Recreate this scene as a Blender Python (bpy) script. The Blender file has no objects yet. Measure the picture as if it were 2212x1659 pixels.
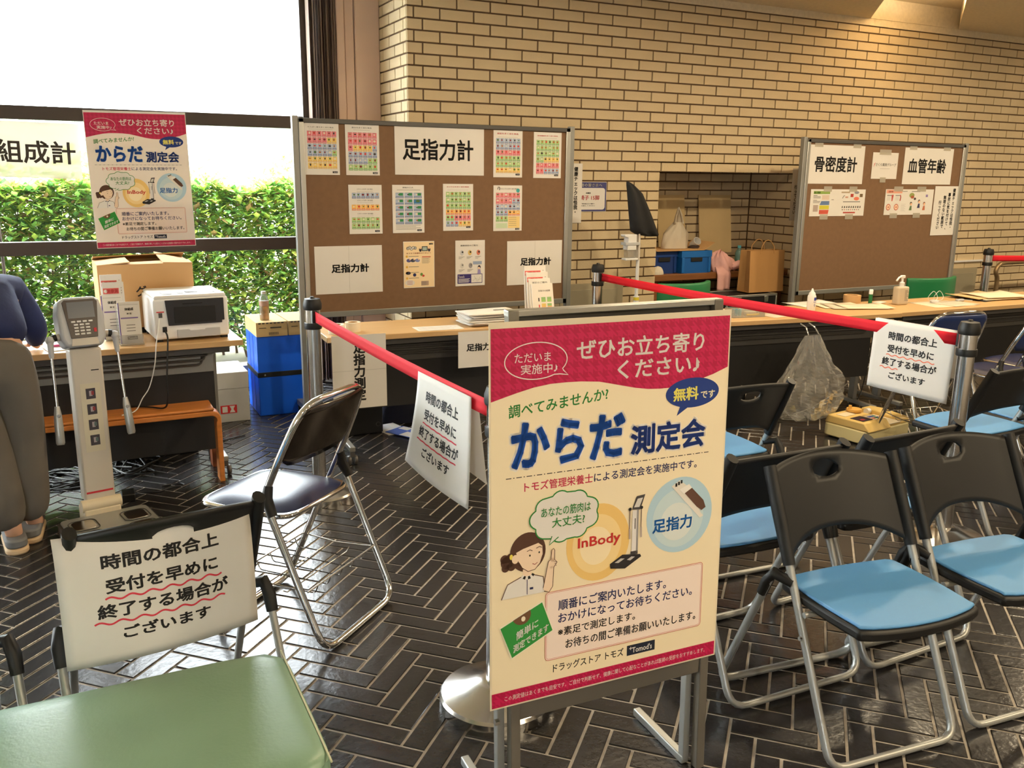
import bpy, bmesh, math, random
import numpy as np
from mathutils import Vector, Matrix
PI = math.pi
random.seed(7)
rng = np.random.default_rng(7)
sc = bpy.context.scene
COL = sc.collection

# ------------------------------------------------------------------ camera, sky, lamps, exposure
cam_d = bpy.data.cameras.new('camera')
cam_d.sensor_width = 36.0
cam_d.lens = 36.0 * 1896.27 / 2212.0
cam_d.clip_start = 0.05
cam_d.clip_end = 200
cam = bpy.data.objects.new('camera', cam_d)
COL.objects.link(cam)
sc.camera = cam
yaw, pit, rol = math.radians(26.64), math.radians(-13.261), math.radians(0.6376)
fw = Vector((math.sin(yaw) * math.cos(pit), math.cos(yaw) * math.cos(pit), math.sin(pit)))
rt = Vector((math.cos(yaw), -math.sin(yaw), 0))
up = rt.cross(fw)
r2 = rt * math.cos(rol) + up * math.sin(rol)
u2 = -rt * math.sin(rol) + up * math.cos(rol)
mw = Matrix((r2, u2, -fw)).transposed().to_4x4()
mw.translation = Vector((0, 0, 1.46))
cam.matrix_world = mw

world = bpy.data.worlds.new('sky')
sc.world = world
world.use_nodes = True
bg = world.node_tree.nodes['Background']
bg.inputs[0].default_value = (0.93, 0.97, 1.0, 1)
bg.inputs[1].default_value = 13.0

def area_lamp(name, loc, size, power, color, rot=(0, 0, 0), sy=None, spread=None):
    d = bpy.data.lights.new(name, 'AREA')
    d.energy = power
    d.color = color
    d.shape = 'RECTANGLE' if sy else 'DISK'
    d.size = size
    if sy:
        d.size_y = sy
    if spread:
        d.spread = spread
    o = bpy.data.objects.new(name, d)
    o.location = loc
    o.rotation_euler = rot
    COL.objects.link(o)
    return o

WARM = (1.0, 0.80, 0.52)
# recessed warm downlights of the hall (their housings are built with the ceiling)
DOWNLIGHTS = [(2.6, 3.4), (4.6, 3.4), (6.6, 3.4), (8.6, 3.4), (2.6, 0.2), (4.6, 0.2), (6.6, 0.2), (0.4, -1.4), (2.6, -1.8)]
for x, y in DOWNLIGHTS:
    area_lamp('downlight_lamp', (x, y, 2.725), 0.16, 24, WARM)
area_lamp('recess_fill_lamp', (6.1, 5.0, 2.775), 0.35, 7, WARM, (PI, 0, 0))  # unseen upward lamp added to brighten the ceiling recess

sc.view_settings.view_transform = 'Standard'
sc.view_settings.look = 'None'
sc.view_settings.gamma = 1.0
sc.view_settings.use_curve_mapping = False
sc.view_settings.exposure = 0.85
sc.cycles.max_bounces = 8
sc.cycles.diffuse_bounces = 4
sc.cycles.glossy_bounces = 4
sc.cycles.transparent_max_bounces = 24
sc.cycles.use_denoising = True
sc.cycles.sample_clamp_indirect = 6.0
sc.cycles.caustics_reflective = False
sc.cycles.caustics_refractive = False

# ------------------------------------------------------------------ materials
MATS = {}
def lin(c):
    return tuple(((v / 255) / 12.92 if v / 255 <= 0.04045 else ((v / 255 + 0.055) / 1.055) ** 2.4) for v in c)

def mat(name, rgb, rough=0.6, metal=0.0, var=0.0, vscale=8.0, bump=0.0, bscale=60.0, spec=0.5, coat=0.0, transl=0.0, stretch=None):
    """rgb 0-255 (sRGB). var: noise driven tone variation; bump: fine relief; transl: share of light let through (paper, leaves)."""
    if name in MATS:
        return MATS[name]
    m = bpy.data.materials.new(name)
    m.use_nodes = True
    nt = m.node_tree
    b = nt.nodes['Principled BSDF']
    c = lin(rgb)
    b.inputs['Base Color'].default_value = (*c, 1)
    b.inputs['Roughness'].default_value = rough
    b.inputs['Metallic'].default_value = metal
    b.inputs['Specular IOR Level'].default_value = spec
    b.inputs['Coat Weight'].default_value = coat
    tc = None
    def coords():
        nonlocal tc
        if tc is None:
            g = nt.nodes.new('ShaderNodeTexCoord')
            mp = nt.nodes.new('ShaderNodeMapping')
            if stretch:
                mp.inputs['Scale'].default_value = stretch
            nt.links.new(g.outputs['Object'], mp.inputs['Vector'])
            tc = mp.outputs['Vector']
        return tc
    if var > 0:
        n = nt.nodes.new('ShaderNodeTexNoise')
        n.inputs['Scale'].default_value = vscale
        n.inputs['Detail'].default_value = 5
        nt.links.new(coords(), n.inputs['Vector'])
        r = nt.nodes.new('ShaderNodeValToRGB')
        r.color_ramp.elements[0].position = 0.3
        r.color_ramp.elements[1].position = 0.7
        r.color_ramp.elements[0].color = (*[v * (1 - var) for v in c], 1)
        r.color_ramp.elements[1].color = (*[min(1, v * (1 + var)) for v in c], 1)
        nt.links.new(n.outputs['Fac'], r.inputs['Fac'])
        nt.links.new(r.outputs['Color'], b.inputs['Base Color'])
    if bump > 0:
        n2 = nt.nodes.new('ShaderNodeTexNoise')
        n2.inputs['Scale'].default_value = bscale
        n2.inputs['Detail'].default_value = 4
        nt.links.new(coords(), n2.inputs['Vector'])
        bp = nt.nodes.new('ShaderNodeBump')
        bp.inputs['Strength'].default_value = bump
        bp.inputs['Distance'].default_value = 0.01
        nt.links.new(n2.outputs['Fac'], bp.inputs['Height'])
        nt.links.new(bp.outputs['Normal'], b.inputs['Normal'])
    if transl > 0:
        t = nt.nodes.new('ShaderNodeBsdfTranslucent')
        t.inputs['Color'].default_value = (*c, 1)
        mx = nt.nodes.new('ShaderNodeMixShader')
        mx.inputs[0].default_value = transl
        out = nt.nodes['Material Output']
        nt.links.new(b.outputs[0], mx.inputs[1])
        nt.links.new(t.outputs[0], mx.inputs[2])
        nt.links.new(mx.outputs[0], out.inputs['Surface'])
    MATS[name] = m
    return m

def clear_mat(name, rgb, alpha=0.9, rough=0.02, gloss=0.08):
    """thin clear sheet: lets light straight through, with a little mirror reflection"""
    if name in MATS:
        return MATS[name]
    m = bpy.data.materials.new(name)
    m.use_nodes = True
    nt = m.node_tree
    nt.nodes.remove(nt.nodes['Principled BSDF'])
    out = nt.nodes['Material Output']
    t = nt.nodes.new('ShaderNodeBsdfTransparent')
    t.inputs['Color'].default_value = (*lin(rgb), 1)
    g = nt.nodes.new('ShaderNodeBsdfGlossy')
    g.inputs['Roughness'].default_value = rough
    lw = nt.nodes.new('ShaderNodeLayerWeight')
    lw.inputs['Blend'].default_value = 0.25
    mul = nt.nodes.new('ShaderNodeMath')
    mul.operation = 'MULTIPLY_ADD'
    mul.inputs[1].default_value = 0.35
    mul.inputs[2].default_value = gloss
    nt.links.new(lw.outputs['Fresnel'], mul.inputs[0])
    d = nt.nodes.new('ShaderNodeBsdfDiffuse')
    d.inputs['Color'].default_value = (*lin(rgb), 1)
    m1 = nt.nodes.new('ShaderNodeMixShader')
    m1.inputs[0].default_value = 1 - alpha
    nt.links.new(t.outputs[0], m1.inputs[1])
    nt.links.new(d.outputs[0], m1.inputs[2])
    mx = nt.nodes.new('ShaderNodeMixShader')
    nt.links.new(mul.outputs[0], mx.inputs[0])
    nt.links.new(m1.outputs[0], mx.inputs[1])
    nt.links.new(g.outputs[0], mx.inputs[2])
    nt.links.new(mx.outputs[0], out.inputs['Surface'])
    MATS[name] = m
    return m

M_BRICK = mat('brick_cream', (206, 186, 150), 0.75, var=0.10, vscale=2.2, bump=0.15, bscale=90)
M_MORTAR = mat('mortar_brown', (96, 74, 54), 0.9, var=0.15, vscale=20)
M_TILE = mat('floor_tile_charcoal', (44, 43, 45), 0.22, var=0.16, vscale=6, bump=0.10, bscale=45)
M_GROUT = mat('grout_grey', (168, 160, 150), 0.85, var=0.2, vscale=25)
M_PLASTER = mat('plaster_beige', (222, 206, 176), 0.9, var=0.06, vscale=40, bump=0.2, bscale=200)
M_WALLP = mat('wall_paint', (214, 208, 196), 0.9)
M_BROWN = mat('frame_brown_metal', (70, 60, 54), 0.45, metal=0.3)
M_GREYM = mat('grey_painted_metal', (150, 150, 146), 0.4, metal=0.5)
M_DKGREY = mat('dark_grey_metal', (86, 84, 82), 0.45, metal=0.4)
M_ALU = mat('aluminium', (196, 196, 192), 0.35, metal=0.9)
M_CHROME = mat('chrome', (225, 225, 225), 0.09, metal=1.0)
M_STEEL = mat('brushed_steel', (205, 203, 200), 0.2, metal=1.0)
M_BLACK = mat('black_plastic', (15, 15, 16), 0.5)
M_BLACKM = mat('black_matte', (18, 18, 19), 0.7)
M_SILVER = mat('silver_paint', (176, 178, 176), 0.4, metal=0.6)
M_BLUE = mat('blue_vinyl', (88, 150, 208), 0.5, var=0.04, vscale=6, bump=0.05, bscale=200)
M_NAVY = mat('navy_vinyl', (26, 38, 78), 0.32, bump=0.04, bscale=200)
M_GREENV = mat('green_vinyl', (128, 162, 138), 0.36, var=0.06, vscale=5, bump=0.06, bscale=120)
M_GREENC = mat('green_chair_vinyl', (30, 116, 70), 0.4)
M_FELT = mat('pinboard_felt', (124, 94, 68), 0.95, var=0.06, vscale=30, bump=0.1, bscale=400)
M_PAPER = mat('white_paper', (236, 232, 226), 0.85, transl=0.12, var=0.015, vscale=9)
M_PAPER2 = mat('poster_paper', (238, 226, 200), 0.55, transl=0.22)
M_INK = mat('black_ink', (22, 20, 22), 0.7)
M_GREYINK = mat('grey_ink', (120, 116, 112), 0.8)
M_LTINK = mat('pale_grey_ink', (190, 186, 180), 0.8)
M_MAPLE = mat('maple_laminate', (204, 166, 116), 0.38, var=0.05, vscale=3, stretch=(1, 14, 1))
M_PANELBLK = mat('black_panel', (28, 27, 28), 0.6)
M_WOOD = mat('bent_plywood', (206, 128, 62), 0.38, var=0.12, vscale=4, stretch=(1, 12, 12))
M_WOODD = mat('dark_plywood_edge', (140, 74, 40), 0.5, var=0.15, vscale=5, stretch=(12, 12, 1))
M_SHELFW = mat('oak_shelf', (132, 84, 44), 0.5, var=0.2, vscale=4, stretch=(1, 12, 12))
M_CARD = mat('cardboard', (200, 158, 108), 0.85, var=0.05, vscale=4)
M_CARDL = mat('cardboard_light', (206, 180, 132), 0.85, var=0.05, vscale=4)
M_KRAFT = mat('kraft_paper', (182, 136, 82), 0.8, var=0.06, vscale=4, bump=0.25, bscale=14)
M_WHITEP = mat('white_plastic', (228, 228, 228), 0.35)
M_IVORY = mat('ivory_plastic', (226, 212, 184), 0.45)
M_BEIGEP = mat('beige_plastic', (208, 200, 188), 0.45)
M_LTGREY = mat('light_grey_plastic', (186, 188, 192), 0.4)
M_BLUEP = mat('blue_plastic', (12, 96, 236), 0.4)
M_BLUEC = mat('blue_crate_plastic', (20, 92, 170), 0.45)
M_BLUE_SHADED = mat('blue_crate_shaded', (14, 50, 116), 0.5)  # same blue crate plastic, the niche corner's shade put into the colour
M_RED = mat('red_webbing', (228, 16, 40), 0.75, bump=0.1, bscale=500, transl=0.1)
M_REDINK = mat('red_ink', (206, 56, 66), 0.7)
M_REDMK = mat('red_marker', (216, 60, 80), 0.7)
M_ORMK = mat('orange_marker', (240, 120, 90), 0.7)
M_NAVYINK = mat('navy_ink', (32, 40, 96), 0.7)
M_MAGENTA = None
M_GLASS = clear_mat('window_glass', (248, 252, 252), 0.985, 0.01, 0.02)
M_CLEAR = clear_mat('clear_plastic', (238, 238, 236), 0.82, 0.12, 0.10)
M_CLEARB = clear_mat('clear_bottle', (225, 238, 240), 0.80, 0.05, 0.08)
M_TAPE = clear_mat('clear_tape', (228, 222, 206), 0.55, 0.3, 0.05)
M_LEAFS = [mat('leaf_yellow_green', (190, 212, 96), 0.6, transl=0.5), mat('leaf_green', (136, 184, 88), 0.6, transl=0.45),
           mat('leaf_dark_green', (84, 132, 66), 0.6, transl=0.35), mat('leaf_brown', (172, 140, 92), 0.8, transl=0.3)]
M_TWIG = mat('twig', (122, 98, 72), 0.9)

def magenta():
    """printed houndstooth: two pinks in a small woven check"""
    m = bpy.data.materials.new('magenta_print')
    m.use_nodes = True
    nt = m.node_tree
    b = nt.nodes['Principled BSDF']
    b.inputs['Roughness'].default_value = 0.55
    g = nt.nodes.new('ShaderNodeTexCoord')
    sp = nt.nodes.new('ShaderNodeSeparateXYZ')
    nt.links.new(g.outputs['Object'], sp.inputs[0])
    def math_(op, a, bv=None):
        n = nt.nodes.new('ShaderNodeMath')
        n.operation = op
        for i, v in enumerate((a, bv)):
            if v is None:
                continue
            if isinstance(v, (int, float)):
                n.inputs[i].default_value = v
            else:
                nt.links.new(v, n.inputs[i])
        return n.outputs[0]
    S = 42.0
    x = math_('MULTIPLY', sp.outputs['X'], S)
    y = math_('MULTIPLY', sp.outputs['Z'], S)
    fx = math_('GREATER_THAN', math_('FRACT', x), 0.5)
    fy = math_('GREATER_THAN', math_('FRACT', y), 0.5)
    dg = math_('GREATER_THAN', math_('FRACT', math_('MULTIPLY', math_('ADD', x, y), 2.0)), 0.5)
    same = math_('COMPARE', fx, fy)
    nt.nodes[-1].inputs[2].default_value = 0.1
    sol = math_('MULTIPLY', same, fx)
    mixd = math_('MULTIPLY', math_('SUBTRACT', 1.0, same), dg)
    f = math_('ADD', sol, mixd)
    mx = nt.nodes.new('ShaderNodeMix')
    mx.data_type = 'RGBA'
    mx.inputs['A'].default_value = (*lin((176, 10, 66)), 1)
    mx.inputs['B'].default_value = (*lin((196, 24, 82)), 1)
    nt.links.new(f, mx.inputs['Factor'])
    nt.links.new(mx.outputs['Result'], b.inputs['Base Color'])
    return m
M_MAGENTA = magenta()

# ------------------------------------------------------------------ objects
def link(o, parent=None):
    COL.objects.link(o)
    if parent is not None:
        o.parent = parent
    return o

def tag(o, label=None, cat=None, group=None, kind=None):
    if label:
        o['label'] = label
    if cat:
        o['category'] = cat
    if group:
        o['group'] = group
    if kind:
        o['kind'] = kind
    return o

def thing(name, label, cat, loc=(0, 0, 0), rz=0.0, group=None):
    o = bpy.data.objects.new(name, None)
    o.empty_display_size = 0.1
    o.location = loc
    o.rotation_euler = (0, 0, rz)
    link(o)
    return tag(o, label, cat, group)

def dup(root, loc=None, rz=None, label=None, group=None, rot=None):
    def cp(o, par):
        c = o.copy()
        COL.objects.link(c)
        if par is not None:
            c.parent = par
            c.matrix_parent_inverse = o.matrix_parent_inverse
        for ch in list(o.children):
            cp(ch, c)
        return c
    r = cp(root, None)
    if loc is not None:
        r.location = loc
    if rz is not None:
        r.rotation_euler = (0, 0, rz)
    if rot is not None:
        r.rotation_euler = rot
    if label:
        r['label'] = label
    if group:
        r['group'] = group
    return r

class MB:
    """collects shapes into one mesh"""
    def __init__(s):
        s.v, s.f, s.m, s.mats = [], [], [], []
        s.cur = 0
    def use(s, material):
        if material not in s.mats:
            s.mats.append(material)
        s.cur = s.mats.index(material)
        return s
    def add(s, vs, fs, M=None):
        o = len(s.v)
        if M is not None:
            vs = [tuple(M @ Vector(p)) for p in vs]
        s.v += [tuple(p) for p in vs]
        s.f += [tuple(i + o for i in f) for f in fs]
        s.m += [s.cur] * len(fs)
        return s
    def box(s, a, b, M=None):
        x0, y0, z0 = a
        x1, y1, z1 = b
        vs = [(x0, y0, z0), (x1, y0, z0), (x1, y1, z0), (x0, y1, z0), (x0, y0, z1), (x1, y0, z1), (x1, y1, z1), (x0, y1, z1)]
        return s.add(vs, [(0, 3, 2, 1), (4, 5, 6, 7), (0, 1, 5, 4), (1, 2, 6, 5), (2, 3, 7, 6), (3, 0, 4, 7)], M)
    def quad(s, a, b, c, d):
        return s.add([a, b, c, d], [(0, 1, 2, 3)])
    def bar(s, p, q, w, h, upv=(0, 0, 1)):
        """rectangular bar from p to q, w across, h along upv"""
        p, q = Vector(p), Vector(q)
        d = (q - p).normalized()
        u = Vector(upv)
        if abs(d.dot(u)) > 0.98:
            u = Vector((0, 1, 0))
        sx = d.cross(u).normalized()
        uy = sx.cross(d).normalized()
        vs = []
        for c in (p, q):
            for i, j in ((-1, -1), (1, -1), (1, 1), (-1, 1)):
                vs.append(c + sx * i * w / 2 + uy * j * h / 2)
        return s.add(vs, [(3, 2, 1, 0), (4, 5, 6, 7), (0, 1, 5, 4), (1, 2, 6, 5), (2, 3, 7, 6), (3, 0, 4, 7)])
    def tube(s, pts, r, n=10, closed=False, caps=True, flat=None):
        """round tube through pts (r may be a list); flat=(a,b) gives an oval section"""
        P = [Vector(p) for p in pts]
        k = len(P)
        rs = r if isinstance(r, (list, tuple)) else [r] * k
        T = []
        for i in range(k):
            a = P[(i - 1) % k] if (closed or i > 0) else P[i]
            b = P[(i + 1) % k] if (closed or i < k - 1) else P[i]
            t = (b - a)
            T.append(t.normalized() if t.length > 1e-9 else Vector((0, 0, 1)))
        u = Vector((0, 0, 1)) if abs(T[0].z) < 0.9 else Vector((0, 1, 0))
        u = (u - T[0] * u.dot(T[0])).normalized()
        vs = []
        for i in range(k):
            if i:
                u = u - T[i] * u.dot(T[i])
                u = u.normalized() if u.length > 1e-6 else T[i].orthogonal().normalized()
            w = T[i].cross(u)
            for j in range(n):
                a = 2 * PI * j / n
                ca, sa = math.cos(a), math.sin(a)
                if flat:
                    ca *= flat[0]
                    sa *= flat[1]
                vs.append(P[i] + u * (ca * rs[i]) + w * (sa * rs[i]))
        fs = []
        for i in range(k if closed else k - 1):
            for j in range(n):
                a, b = i * n + j, i * n + (j + 1) % n
                c, d = ((i + 1) % k) * n + (j + 1) % n, ((i + 1) % k) * n + j
                fs.append((a, b, c, d))
        if caps and not closed:
            fs.append(tuple(reversed(range(n))))
            fs.append(tuple((k - 1) * n + j for j in range(n)))
        return s.add(vs, fs)
    def lathe(s, prof, n=24, c=(0, 0, 0), M=None):
        """prof: list of (r, z)"""
        vs, fs = [], []
        for r, z in prof:
            for j in range(n):
                a = 2 * PI * j / n
                vs.append((c[0] + r * math.cos(a), c[1] + r * math.sin(a), c[2] + z))
        for i in range(len(prof) - 1):
            for j in range(n):
                fs.append((i * n + j, i * n + (j + 1) % n, (i + 1) * n + (j + 1) % n, (i + 1) * n + j))
        if prof[0][0] > 1e-5:
            fs.append(tuple(reversed(range(n))))
        if prof[-1][0] > 1e-5:
            fs.append(tuple((len(prof) - 1) * n + j for j in range(n)))
        return s.add(vs, fs, M)
    def prism(s, poly, a, b, axis='z', M=None):
        """poly of 2-D points extruded from a to b along axis (x: poly=(y,z); y: poly=(x,z); z: poly=(x,y))"""
        def P(p, t):
            return {'x': (t, p[0], p[1]), 'y': (p[0], t, p[1]), 'z': (p[0], p[1], t)}[axis]
        n = len(poly)
        vs = [P(p, a) for p in poly] + [P(p, b) for p in poly]
        fs = [tuple(range(n)), tuple(range(2 * n - 1, n - 1, -1))]
        fs += [(i, i + n, (i + 1) % n + n, (i + 1) % n) for i in range(n)]
        return s.add(vs, fs, M)
    def grid(s, fn, nu, nv, closed_u=False):
        vs = [fn(i / (nu if closed_u else nu), j / nv) for j in range(nv + 1) for i in range(nu + (0 if closed_u else 1))]
        w = nu if closed_u else nu + 1
        fs = []
        for j in range(nv):
            for i in range(nu):
                i2 = (i + 1) % w
                fs.append((j * w + i, j * w + i2, (j + 1) * w + i2, (j + 1) * w + i))
        return s.add(vs, fs)
    def mesh(s, name, mats=None):
        me = bpy.data.meshes.new(name)
        me.from_pydata(s.v, [], s.f)
        for mm in (s.mats or ([mats] if not isinstance(mats, (list, tuple)) else mats)):
            if mm:
                me.materials.append(mm)
        if s.mats:
            me.polygons.foreach_set('material_index', s.m)
        me.update()
        return me
    def build(s, name, material=None, parent=None, smooth=None, bevel=0.0, seg=2, fix=True, solid=0.0, sub=0):
        me = s.mesh(name, material)
        if fix:
            bm = bmesh.new()
            bm.from_mesh(me)
            bmesh.ops.recalc_face_normals(bm, faces=bm.faces)
            bm.to_mesh(me)
            bm.free()
        if smooth is not None:
            me.polygons.foreach_set('use_smooth', [True] * len(me.polygons))
            if smooth < 179:
                me.set_sharp_from_angle(angle=math.radians(smooth))
        o = bpy.data.objects.new(name, me)
        link(o, parent)
        if solid:
            md = o.modifiers.new('solid', 'SOLIDIFY')
            md.thickness = solid
            md.offset = 0
        if sub:
            md = o.modifiers.new('sub', 'SUBSURF')
            md.levels = sub
            md.render_levels = sub
        if bevel > 0:
            md = o.modifiers.new('bevel', 'BEVEL')
            md.width = bevel
            md.segments = seg
            md.limit_method = 'ANGLE'
            md.angle_limit = math.radians(40)
            if smooth is None:
                me.polygons.foreach_set('use_smooth', [True] * len(me.polygons))
                me.set_sharp_from_angle(angle=math.radians(50))
        return o

def arc(c, r, a0, a1, n, plane='xz', y=0.0):
    out = []
    for i in range(n + 1):
        a = math.radians(a0 + (a1 - a0) * i / n)
        out.append((c[0] + r * math.cos(a), c[1] + r * math.sin(a)))
    return out

def rrect(x0, y0, x1, y1, r, n=4):
    return (arc((x1 - r, y1 - r), r, 0, 90, n) + arc((x0 + r, y1 - r), r, 90, 180, n)
            + arc((x0 + r, y0 + r), r, 180, 270, n) + arc((x1 - r, y0 + r), r, 270, 360, n))

def fillet(pts, r, n=5):
    """round the inner corners of a 3-D polyline"""
    P = [Vector(p) for p in pts]
    out = [P[0]]
    for i in range(1, len(P) - 1):
        a, b, c = P[i - 1], P[i], P[i + 1]
        d1, d2 = (a - b), (c - b)
        l = min(r, d1.length * 0.48, d2.length * 0.48)
        p, q = b + d1.normalized() * l, b + d2.normalized() * l
        for k in range(n + 1):
            t = k / n
            out.append((1 - t) ** 2 * p + 2 * t * (1 - t) * b + t * t * q)
    out.append(P[-1])
    return out

# ------------------------------------------------------------------ printed sheets
_txt_cu = bpy.data.curves.new('glyphs', 'FONT')
_txt_ob = bpy.data.objects.new('glyphs', _txt_cu)
COL.objects.link(_txt_ob)
_txt_cache = {}
def glyphs(body, bold=0.0, res=2):
    """flat outlines of the default font; bold draws a band of that half width along every contour"""
    k = (body, bold, res)
    if k not in _txt_cache:
        _txt_cu.body = body
        _txt_cu.size = 1.0
        _txt_cu.resolution_u = res
        bpy.context.view_layer.update()
        me = _txt_ob.to_mesh()
        vs = [(v.co.x, v.co.y) for v in me.vertices]
        fs = [tuple(p.vertices) for p in me.polygons]
        if bold > 0:
            cnt = {}
            for f in fs:
                for i in range(len(f)):
                    e = (f[i], f[(i + 1) % len(f)])
                    q = (min(e), max(e))
                    cnt[q] = cnt.get(q, 0) + 1
            for (i, j), c in cnt.items():
                if c != 1:
                    continue
                x0, y0 = vs[i]
                x1, y1 = vs[j]
                l = math.hypot(x1 - x0, y1 - y0)
                if l < 1e-6:
                    continue
                ux, uy = (x1 - x0) / l * bold, (y1 - y0) / l * bold
                n = len(vs)
                e = 0.6
                vs += [(x0 - ux * e + uy, y0 - uy * e - ux), (x1 + ux * e + uy, y1 + uy * e - ux),
                       (x1 + ux * e - uy, y1 + uy * e + ux), (x0 - ux * e - uy, y0 - uy * e + ux)]
                fs.append((n, n + 1, n + 2, n + 3))
        _txt_ob.to_mesh_clear()
        _txt_cache[k] = (vs, fs)
    return _txt_cache[k]

class Sheet:
    """a printed sheet in its own plane: x right, z up from the lower left corner, print facing -Y"""
    def __init__(s, w, h):
        s.w, s.h = w, h
        s.mb = MB()
        s.seg = None
    def poly(s, pts, m, layer=1):
        s.mb.use(m).add([(p[0], -0.00035 * layer, p[1]) for p in pts], [tuple(range(len(pts)))])
        return s
    def rect(s, x0, y0, x1, y1, m, layer=1):
        return s.poly([(x0, y0), (x1, y0), (x1, y1), (x0, y1)], m, layer)
    def ell(s, cx, cy, rx, ry, m, layer=1, n=28):
        return s.poly([(cx + rx * math.cos(2 * PI * i / n), cy + ry * math.sin(2 * PI * i / n)) for i in range(n)], m, layer)
    def stroke(s, pts, w, m, layer=2, closed=False):
        P = [Vector((p[0], p[1], 0)) for p in pts]
        k = len(P)
        L, R = [], []
        for i in range(k):
            a = P[(i - 1) % k] if (closed or i) else P[i]
            b = P[(i + 1) % k] if (closed or i < k - 1) else P[i]
            d = (b - a)
            d = d.normalized() if d.length > 1e-9 else Vector((1, 0, 0))
            nn = Vector((-d.y, d.x, 0)) * w / 2
            L.append(P[i] + nn)
            R.append(P[i] - nn)
        vs = [(p.x, -0.00035 * layer, p.y) for p in L + R]
        fs = [(i, (i + 1) % k, (i + 1) % k + k, i + k) for i in range(k if closed else k - 1)]
        s.mb.use(m).add(vs, fs)
        return s
    def text(s, body, x0, y0, x1, y1, m, bold=0.015, layer=2, tilt=0.0, res=2):
        """lettering fitted to the box; tilt raises the right end by that much"""
        vs, fs = glyphs(body, bold, res)
        if not vs:
            return s
        a = np.array(vs)
        mn, mx = a.min(0), a.max(0)
        d = np.maximum(mx - mn, 1e-6)
        t = (a - mn) / d
        out = [(x0 + p[0] * (x1 - x0), -0.00035 * layer, y0 + p[1] * (y1 - y0) + tilt * p[0]) for p in t]
        s.mb.use(m).add(out, fs)
        return s
    def vtext(s, body, xc, ytop, size, m, bold=0.03, pitch=1.08, layer=2):
        y = ytop
        for ch in body:
            vs, fs = glyphs(ch, bold)
            if vs:
                a = np.array(vs)
                c0 = np.array([0.5, 0.38])
                o = [(xc + (p[0] - c0[0]) * size, -0.00035 * layer, y - size / 2 + (p[1] - c0[1]) * size) for p in a]
                s.mb.use(m).add(o, fs)
            y -= size * pitch
        return s
    def build(s, name, label, cat, paper=None, parent=None, warp=None, M=None, group=None, nu=1, nv=1, thick=0.0008, ink='lettering'):
        """warp maps (x, depth, z) to local space; M places the sheet in the world"""
        paper = paper or M_PAPER
        b = MB()
        w, h = s.w, s.h
        f = warp or (lambda p: p)
        b.grid(lambda u, v: f((u * w, 0.0, v * h)), nu, nv)
        o = b.build(name, paper, parent, smooth=179 if nu > 1 else None, fix=False)
        md = o.modifiers.new('solid', 'SOLIDIFY')
        md.thickness = thick
        md.offset = -1
        if M is not None:
            o.matrix_world = M
        if parent is None or label:
            tag(o, label, cat, group)
        if s.mb.v:
            s.mb.v = [f(p) for p in s.mb.v]
            s.mb.build(ink, None, o, fix=False)
        return o

def place(x, y, z, rz=0.0, tilt=0.0, lean=0.0):
    """matrix: lower left corner of a sheet; tilt turns it in its own plane, lean tips the top back"""
    return Matrix.Translation((x, y, z)) @ Matrix.Rotation(rz, 4, 'Z') @ Matrix.Rotation(-lean, 4, 'X') @ Matrix.Rotation(-tilt, 4, 'Y')

# ------------------------------------------------------------------ setting
def struct(name, mb, material=None, parent=None, **k):
    o = mb.build(name, material, parent, **k)
    if parent is None:
        o['kind'] = 'structure'
    return o

def to_px(p):
    q = Vector(p) - Vector((0, 0, 1.46))
    z = q.dot(fw)
    if z < 0.1:
        return None
    return (1106 + 1896.27 * q.dot(r2) / z, 829.5 - 1896.27 * q.dot(u2) / z, z)

CZ = 2.755            # ceiling height
WY = 5.578            # mortar face of the brick wall
XW = 2.026            # left corner of the brick wall

# floor: grout bed with herringbone tiles laid at 45 degrees
floor = struct('floor', MB().box((-6, -5, -0.12), (10.2, 6.3, -0.0035)), M_GROUT)
TW, TL = 0.0698, 0.2325
def tile_mesh(l, w, d=0.0016, t=0.010):
    a, b = l / 2, w / 2
    vs = [(-a, -b, -t), (a, -b, -t), (a, b, -t), (-a, b, -t), (-a, -b, -d), (a, -b, -d), (a, b, -d), (-a, b, -d),
          (-a + d, -b + d, 0), (a - d, -b + d, 0), (a - d, b - d, 0), (-a + d, b - d, 0)]
    fs = []
    for o in (0, 4):
        fs += [(o + i, o + (i + 1) % 4, o + 4 + (i + 1) % 4, o + 4 + i) for i in range(4)]
    fs.append((8, 9, 10, 11))
    return vs, fs
tv, tf = tile_mesh(TL - 0.0085, TW - 0.0085)
tmesh = bpy.data.meshes.new('tile')
tmesh.from_pydata(tv, [], tf)
tmesh.materials.append(M_TILE)
slots = []
xt, yt = Vector((-1, 1, 0)) / math.sqrt(2), Vector((1, 1, 0)) / math.sqrt(2)
for n in range(-22, 30):
    for k in range(-30, 62):
        base = Vector((0.708 + n * TL * math.sqrt(2), 1.893, 0)) + (xt + yt) * (k * TW)
        for hv in (0, 1):
            if hv == 0:
                c, r = base + xt * TW / 2 + yt * TL / 2, PI / 4
            else:
                c, r = base + xt * (TW + TL / 2) + yt * TW / 2, -PI / 4
            if -2.6 < c.x < 9.8 and -0.6 < c.y < 6.15:
                slots.append((c, r + (PI if rng.random() < 0.5 else 0)))
def hidden(px, py):
    if 1050 < px < 1560 and 690 < py < 1480:
        return True
    return py > 1400 and px < 610 + (py - 1400) * 0.4
scored = []
for i, (c, r) in enumerate(slots):
    q = to_px(c)
    ok = q and 0 < q[0] < 2212 and 0 < q[1] < 1659 and not hidden(q[0], q[1])
    scored.append(((1.0 / q[2] ** 3) if ok else 0.0, i))
scored.sort(reverse=True)
single = {i for _, i in scored[:300]}
rest = MB().use(M_TILE)
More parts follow.
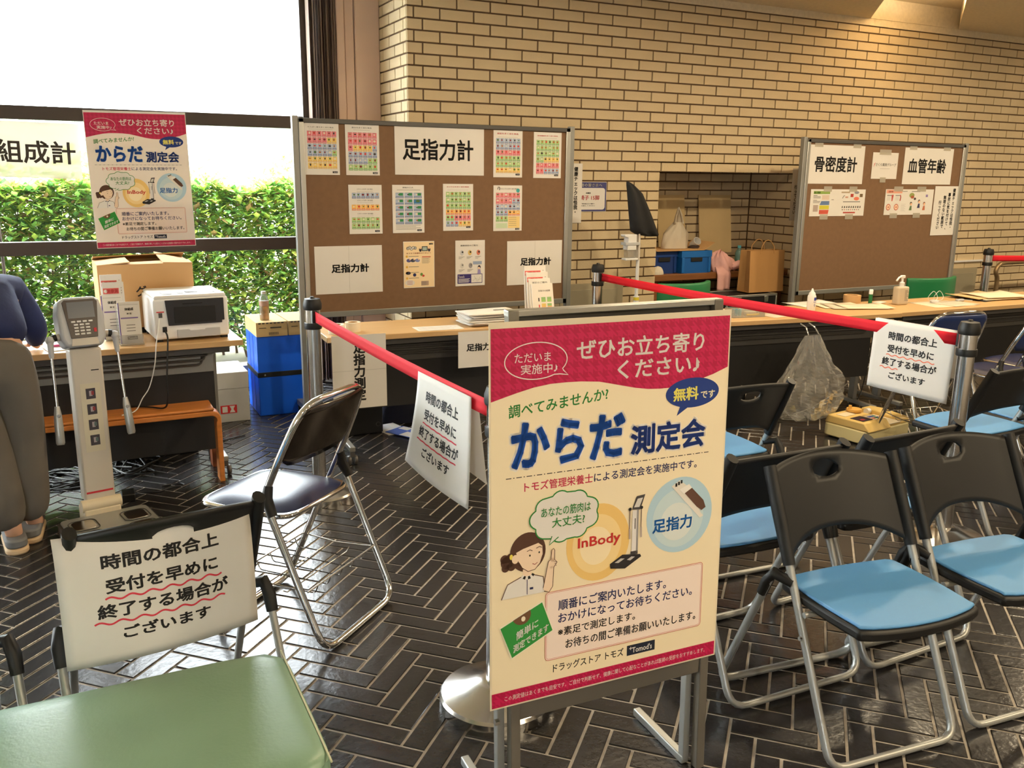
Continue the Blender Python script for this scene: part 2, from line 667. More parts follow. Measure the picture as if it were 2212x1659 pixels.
for i, (c, r) in enumerate(slots):
    tz, tx, ty = rng.normal(0, 0.0004), rng.normal(0, 0.003), rng.normal(0, 0.002)
    if i in single:
        o = bpy.data.objects.new('tile', tmesh)
        o.location = (c.x, c.y, min(tz, 0.0008))
        o.rotation_euler = (tx, ty, r)
        link(o, floor)
    else:
        rest.add(tv, tf, Matrix.Translation((c.x, c.y, min(tz, 0.0008))) @ Matrix.Rotation(r, 4, 'Z') @ Matrix.Rotation(tx, 4, 'X') @ Matrix.Rotation(ty, 4, 'Y'))
o = rest.build('tiles', None, floor, fix=False)
o['kind'] = 'stuff'

# brick wall with its niche
NX0, NX1, NZ, NY = 4.015, 5.40, 1.580, 6.14
mb = MB().use(M_MORTAR)
mb.box((XW + 0.006, WY, 0), (NX0 - 0.006, NY + 0.1, CZ))
mb.box((NX1 + 0.006, WY, 0), (10.0, NY + 0.1, CZ))
mb.box((NX0 - 0.006, WY, NZ + 0.004), (NX1 + 0.006, NY + 0.1, CZ))
mb.box((NX0 - 0.006, NY + 0.008, 0), (NX1 + 0.006, NY + 0.1, NZ + 0.01))
wall_back = struct('wall_back', mb)
RH, BW = 0.0708, 0.2369
def brick_geo(l, h, d=0.002):
    a, b = l / 2, h / 2
    vs = [(-a, 0.012, -b), (a, 0.012, -b), (a, 0.012, b), (-a, 0.012, b), (-a, d, -b), (a, d, -b), (a, d, b), (-a, d, b),
          (-a + d, 0, -b + d), (a - d, 0, -b + d), (a - d, 0, b - d), (-a + d, 0, b - d)]
    fs = [(i, (i + 1) % 4, 4 + (i + 1) % 4, 4 + i) for i in range(4)] + [(4 + i, 4 + (i + 1) % 4, 8 + (i + 1) % 4, 8 + i) for i in range(4)]
    return vs, fs + [(8, 9, 10, 11)]
bmeshes = {}
def brick_mesh(l, h):
    k = (round(l, 3), round(h, 3))
    if k not in bmeshes:
        vs, fs = brick_geo(l, h)
        me = bpy.data.meshes.new('brick')
        me.from_pydata(vs, [], fs)
        me.materials.append(M_BRICK)
        bmeshes[k] = me
    return bmeshes[k]
bricks = []                                   # (x0, x1, z0, z1) on the front face
for k in range(-8, 31):
    zt, zb = 2.1474 - RH * k - 0.005, 2.1474 - RH * (k + 1) + 0.005
    if k == -8:
        zt -= 0.016
    if zt < 0.03:
        continue
    zb = max(zb, 0.0)
    off = 0.0 if k % 2 == 0 else 0.5
    cuts = [XW - 0.005] + ([2.0715] if k % 2 else []) + [2.1307 + (u + off) * BW for u in range(0, 34)]
    for a, b in zip(cuts, cuts[1:]):
        x0, x1 = a + 0.005, b - 0.005
        if zt < NZ - 0.01 and x1 > NX0 and x0 < NX1:
            segs = [(x0, min(x1, NX0)), (max(x0, NX1), x1)]
        else:
            segs = [(x0, x1)]
        for p, q in segs:
            if q - p > 0.02 and p < 9.9:
                bricks.append((p, min(q, 9.9), zb, zt))
def behind(px, py):
    return (650 < px < 1232 and 262 < py < 690) or (1735 < px < 2075 and 310 < py < 640) or py > 690
sb = []
for i, (a, b, c, d) in enumerate(bricks):
    q = to_px(((a + b) / 2, 5.57, (c + d) / 2))
    ok = q and 0 < q[0] < 2212 and 0 < q[1] < 1659 and not behind(q[0], q[1])
    sb.append(((b - a) / q[2] ** 3 if ok else 0, i))
sb.sort(reverse=True)
single = {i for _, i in sb[:300]}
restb = MB().use(M_BRICK)
for i, (a, b, c, d) in enumerate(bricks):
    j = rng.normal(0, 0.0007)
    if i in single:
        o = bpy.data.objects.new('brick', brick_mesh(b - a, d - c))
        o.location = ((a + b) / 2, 5.568 + j, (c + d) / 2)
        link(o, wall_back)
    else:
        vs, fs = brick_geo(b - a, d - c)
        restb.add(vs, fs, Matrix.Translation(((a + b) / 2, 5.568 + j, (c + d) / 2)))
# returns: the pier side facing the window, and the inside of the niche
for k in range(-8, 31):
    zt, zb = 2.1474 - RH * k - 0.005, max(2.1474 - RH * (k + 1) + 0.005, 0)
    if k == -8:
        zt -= 0.016
    if zt < 0.03:
        continue
    c1 = [5.57, 5.631, 5.799, 6.036, 6.24] if k % 2 == 0 else [5.57, 5.687, 5.906, 6.14, 6.24]
    for a, b in zip(c1, c1[1:]):
        vs, fs = brick_geo(b - a - 0.01, zt - zb)
        restb.add(vs, fs, Matrix.Translation((XW - 0.004, (a + b) / 2, (zt + zb) / 2)) @ Matrix.Rotation(-PI / 2, 4, 'Z'))
    if zt < NZ:
        off = 0.0 if k % 2 == 0 else 0.5
        cuts = [NX0] + [NX0 + 0.12 + (u + off) * BW for u in range(7)]
        for a, b in zip(cuts, cuts[1:]):
            b = min(b, NX1)
            if b - a > 0.03:
                vs, fs = brick_geo(b - a - 0.01, zt - zb)
                restb.add(vs, fs, Matrix.Translation(((a + b) / 2, NY, (zt + zb) / 2)))
        for side, X, rot in ((0, NX1 + 0.002, -PI / 2), (1, NX0 - 0.002, PI / 2)):
            c2 = [WY, WY + 0.117, WY + 0.354, NY] if k % 2 else [WY, WY + 0.235, WY + 0.47, NY]
            for a, b in zip(c2, c2[1:]):
                vs, fs = brick_geo(b - a - 0.01, zt - zb)
                restb.add(vs, fs, Matrix.Translation((X, (a + b) / 2, (zt + zb) / 2)) @ Matrix.Rotation(rot, 4, 'Z'))
o = restb.build('bricks', None, wall_back, fix=False)
o['kind'] = 'stuff'
struct('trim_1', MB().box((XW, WY - 0.012, 2.702), (10, WY + 0.02, CZ)), M_PLASTER)

# ceiling, slanted recess added to stand for a bright lit patch, recessed downlights
mb = MB().use(M_PLASTER)
patch_recess = [(6.03, 5.56), (7.10, 5.56), (5.95, 4.62), (5.20, 4.62)]
X0, X1, Y0, Y1 = -6.0, 10.2, -5.0, 6.4
mb.add([(X0, Y0, CZ), (X1, Y0, CZ), (X1, 4.62, CZ), (X0, 4.62, CZ)], [(3, 2, 1, 0)])
mb.add([(X0, 4.62, CZ), (5.20, 4.62, CZ), (6.03, 5.56, CZ), (X0, 5.56, CZ)], [(3, 2, 1, 0)])
mb.add([(5.95, 4.62, CZ), (X1, 4.62, CZ), (X1, 5.56, CZ), (7.10, 5.56, CZ)], [(3, 2, 1, 0)])
mb.add([(X0, 5.56, CZ), (X1, 5.56, CZ), (X1, Y1, CZ), (X0, Y1, CZ)], [(3, 2, 1, 0)])
top = CZ + 0.16
for i in range(4):
    a, b = patch_recess[i], patch_recess[(i + 1) % 4]
    mb.add([(*a, CZ), (*b, CZ), (*b, top), (*a, top)], [(0, 1, 2, 3)])
mb.add([(*p, top) for p in patch_recess], [(3, 2, 1, 0)])
mb.add([(X0, Y0, CZ + 0.3), (X1, Y0, CZ + 0.3), (X1, Y1, CZ + 0.3), (X0, Y1, CZ + 0.3)], [(0, 1, 2, 3)])
ceiling = struct('ceiling', mb, fix=False)
for i, (x, y) in enumerate(DOWNLIGHTS):
    r = MB().use(M_WHITEP).lathe([(0.085, 0.0), (0.11, -0.006), (0.11, 0.0)], 24, (x, y, CZ - 0.0005)).build('downlight_rim', None, ceiling, smooth=40)

# remaining walls of the hall (outside the frame)
struct('wall_right', MB().box((10.0, -5.0, 0), (10.2, 6.4, CZ)), M_WALLP)
struct('wall_front', MB().box((-6.0, -5.2, 0), (-4.6, -5.0, CZ)).box((-3.5, -5.2, 0), (10.2, -5.0, CZ)).box((-4.6, -5.2, 2.12), (-3.5, -5.0, CZ)), M_WALLP)
fill_win = thing('window_fill_added', None, None, (0, 0, 0))  # unseen glazed door, added behind the camera to let in fill daylight
fill_win['kind'] = 'structure'
for a, b in (((-4.6, -5.14, 0), (-4.54, -5.06, 2.12)), ((-3.56, -5.14, 0), (-3.5, -5.06, 2.12)), ((-4.54, -5.14, 2.06), (-3.56, -5.06, 2.12))):
    MB().box(a, b).build('frame_member', M_BROWN, fill_win)
for a, b in ((-4.54, -3.56),):
    MB().add([(a, -5.1, 0.0), (b, -5.1, 0.0), (b, -5.1, 2.06), (a, -5.1, 2.06)], [(0, 1, 2, 3)]).build('pane', M_GLASS, fill_win, fix=False)
struct('wall_left', MB().box((-6.2, -5.2, 0), (-6.0, 6.4, CZ)), M_WALLP)
struct('wall_window', MB().box((1.58, 6.26, 0), (XW + 0.02, 6.40, CZ)), M_WALLP)

# window: brown frame members, panes of glass, sill
win = thing('window_1', None, None, (0, 0, 0))
win['kind'] = 'structure'
for nm, a, b in [('frame_transom', (-6, 6.20, 1.765), (1.50, 6.27, 1.845)), ('frame_transom', (-6, 6.20, 0.955), (1.50, 6.27, 1.038)),
                 ('frame_mullion', (1.50, 6.19, 0.10), (1.56, 6.28, CZ)), ('frame_head', (-6, 6.20, CZ - 0.05), (1.50, 6.27, CZ)),
                 ('frame_mullion', (-2.1, 6.20, 0.10), (-2.04, 6.27, CZ)), ('frame_sill', (-6, 6.17, 0.10), (1.50, 6.29, 0.165))]:
    MB().box(a, b).build(nm, M_BROWN if 'sill' not in nm else M_GREYM, win, bevel=0.004)
for xa, xb in ((-6, -2.1), (-2.04, 1.50)):
    for za, zb in ((0.165, 0.955), (1.038, 1.765), (1.845, CZ - 0.05)):
        MB().add([(xa, 6.235, za), (xb, 6.235, za), (xb, 6.235, zb), (xa, 6.235, zb)], [(0, 1, 2, 3)]).build('pane', M_GLASS, win, fix=False)
struct('wall_kerb', MB().box((-6, 6.19, -0.1), (1.58, 6.30, 0.10)), mat('dark_blue_kerb', (44, 48, 70), 0.6))

# vertical blind and folding partition stacked between window and pier
bl = thing('vertical_blind', 'stack of narrow brown vertical blind slats beside the bright window', 'blind', (1.62, 6.12, 0))
M_SLAT = mat('blind_slat', (150, 128, 116), 0.8, transl=0.15)
for i in range(15):
    x = -0.085 + i * 0.0125
    y = 0.022 * math.sin(i * 1.9)
    MB().box((x - 0.001, y - 0.045, 0.03), (x + 0.001, y + 0.045, 2.70)).build('slat', M_SLAT, bl)
MB().box((-0.10, -0.03, 2.70), (0.13, 0.03, 2.745)).build('headrail', M_GREYM, bl, bevel=0.004)
pt = thing('folding_partition', 'pinkish beige folding partition panels beside the brick pier', 'partition', (1.72, 6.10, 0))
M_PART = mat('partition_vinyl', (206, 178, 160), 0.7, var=0.03, vscale=6)
for a, b, y in ((0.0, 0.055, -0.01), (0.06, 0.125, 0.012), (0.13, 0.302, 0.0)):
    MB().box((a, y, 0.02), (b, y + 0.03, 2.745)).build('panel', M_PART, pt, bevel=0.006)

# access doors low in the brick wall, white wall rail, oak board of the niche
def access_door(x0, x1, zt):
    d = thing('door', None, None)
    d['kind'] = 'structure'
    MB().box((x0, 5.558, 0), (x1, 5.578, zt)).build('door_frame', mat('access_door_frame', (158, 148, 124), 0.7), d, bevel=0.003)
    MB().box((x0 + 0.05, 5.552, 0), (x1 - 0.05, 5.570, zt - 0.045)).build('door_panel', mat('access_door_paint', (150, 142, 120), 0.6), d, bevel=0.002)
    return d
access_door(3.12, 3.72, 0.70).name = 'door_1'
access_door(7.02, 7.76, 0.665).name = 'door_2'
struct('trim_2', MB().box((6.95, 5.545, 0.727), (7.82, 5.572, 0.742)), M_WHITEP)
sh = MB().box((NX0 + 0.002, 5.60, 0.682), (NX1 - 0.002, 6.135, 0.732)).build('niche_shelf', M_SHELFW, bevel=0.003)
tag(sh, 'dark oak shelf board built into the brick niche', 'shelf')
MB().bar((NX0 + 0.05, 5.66, 0), (NX0 + 0.05, 5.66, 0.682), 0.05, 0.05).build('leg', M_SHELFW, sh)
MB().bar((NX1 - 0.05, 5.66, 0), (NX1 - 0.05, 5.66, 0.682), 0.05, 0.05).build('leg', M_SHELFW, sh)

# ------------------------------------------------------------------ outdoors
struct('ground', MB().box((-16, 6.30, -0.25), (14, 30, -0.05)), mat('outdoor_ground', (150, 140, 120), 0.95, var=0.2, vscale=2))
wall_o = struct('wall_garden', MB().box((-9, 10.4, -0.05), (0.75, 10.6, 1.95)), mat('garden_wall_white', (226, 222, 214), 0.9))
def leaf_cloud(mb, n, fn, size, mats, wts):
    """n folded leaves scattered by fn() -> (pos, up bias)"""
    for _ in range(n):
        p = fn()
        a = rng.uniform(0, 2 * PI)
        e = rng.uniform(-0.5, 0.9)
        d = Vector((math.cos(a) * math.cos(e), math.sin(a) * math.cos(e), math.sin(e)))
        sd = d.cross(Vector((0, 0, 1)))
        sd = sd.normalized() if sd.length > 1e-4 else Vector((1, 0, 0))
        nn = sd.cross(d)
        L = size * rng.uniform(0.6, 1.35)
        w = L * 0.26
        P = Vector(p)
        mb.cur = int(rng.choice(len(mats), p=wts))
        vs = [P, P + d * L * 0.5 + sd * w + nn * w * 0.3, P + d * L, P + d * L * 0.5 - sd * w + nn * w * 0.3]
        mb.add(vs, [(0, 1, 2), (0, 2, 3)])
rng = np.random.default_rng(11)
hd = thing('hedge', 'leafy green hedge with bare stems growing outdoors along the window', 'hedge', (0, 7.72, -0.05))
mb = MB()
mb.mats = list(M_LEAFS)
HX0, HX1, HD = -2.2, 3.4, 0.7
def htop(x):
    return 1.30 + 0.07 * math.sin(x * 3.1 + 1) + 0.05 * math.sin(x * 8.3) + (0.06 if x > 1.0 else 0)
def fn():
    x = rng.uniform(HX0, HX1)
    z = min(1.35 * rng.random() ** 0.8, htop(x))
    yy = rng.uniform(-1, 1) * HD / 2
    if rng.random() < 0.6:
        yy = -HD / 2 * rng.uniform(0.75, 1.1)
    return (x, yy, 0.10 + z)
leaf_cloud(mb, 60000, fn, 0.078, M_LEAFS, [0.34, 0.38, 0.18, 0.10])
def fn2():
    x = rng.uniform(HX0, HX1)
    return (x, rng.uniform(-1, 1) * HD / 2, htop(x) * rng.uniform(0.92, 1.2))
leaf_cloud(mb, 5500, fn2, 0.066, M_LEAFS, [0.6, 0.4, 0.0, 0.0])
f = mb.build('foliage', None, hd, fix=False)
f['kind'] = 'stuff'
mb = MB()
for i in range(90):
    a = Vector((rng.uniform(HX0, HX1), rng.uniform(-0.5, 0.2) * HD, 0))
    b = a + Vector((rng.uniform(-0.25, 0.25), rng.uniform(-0.15, 0.1), rng.uniform(0.8, 1.45)))
    mb.tube([a, (a + b) / 2 + Vector((rng.uniform(-0.06, 0.06), 0, 0)), b], [0.012, 0.009, 0.004], 5)
f = mb.build('stems', M_TWIG, hd, smooth=60)
f['kind'] = 'stuff'
rng = np.random.default_rng(21)
tr = thing('garden_tree', 'small leafy tree outdoors at the upper left window', 'tree', (-1.75, 8.9, -0.05))
mb = MB()
mb.mats = list(M_LEAFS)
def fn():
    c = [(0.0, 0, 2.75, 0.50), (0.55, 0, 2.45, 0.34), (-0.6, 0.1, 2.6, 0.6), (0.72, 0, 2.92, 0.22), (0.1, 0, 3.3, 0.5), (-0.3, 0.2, 3.8, 0.6)][int(rng.integers(0, 6))]
    v = rng.normal(0, 0.5, 3)
    return (c[0] + v[0] * c[3], c[1] + v[1] * c[3], c[2] + v[2] * c[3] * 0.8)
leaf_cloud(mb, 2600, fn, 0.10, M_LEAFS, [0.45, 0.4, 0.15, 0.0])
f = mb.build('foliage', None, tr, fix=False)
f['kind'] = 'stuff'
MB().tube([(-0.3, 0.1, 0), (-0.25, 0.1, 1.6), (-0.1, 0.1, 2.8), (-0.2, 0.2, 3.7)], [0.06, 0.05, 0.035, 0.015], 8).build('trunk', M_TWIG, tr, smooth=60)
for a, b in (((-0.25, 0.1, 1.7), (0.6, 0, 2.5)), ((-0.15, 0.1, 2.4), (0.7, 0, 2.95)), ((-0.22, 0.1, 2.0), (-0.8, 0.1, 2.7))):
    MB().tube([a, ((a[0] + b[0]) / 2, 0.05, (a[2] + b[2]) / 2 + 0.1), b], [0.025, 0.018, 0.008], 6).build('branch', M_TWIG, tr, smooth=60)
pst = thing('garden_fence', 'thin dark posts in front of the white garden wall', 'fence', (0, 7.0, 0))
for x in (-0.66, -0.42):
    MB().tube([(x, 0, -0.05), (x, 0, 1.90)], 0.011, 8).build('post', M_BROWN, pst, smooth=60)
MB().tube([(-0.9, 0, 0.12), (-0.3, 0, 0.12)], 0.011, 8).build('rail', M_BROWN, pst, smooth=60)
bld = thing('distant_building', 'distant pale building with blue eaves beyond the hedge', 'building', (3.6, 24, -0.05))
mb = MB().box((-2.2, 0, 0), (2.2, 3, 3.6)).build('wall', mat('pale_render', (236, 236, 236), 0.9), bld)
MB().box((-2.4, -0.25, 3.58), (2.4, 3.2, 3.72)).build('eaves', mat('blue_eaves', (120, 140, 200), 0.6), bld)
for x in (-1.6, -0.6, 0.6, 1.6):
    w_ = MB().box((x - 0.25, -0.04, 2.4), (x + 0.25, 0.01, 3.1)).build('window', M_GREYM, bld)

# ------------------------------------------------------------------ folding chairs
def plastic_chair(label, group):
    """black plastic back, blue vinyl seat, flat grey tubes; the sitter faces -Y"""
    t = thing('folding_chair', label, 'chair', (0, 0, 0), 0, group)
    X = 0.205
    foot, topp = Vector((0, -0.215, 0.012)), Vector((0, 0.122, 0.712))
    def on(s):
        return foot + (topp - foot) * s
    # front frame: two back tubes that run down to the front feet, joined by a floor bar
    pts = fillet([(-X, *on(0.70).yz), (-X, *on(0.0).yz), (X, *on(0.0).yz), (X, *on(0.70).yz)], 0.05, 5)
    MB().tube(pts, 0.0125, 8, flat=(1.0, 0.8)).build('front_frame', M_SILVER, t, smooth=60)
    XR = 0.242
    pts = fillet([(-XR, 0.035, 0.43), (-XR, 0.235, 0.012), (XR, 0.235, 0.012), (XR, 0.035, 0.43)], 0.06, 5)
    MB().tube(pts, 0.0125, 8, flat=(1.0, 0.8)).build('rear_frame', M_SILVER, t, smooth=60)
    for s in (-1, 1):
        MB().tube([(s * X, *on(0.66).yz), (s * X, *on(0.84).yz), (s * X, *on(1.0).yz)], [0.017, 0.019, 0.018], 10, flat=(1.15, 0.85)).build('sleeve', M_BLACK, t, smooth=50)
        MB().tube([(s * X, on(0.60).y, 0.432), (s * (X + 0.03), 0.028, 0.448), (s * XR, 0.045, 0.418), (s * XR, 0.062, 0.378)], [0.014, 0.017, 0.017, 0.015], 8).build('hinge', M_BLACK, t, smooth=50)
        MB().lathe([(0.0, -0.003), (0.006, -0.003), (0.006, 0.003), (0.0, 0.003)], 10, M=Matrix.Translation((s * (X + 0.012), *on(0.42).yz)) @ Matrix.Rotation(PI / 2, 4, 'Y')).build('rivet', M_STEEL, t)
    # moulded backrest, bowed backwards, with a grip hole
    nu, nv = 28, 14
    def bp(u, v):
        x = (u - 0.5) * 2
        lo = 0.668 + 0.075 * (1 - abs(x) ** 2.6)
        hi = 0.985 + 0.030 * (1 - x * x)
        s = lo + (hi - lo) * v
        p = on(s)
        return (x * X, p.y + 0.042 * (1 - x * x), p.z)
    b = MB()
    n0 = (nu + 1) * (nv + 1)
    vs = [bp(i / nu, j / nv) for j in range(nv + 1) for i in range(nu + 1)]
    hole = set()
    cx_, cy_, rx_, ry_ = 0.5, 0.76, 0.115, 0.115
    # pull grid vertices near the hole rim onto it
    uvs = [[i / nu, j / nv] for j in range(nv + 1) for i in range(nu + 1)]
    inside = [((u - cx_) / rx_) ** 2 + ((v - cy_) / ry_) ** 2 for u, v in uvs]
    fs = []
    for j in range(nv):
        for i in range(nu):
            q = (j * (nu + 1) + i, j * (nu + 1) + i + 1, (j + 1) * (nu + 1) + i + 1, (j + 1) * (nu + 1) + i)
            cu, cv = (i + 0.5) / nu, (j + 0.5) / nv
            if ((cu - cx_) / rx_) ** 2 + ((cv - cy_) / ry_) ** 2 < 1.0:
                hole.update(q)
                continue
            fs.append(q)
    used = {k for q in fs for k in q}
    for k in hole & used:
        u, v = uvs[k]
        d = math.sqrt(max(inside[k], 1e-6))
        u, v = cx_ + (u - cx_) / d, cy_ + (v - cy_) / d
        vs[k] = bp(u, v)
    order = sorted(used)
    idx = {k: n for n, k in enumerate(order)}
    b.add([vs[k] for k in order], [tuple(idx[k] for k in q) for q in fs])
    b.build('backrest', M_BLACK, t, smooth=60, solid=0.010, fix=False)
    # seat: black moulded rim and a blue pad
    out = [(-0.190, 0.05), (0.190, 0.05)]
    rim = []
    for i in range(9):
        a = i / 8
        rim.append((0.190 + 0.008 * math.sin(a * PI), 0.05 - a * 0.28))
    front = [(0.192 - 0.384 * (i / 12), -0.245 - 0.035 * math.sin(i / 12 * PI) ** 0.7) for i in range(13)]
    left = [(-0.190 - 0.008 * math.sin(i / 8 * PI), -0.23 + i / 8 * 0.28) for i in range(9)]
    back = [(-0.17 + 0.34 * i / 6, 0.062 + 0.010 * math.sin(i / 6 * PI)) for i in range(7)]
    outline = rim + front + left + back
    MB().prism(outline, 0.382, 0.410, 'z').build('seat_shell', M_BLACK, t, bevel=0.008, seg=2)
    pad = [(x * 0.955, -0.095 + (y + 0.095) * 0.945) for x, y in outline]
    MB().prism(pad, 0.4085, 0.4185, 'z').build('seat_pad', M_BLUE, t, bevel=0.006, seg=3)
    MB().tube([(-X - 0.012, on(0.40).y, 0.375), (X + 0.012, on(0.40).y, 0.375)], 0.008, 8).build('cross_rod', M_SILVER, t, smooth=60)
    return t

GP = 'blue seated folding chairs'
pc = plastic_chair('blue seated folding chair facing the camera, directly right of the poster stand', GP)
pc.location = (1.82, 1.555, 0)
pc.rotation_euler = (0, 0, math.radians(-6))
for (x, y, rz, lab) in [
        (2.30, 1.525, -5, 'blue seated folding chair facing the camera at the right edge of the picture'),
        (1.79, 1.905, 178, 'blue seated folding chair back to back with the front one, half hidden by the poster'),
        (2.29, 1.900, 181, 'blue seated folding chair at the foot of the front right steel post'),
        (2.23, 2.585, 176, 'blue seated folding chair half hidden by the poster, before the hanging plastic bag'),
        (3.53, 2.37, 181, 'blue seated folding chair behind the front right steel post, nearer the post'),
        (3.96, 2.33, 178, 'blue seated folding chair behind the front right steel post, cut by the picture edge')]:
    dup(pc, (x, y, 0), math.radians(rz), lab)
dup(pc, (0.128, 2.125, 0), math.radians(188), 'blue seated folding chair with a big paper notice taped over its back', 'blue seated folding chairs by the green bench')
dup(pc, (-0.44, 2.06, 0), math.radians(190), 'blue seated folding chair cut by the left picture edge, behind the green bench', 'blue seated folding chairs by the green bench')

def chrome_chair(label, back_mat, group=None, pad=M_NAVY):
    """chrome tube folding chair with vinyl seat and wire basket; the sitter faces -Y"""
    t = thing('chrome_folding_chair', label, 'chair', (0, 0, 0), 0, group)
    X = 0.195
    foot, topp = Vector((0, -0.20, 0.012)), Vector((0, 0.165, 0.79))
    def on(s):
        return foot + (topp - foot) * s
    lo = fillet([(X, *on(0.55).yz), (X, *on(0).yz), (-X, *on(0).yz), (-X, *on(0.55).yz)], 0.06, 5)
    hi = fillet([(-X, *on(0.55).yz), (-X, *on(0.80).yz), (-X * 0.86, *on(1.0).yz), (X * 0.86, *on(1.0).yz), (X, *on(0.80).yz), (X, *on(0.55).yz)], 0.10, 5)
    MB().tube(lo[:-1] + hi, 0.0115, 10, caps=True).build('front_frame', M_CHROME, t, smooth=60)
    XR = 0.175
    pts = fillet([(-XR, -0.02, 0.52), (-XR, 0.235, 0.012), (XR, 0.235, 0.012), (XR, -0.02, 0.52)], 0.07, 5)
    pts = fillet([(-X - 0.018, 0.03, 0.50), (-X - 0.018, 0.235, 0.012), (X + 0.018, 0.235, 0.012), (X + 0.018, 0.03, 0.50)], 0.07, 5)
    MB().tube(pts, 0.0115, 10).build('rear_frame', M_CHROME, t, smooth=60)
    for s in (-1, 1):
        MB().tube([(s * X, *on(0.66).yz), (s * (X + 0.012), 0.040, 0.485), (s * (X + 0.018), 0.066, 0.435)], [0.014, 0.019, 0.015], 8).build('hinge', M_BLACK, t, smooth=60)
    def bp(u, v):
        x = (u - 0.5) * 2
        e = max(0.0, abs(x) - 0.72) / 0.28
        lo_, hi_ = 0.735 + 0.05 * e ** 2, 0.985 - 0.085 * e ** 2
        p = on(lo_ + (hi_ - lo_) * v)
        bul = 0.030 * (1 - x * x)
        return (x * X * 0.985, p.y + bul, p.z)
    MB().grid(bp, 20, 8).build('backrest_shell', back_mat, t, smooth=80, solid=0.008, fix=False)
    def bq(u, v):
        x, y, z = bp(u, v)
        k = 0.030 * (1 - (2 * v - 1) ** 4) * (1 - (2 * u - 1) ** 6)
        return (x * 0.96, y - 0.006 - k, z)
    MB().grid(bq, 20, 8).build('backrest_pad', pad, t, smooth=80, fix=False)
    ol = rrect(-0.185, -0.27, 0.185, 0.10, 0.06, 5)
    MB().prism(ol, 0.412, 0.428, 'z').build('seat_pan', M_CHROME, t, bevel=0.006)
    def sp(u, v):
        a = 2 * PI * u
        c, s = math.cos(a), math.sin(a)
        q = 5.0
        rr = (abs(c) ** q + abs(s) ** q) ** (-1 / q)
        return (0.178 * rr * c * v, -0.085 + 0.178 * rr * s * v, 0.4285 + 0.022 * (1 - v ** 5))
    MB().grid(sp, 40, 8, closed_u=True).build('seat_pad', pad, t, smooth=60)
    # wire basket under the seat
    w = MB()
    zb = 0.165
    ya, yb = on(zb / 0.79).y, 0.235 - (zb / 0.5) * 0.2
    for y in (ya, yb):
        w.tube([(-X, y, zb + 0.03), (X, y, zb + 0.03)], 0.0032, 6)
    for s in (-1, 1):
        w.tube([(s * X * 0.97, ya, zb + 0.03), (s * X * 0.97, (ya + yb) / 2, zb + 0.02), (s * X * 0.97, yb, zb + 0.03)], 0.0028, 6)
    for i in range(5):
        x = -0.14 + 0.07 * i
        w.tube(fillet([(x, ya, zb + 0.03), (x, ya + 0.012, zb), (x, yb - 0.012, zb), (x, yb, zb + 0.03), (x + 0.012, yb, zb + 0.03)], 0.01, 2), 0.0022, 5)
    for y in ((ya * 2 + yb) / 3, (ya + yb * 2) / 3):
        w.tube([(-X * 0.97, y, zb + 0.012), (-0.17, y, zb), (0.17, y, zb), (X * 0.97, y, zb + 0.012)], 0.0022, 5)
    w.build('wire_basket', M_STEEL, t, smooth=60)
    return t

M_BACKSHELL = mat('dark_mirror_shell', (70, 62, 56), 0.14, metal=0.85)
ch = chrome_chair('chrome folding chair with glossy navy seat standing alone by the left steel post', M_BACKSHELL)
ch.location = (0.60, 2.78, 0)
ch.rotation_euler = (0, 0, math.radians(221))
M_NAVYB = mat('navy_back_vinyl', (36, 54, 104), 0.3)
GN = 'navy chairs at the right tables'
c1 = chrome_chair('navy padded chrome chair at the right table, seen above the hanging belt notice', M_NAVYB, GN)
c1.location = (4.20, 3.20, 0)
c1.rotation_euler = (0, 0, math.radians(172))
dup(c1, (4.62, 3.02, 0), math.radians(186), 'navy padded chrome chair just right of the front right steel post')
dup(c1, (5.02, 3.12, 0), math.radians(180), 'navy padded chrome chair at the right table, furthest right, only a sliver visible')

# ------------------------------------------------------------------ belt posts and belts
def stanchion(x, y, label, belt_dir):
    t = thing('belt_post', label, 'stanchion', (x, y, 0), 0, 'steel belt posts')
    R = 0.165
    MB().lathe([(0.0, 0.0), (R, 0.0), (R, 0.028), (R - 0.006, 0.036), (R * 0.6, 0.050), (0.06, 0.068), (0.036, 0.074), (0.0, 0.074)], 48).build('base', M_STEEL, t, smooth=35)
    MB().lathe([(0.032, 0.07), (0.032, 0.80), (0.034, 0.80), (0.034, 0.885), (0.0, 0.885)], 32).build('pole', M_STEEL, t, smooth=40)
    MB().lathe([(0.0, 0.878), (0.039, 0.878), (0.041, 0.884), (0.041, 0.905), (0.034, 0.926), (0.012, 0.929), (0.008, 0.936), (0.0, 0.936)], 32).build('cap', M_BLACK, t, smooth=35)
    MB().lathe([(0.0, 0.792), (0.038, 0.792), (0.039, 0.796), (0.039, 0.816), (0.038, 0.820), (0.0, 0.820)], 32).build('collar', M_BLACK, t, smooth=35)
    a = belt_dir
    M_ = Matrix.Rotation(a, 4, 'Z')
    MB().box((0.026, -0.012, 0.822), (0.044, 0.012, 0.876), M_).build('belt_socket', M_BLACK, t, bevel=0.003)
    return t
SL, SF, SR, SM, SX = (0.940, 3.86), (0.975, 2.015), (3.135, 2.245), (2.991, 4.763), (6.771, 4.767)
stanchion(*SL, 'steel belt post beside the blue cabinet, its belt sloping right', math.radians(-90))
stanchion(*SF, 'steel belt post standing behind the big poster, wide polished base showing', math.radians(90))
stanchion(*SR, 'steel belt post nearest the right edge, among the blue chairs', math.radians(92))
stanchion(*SM, 'steel belt post in front of the brick wall beside the dispenser', math.radians(-88))
stanchion(*SX, 'small far steel belt post beside the right pinboard', math.radians(-4))
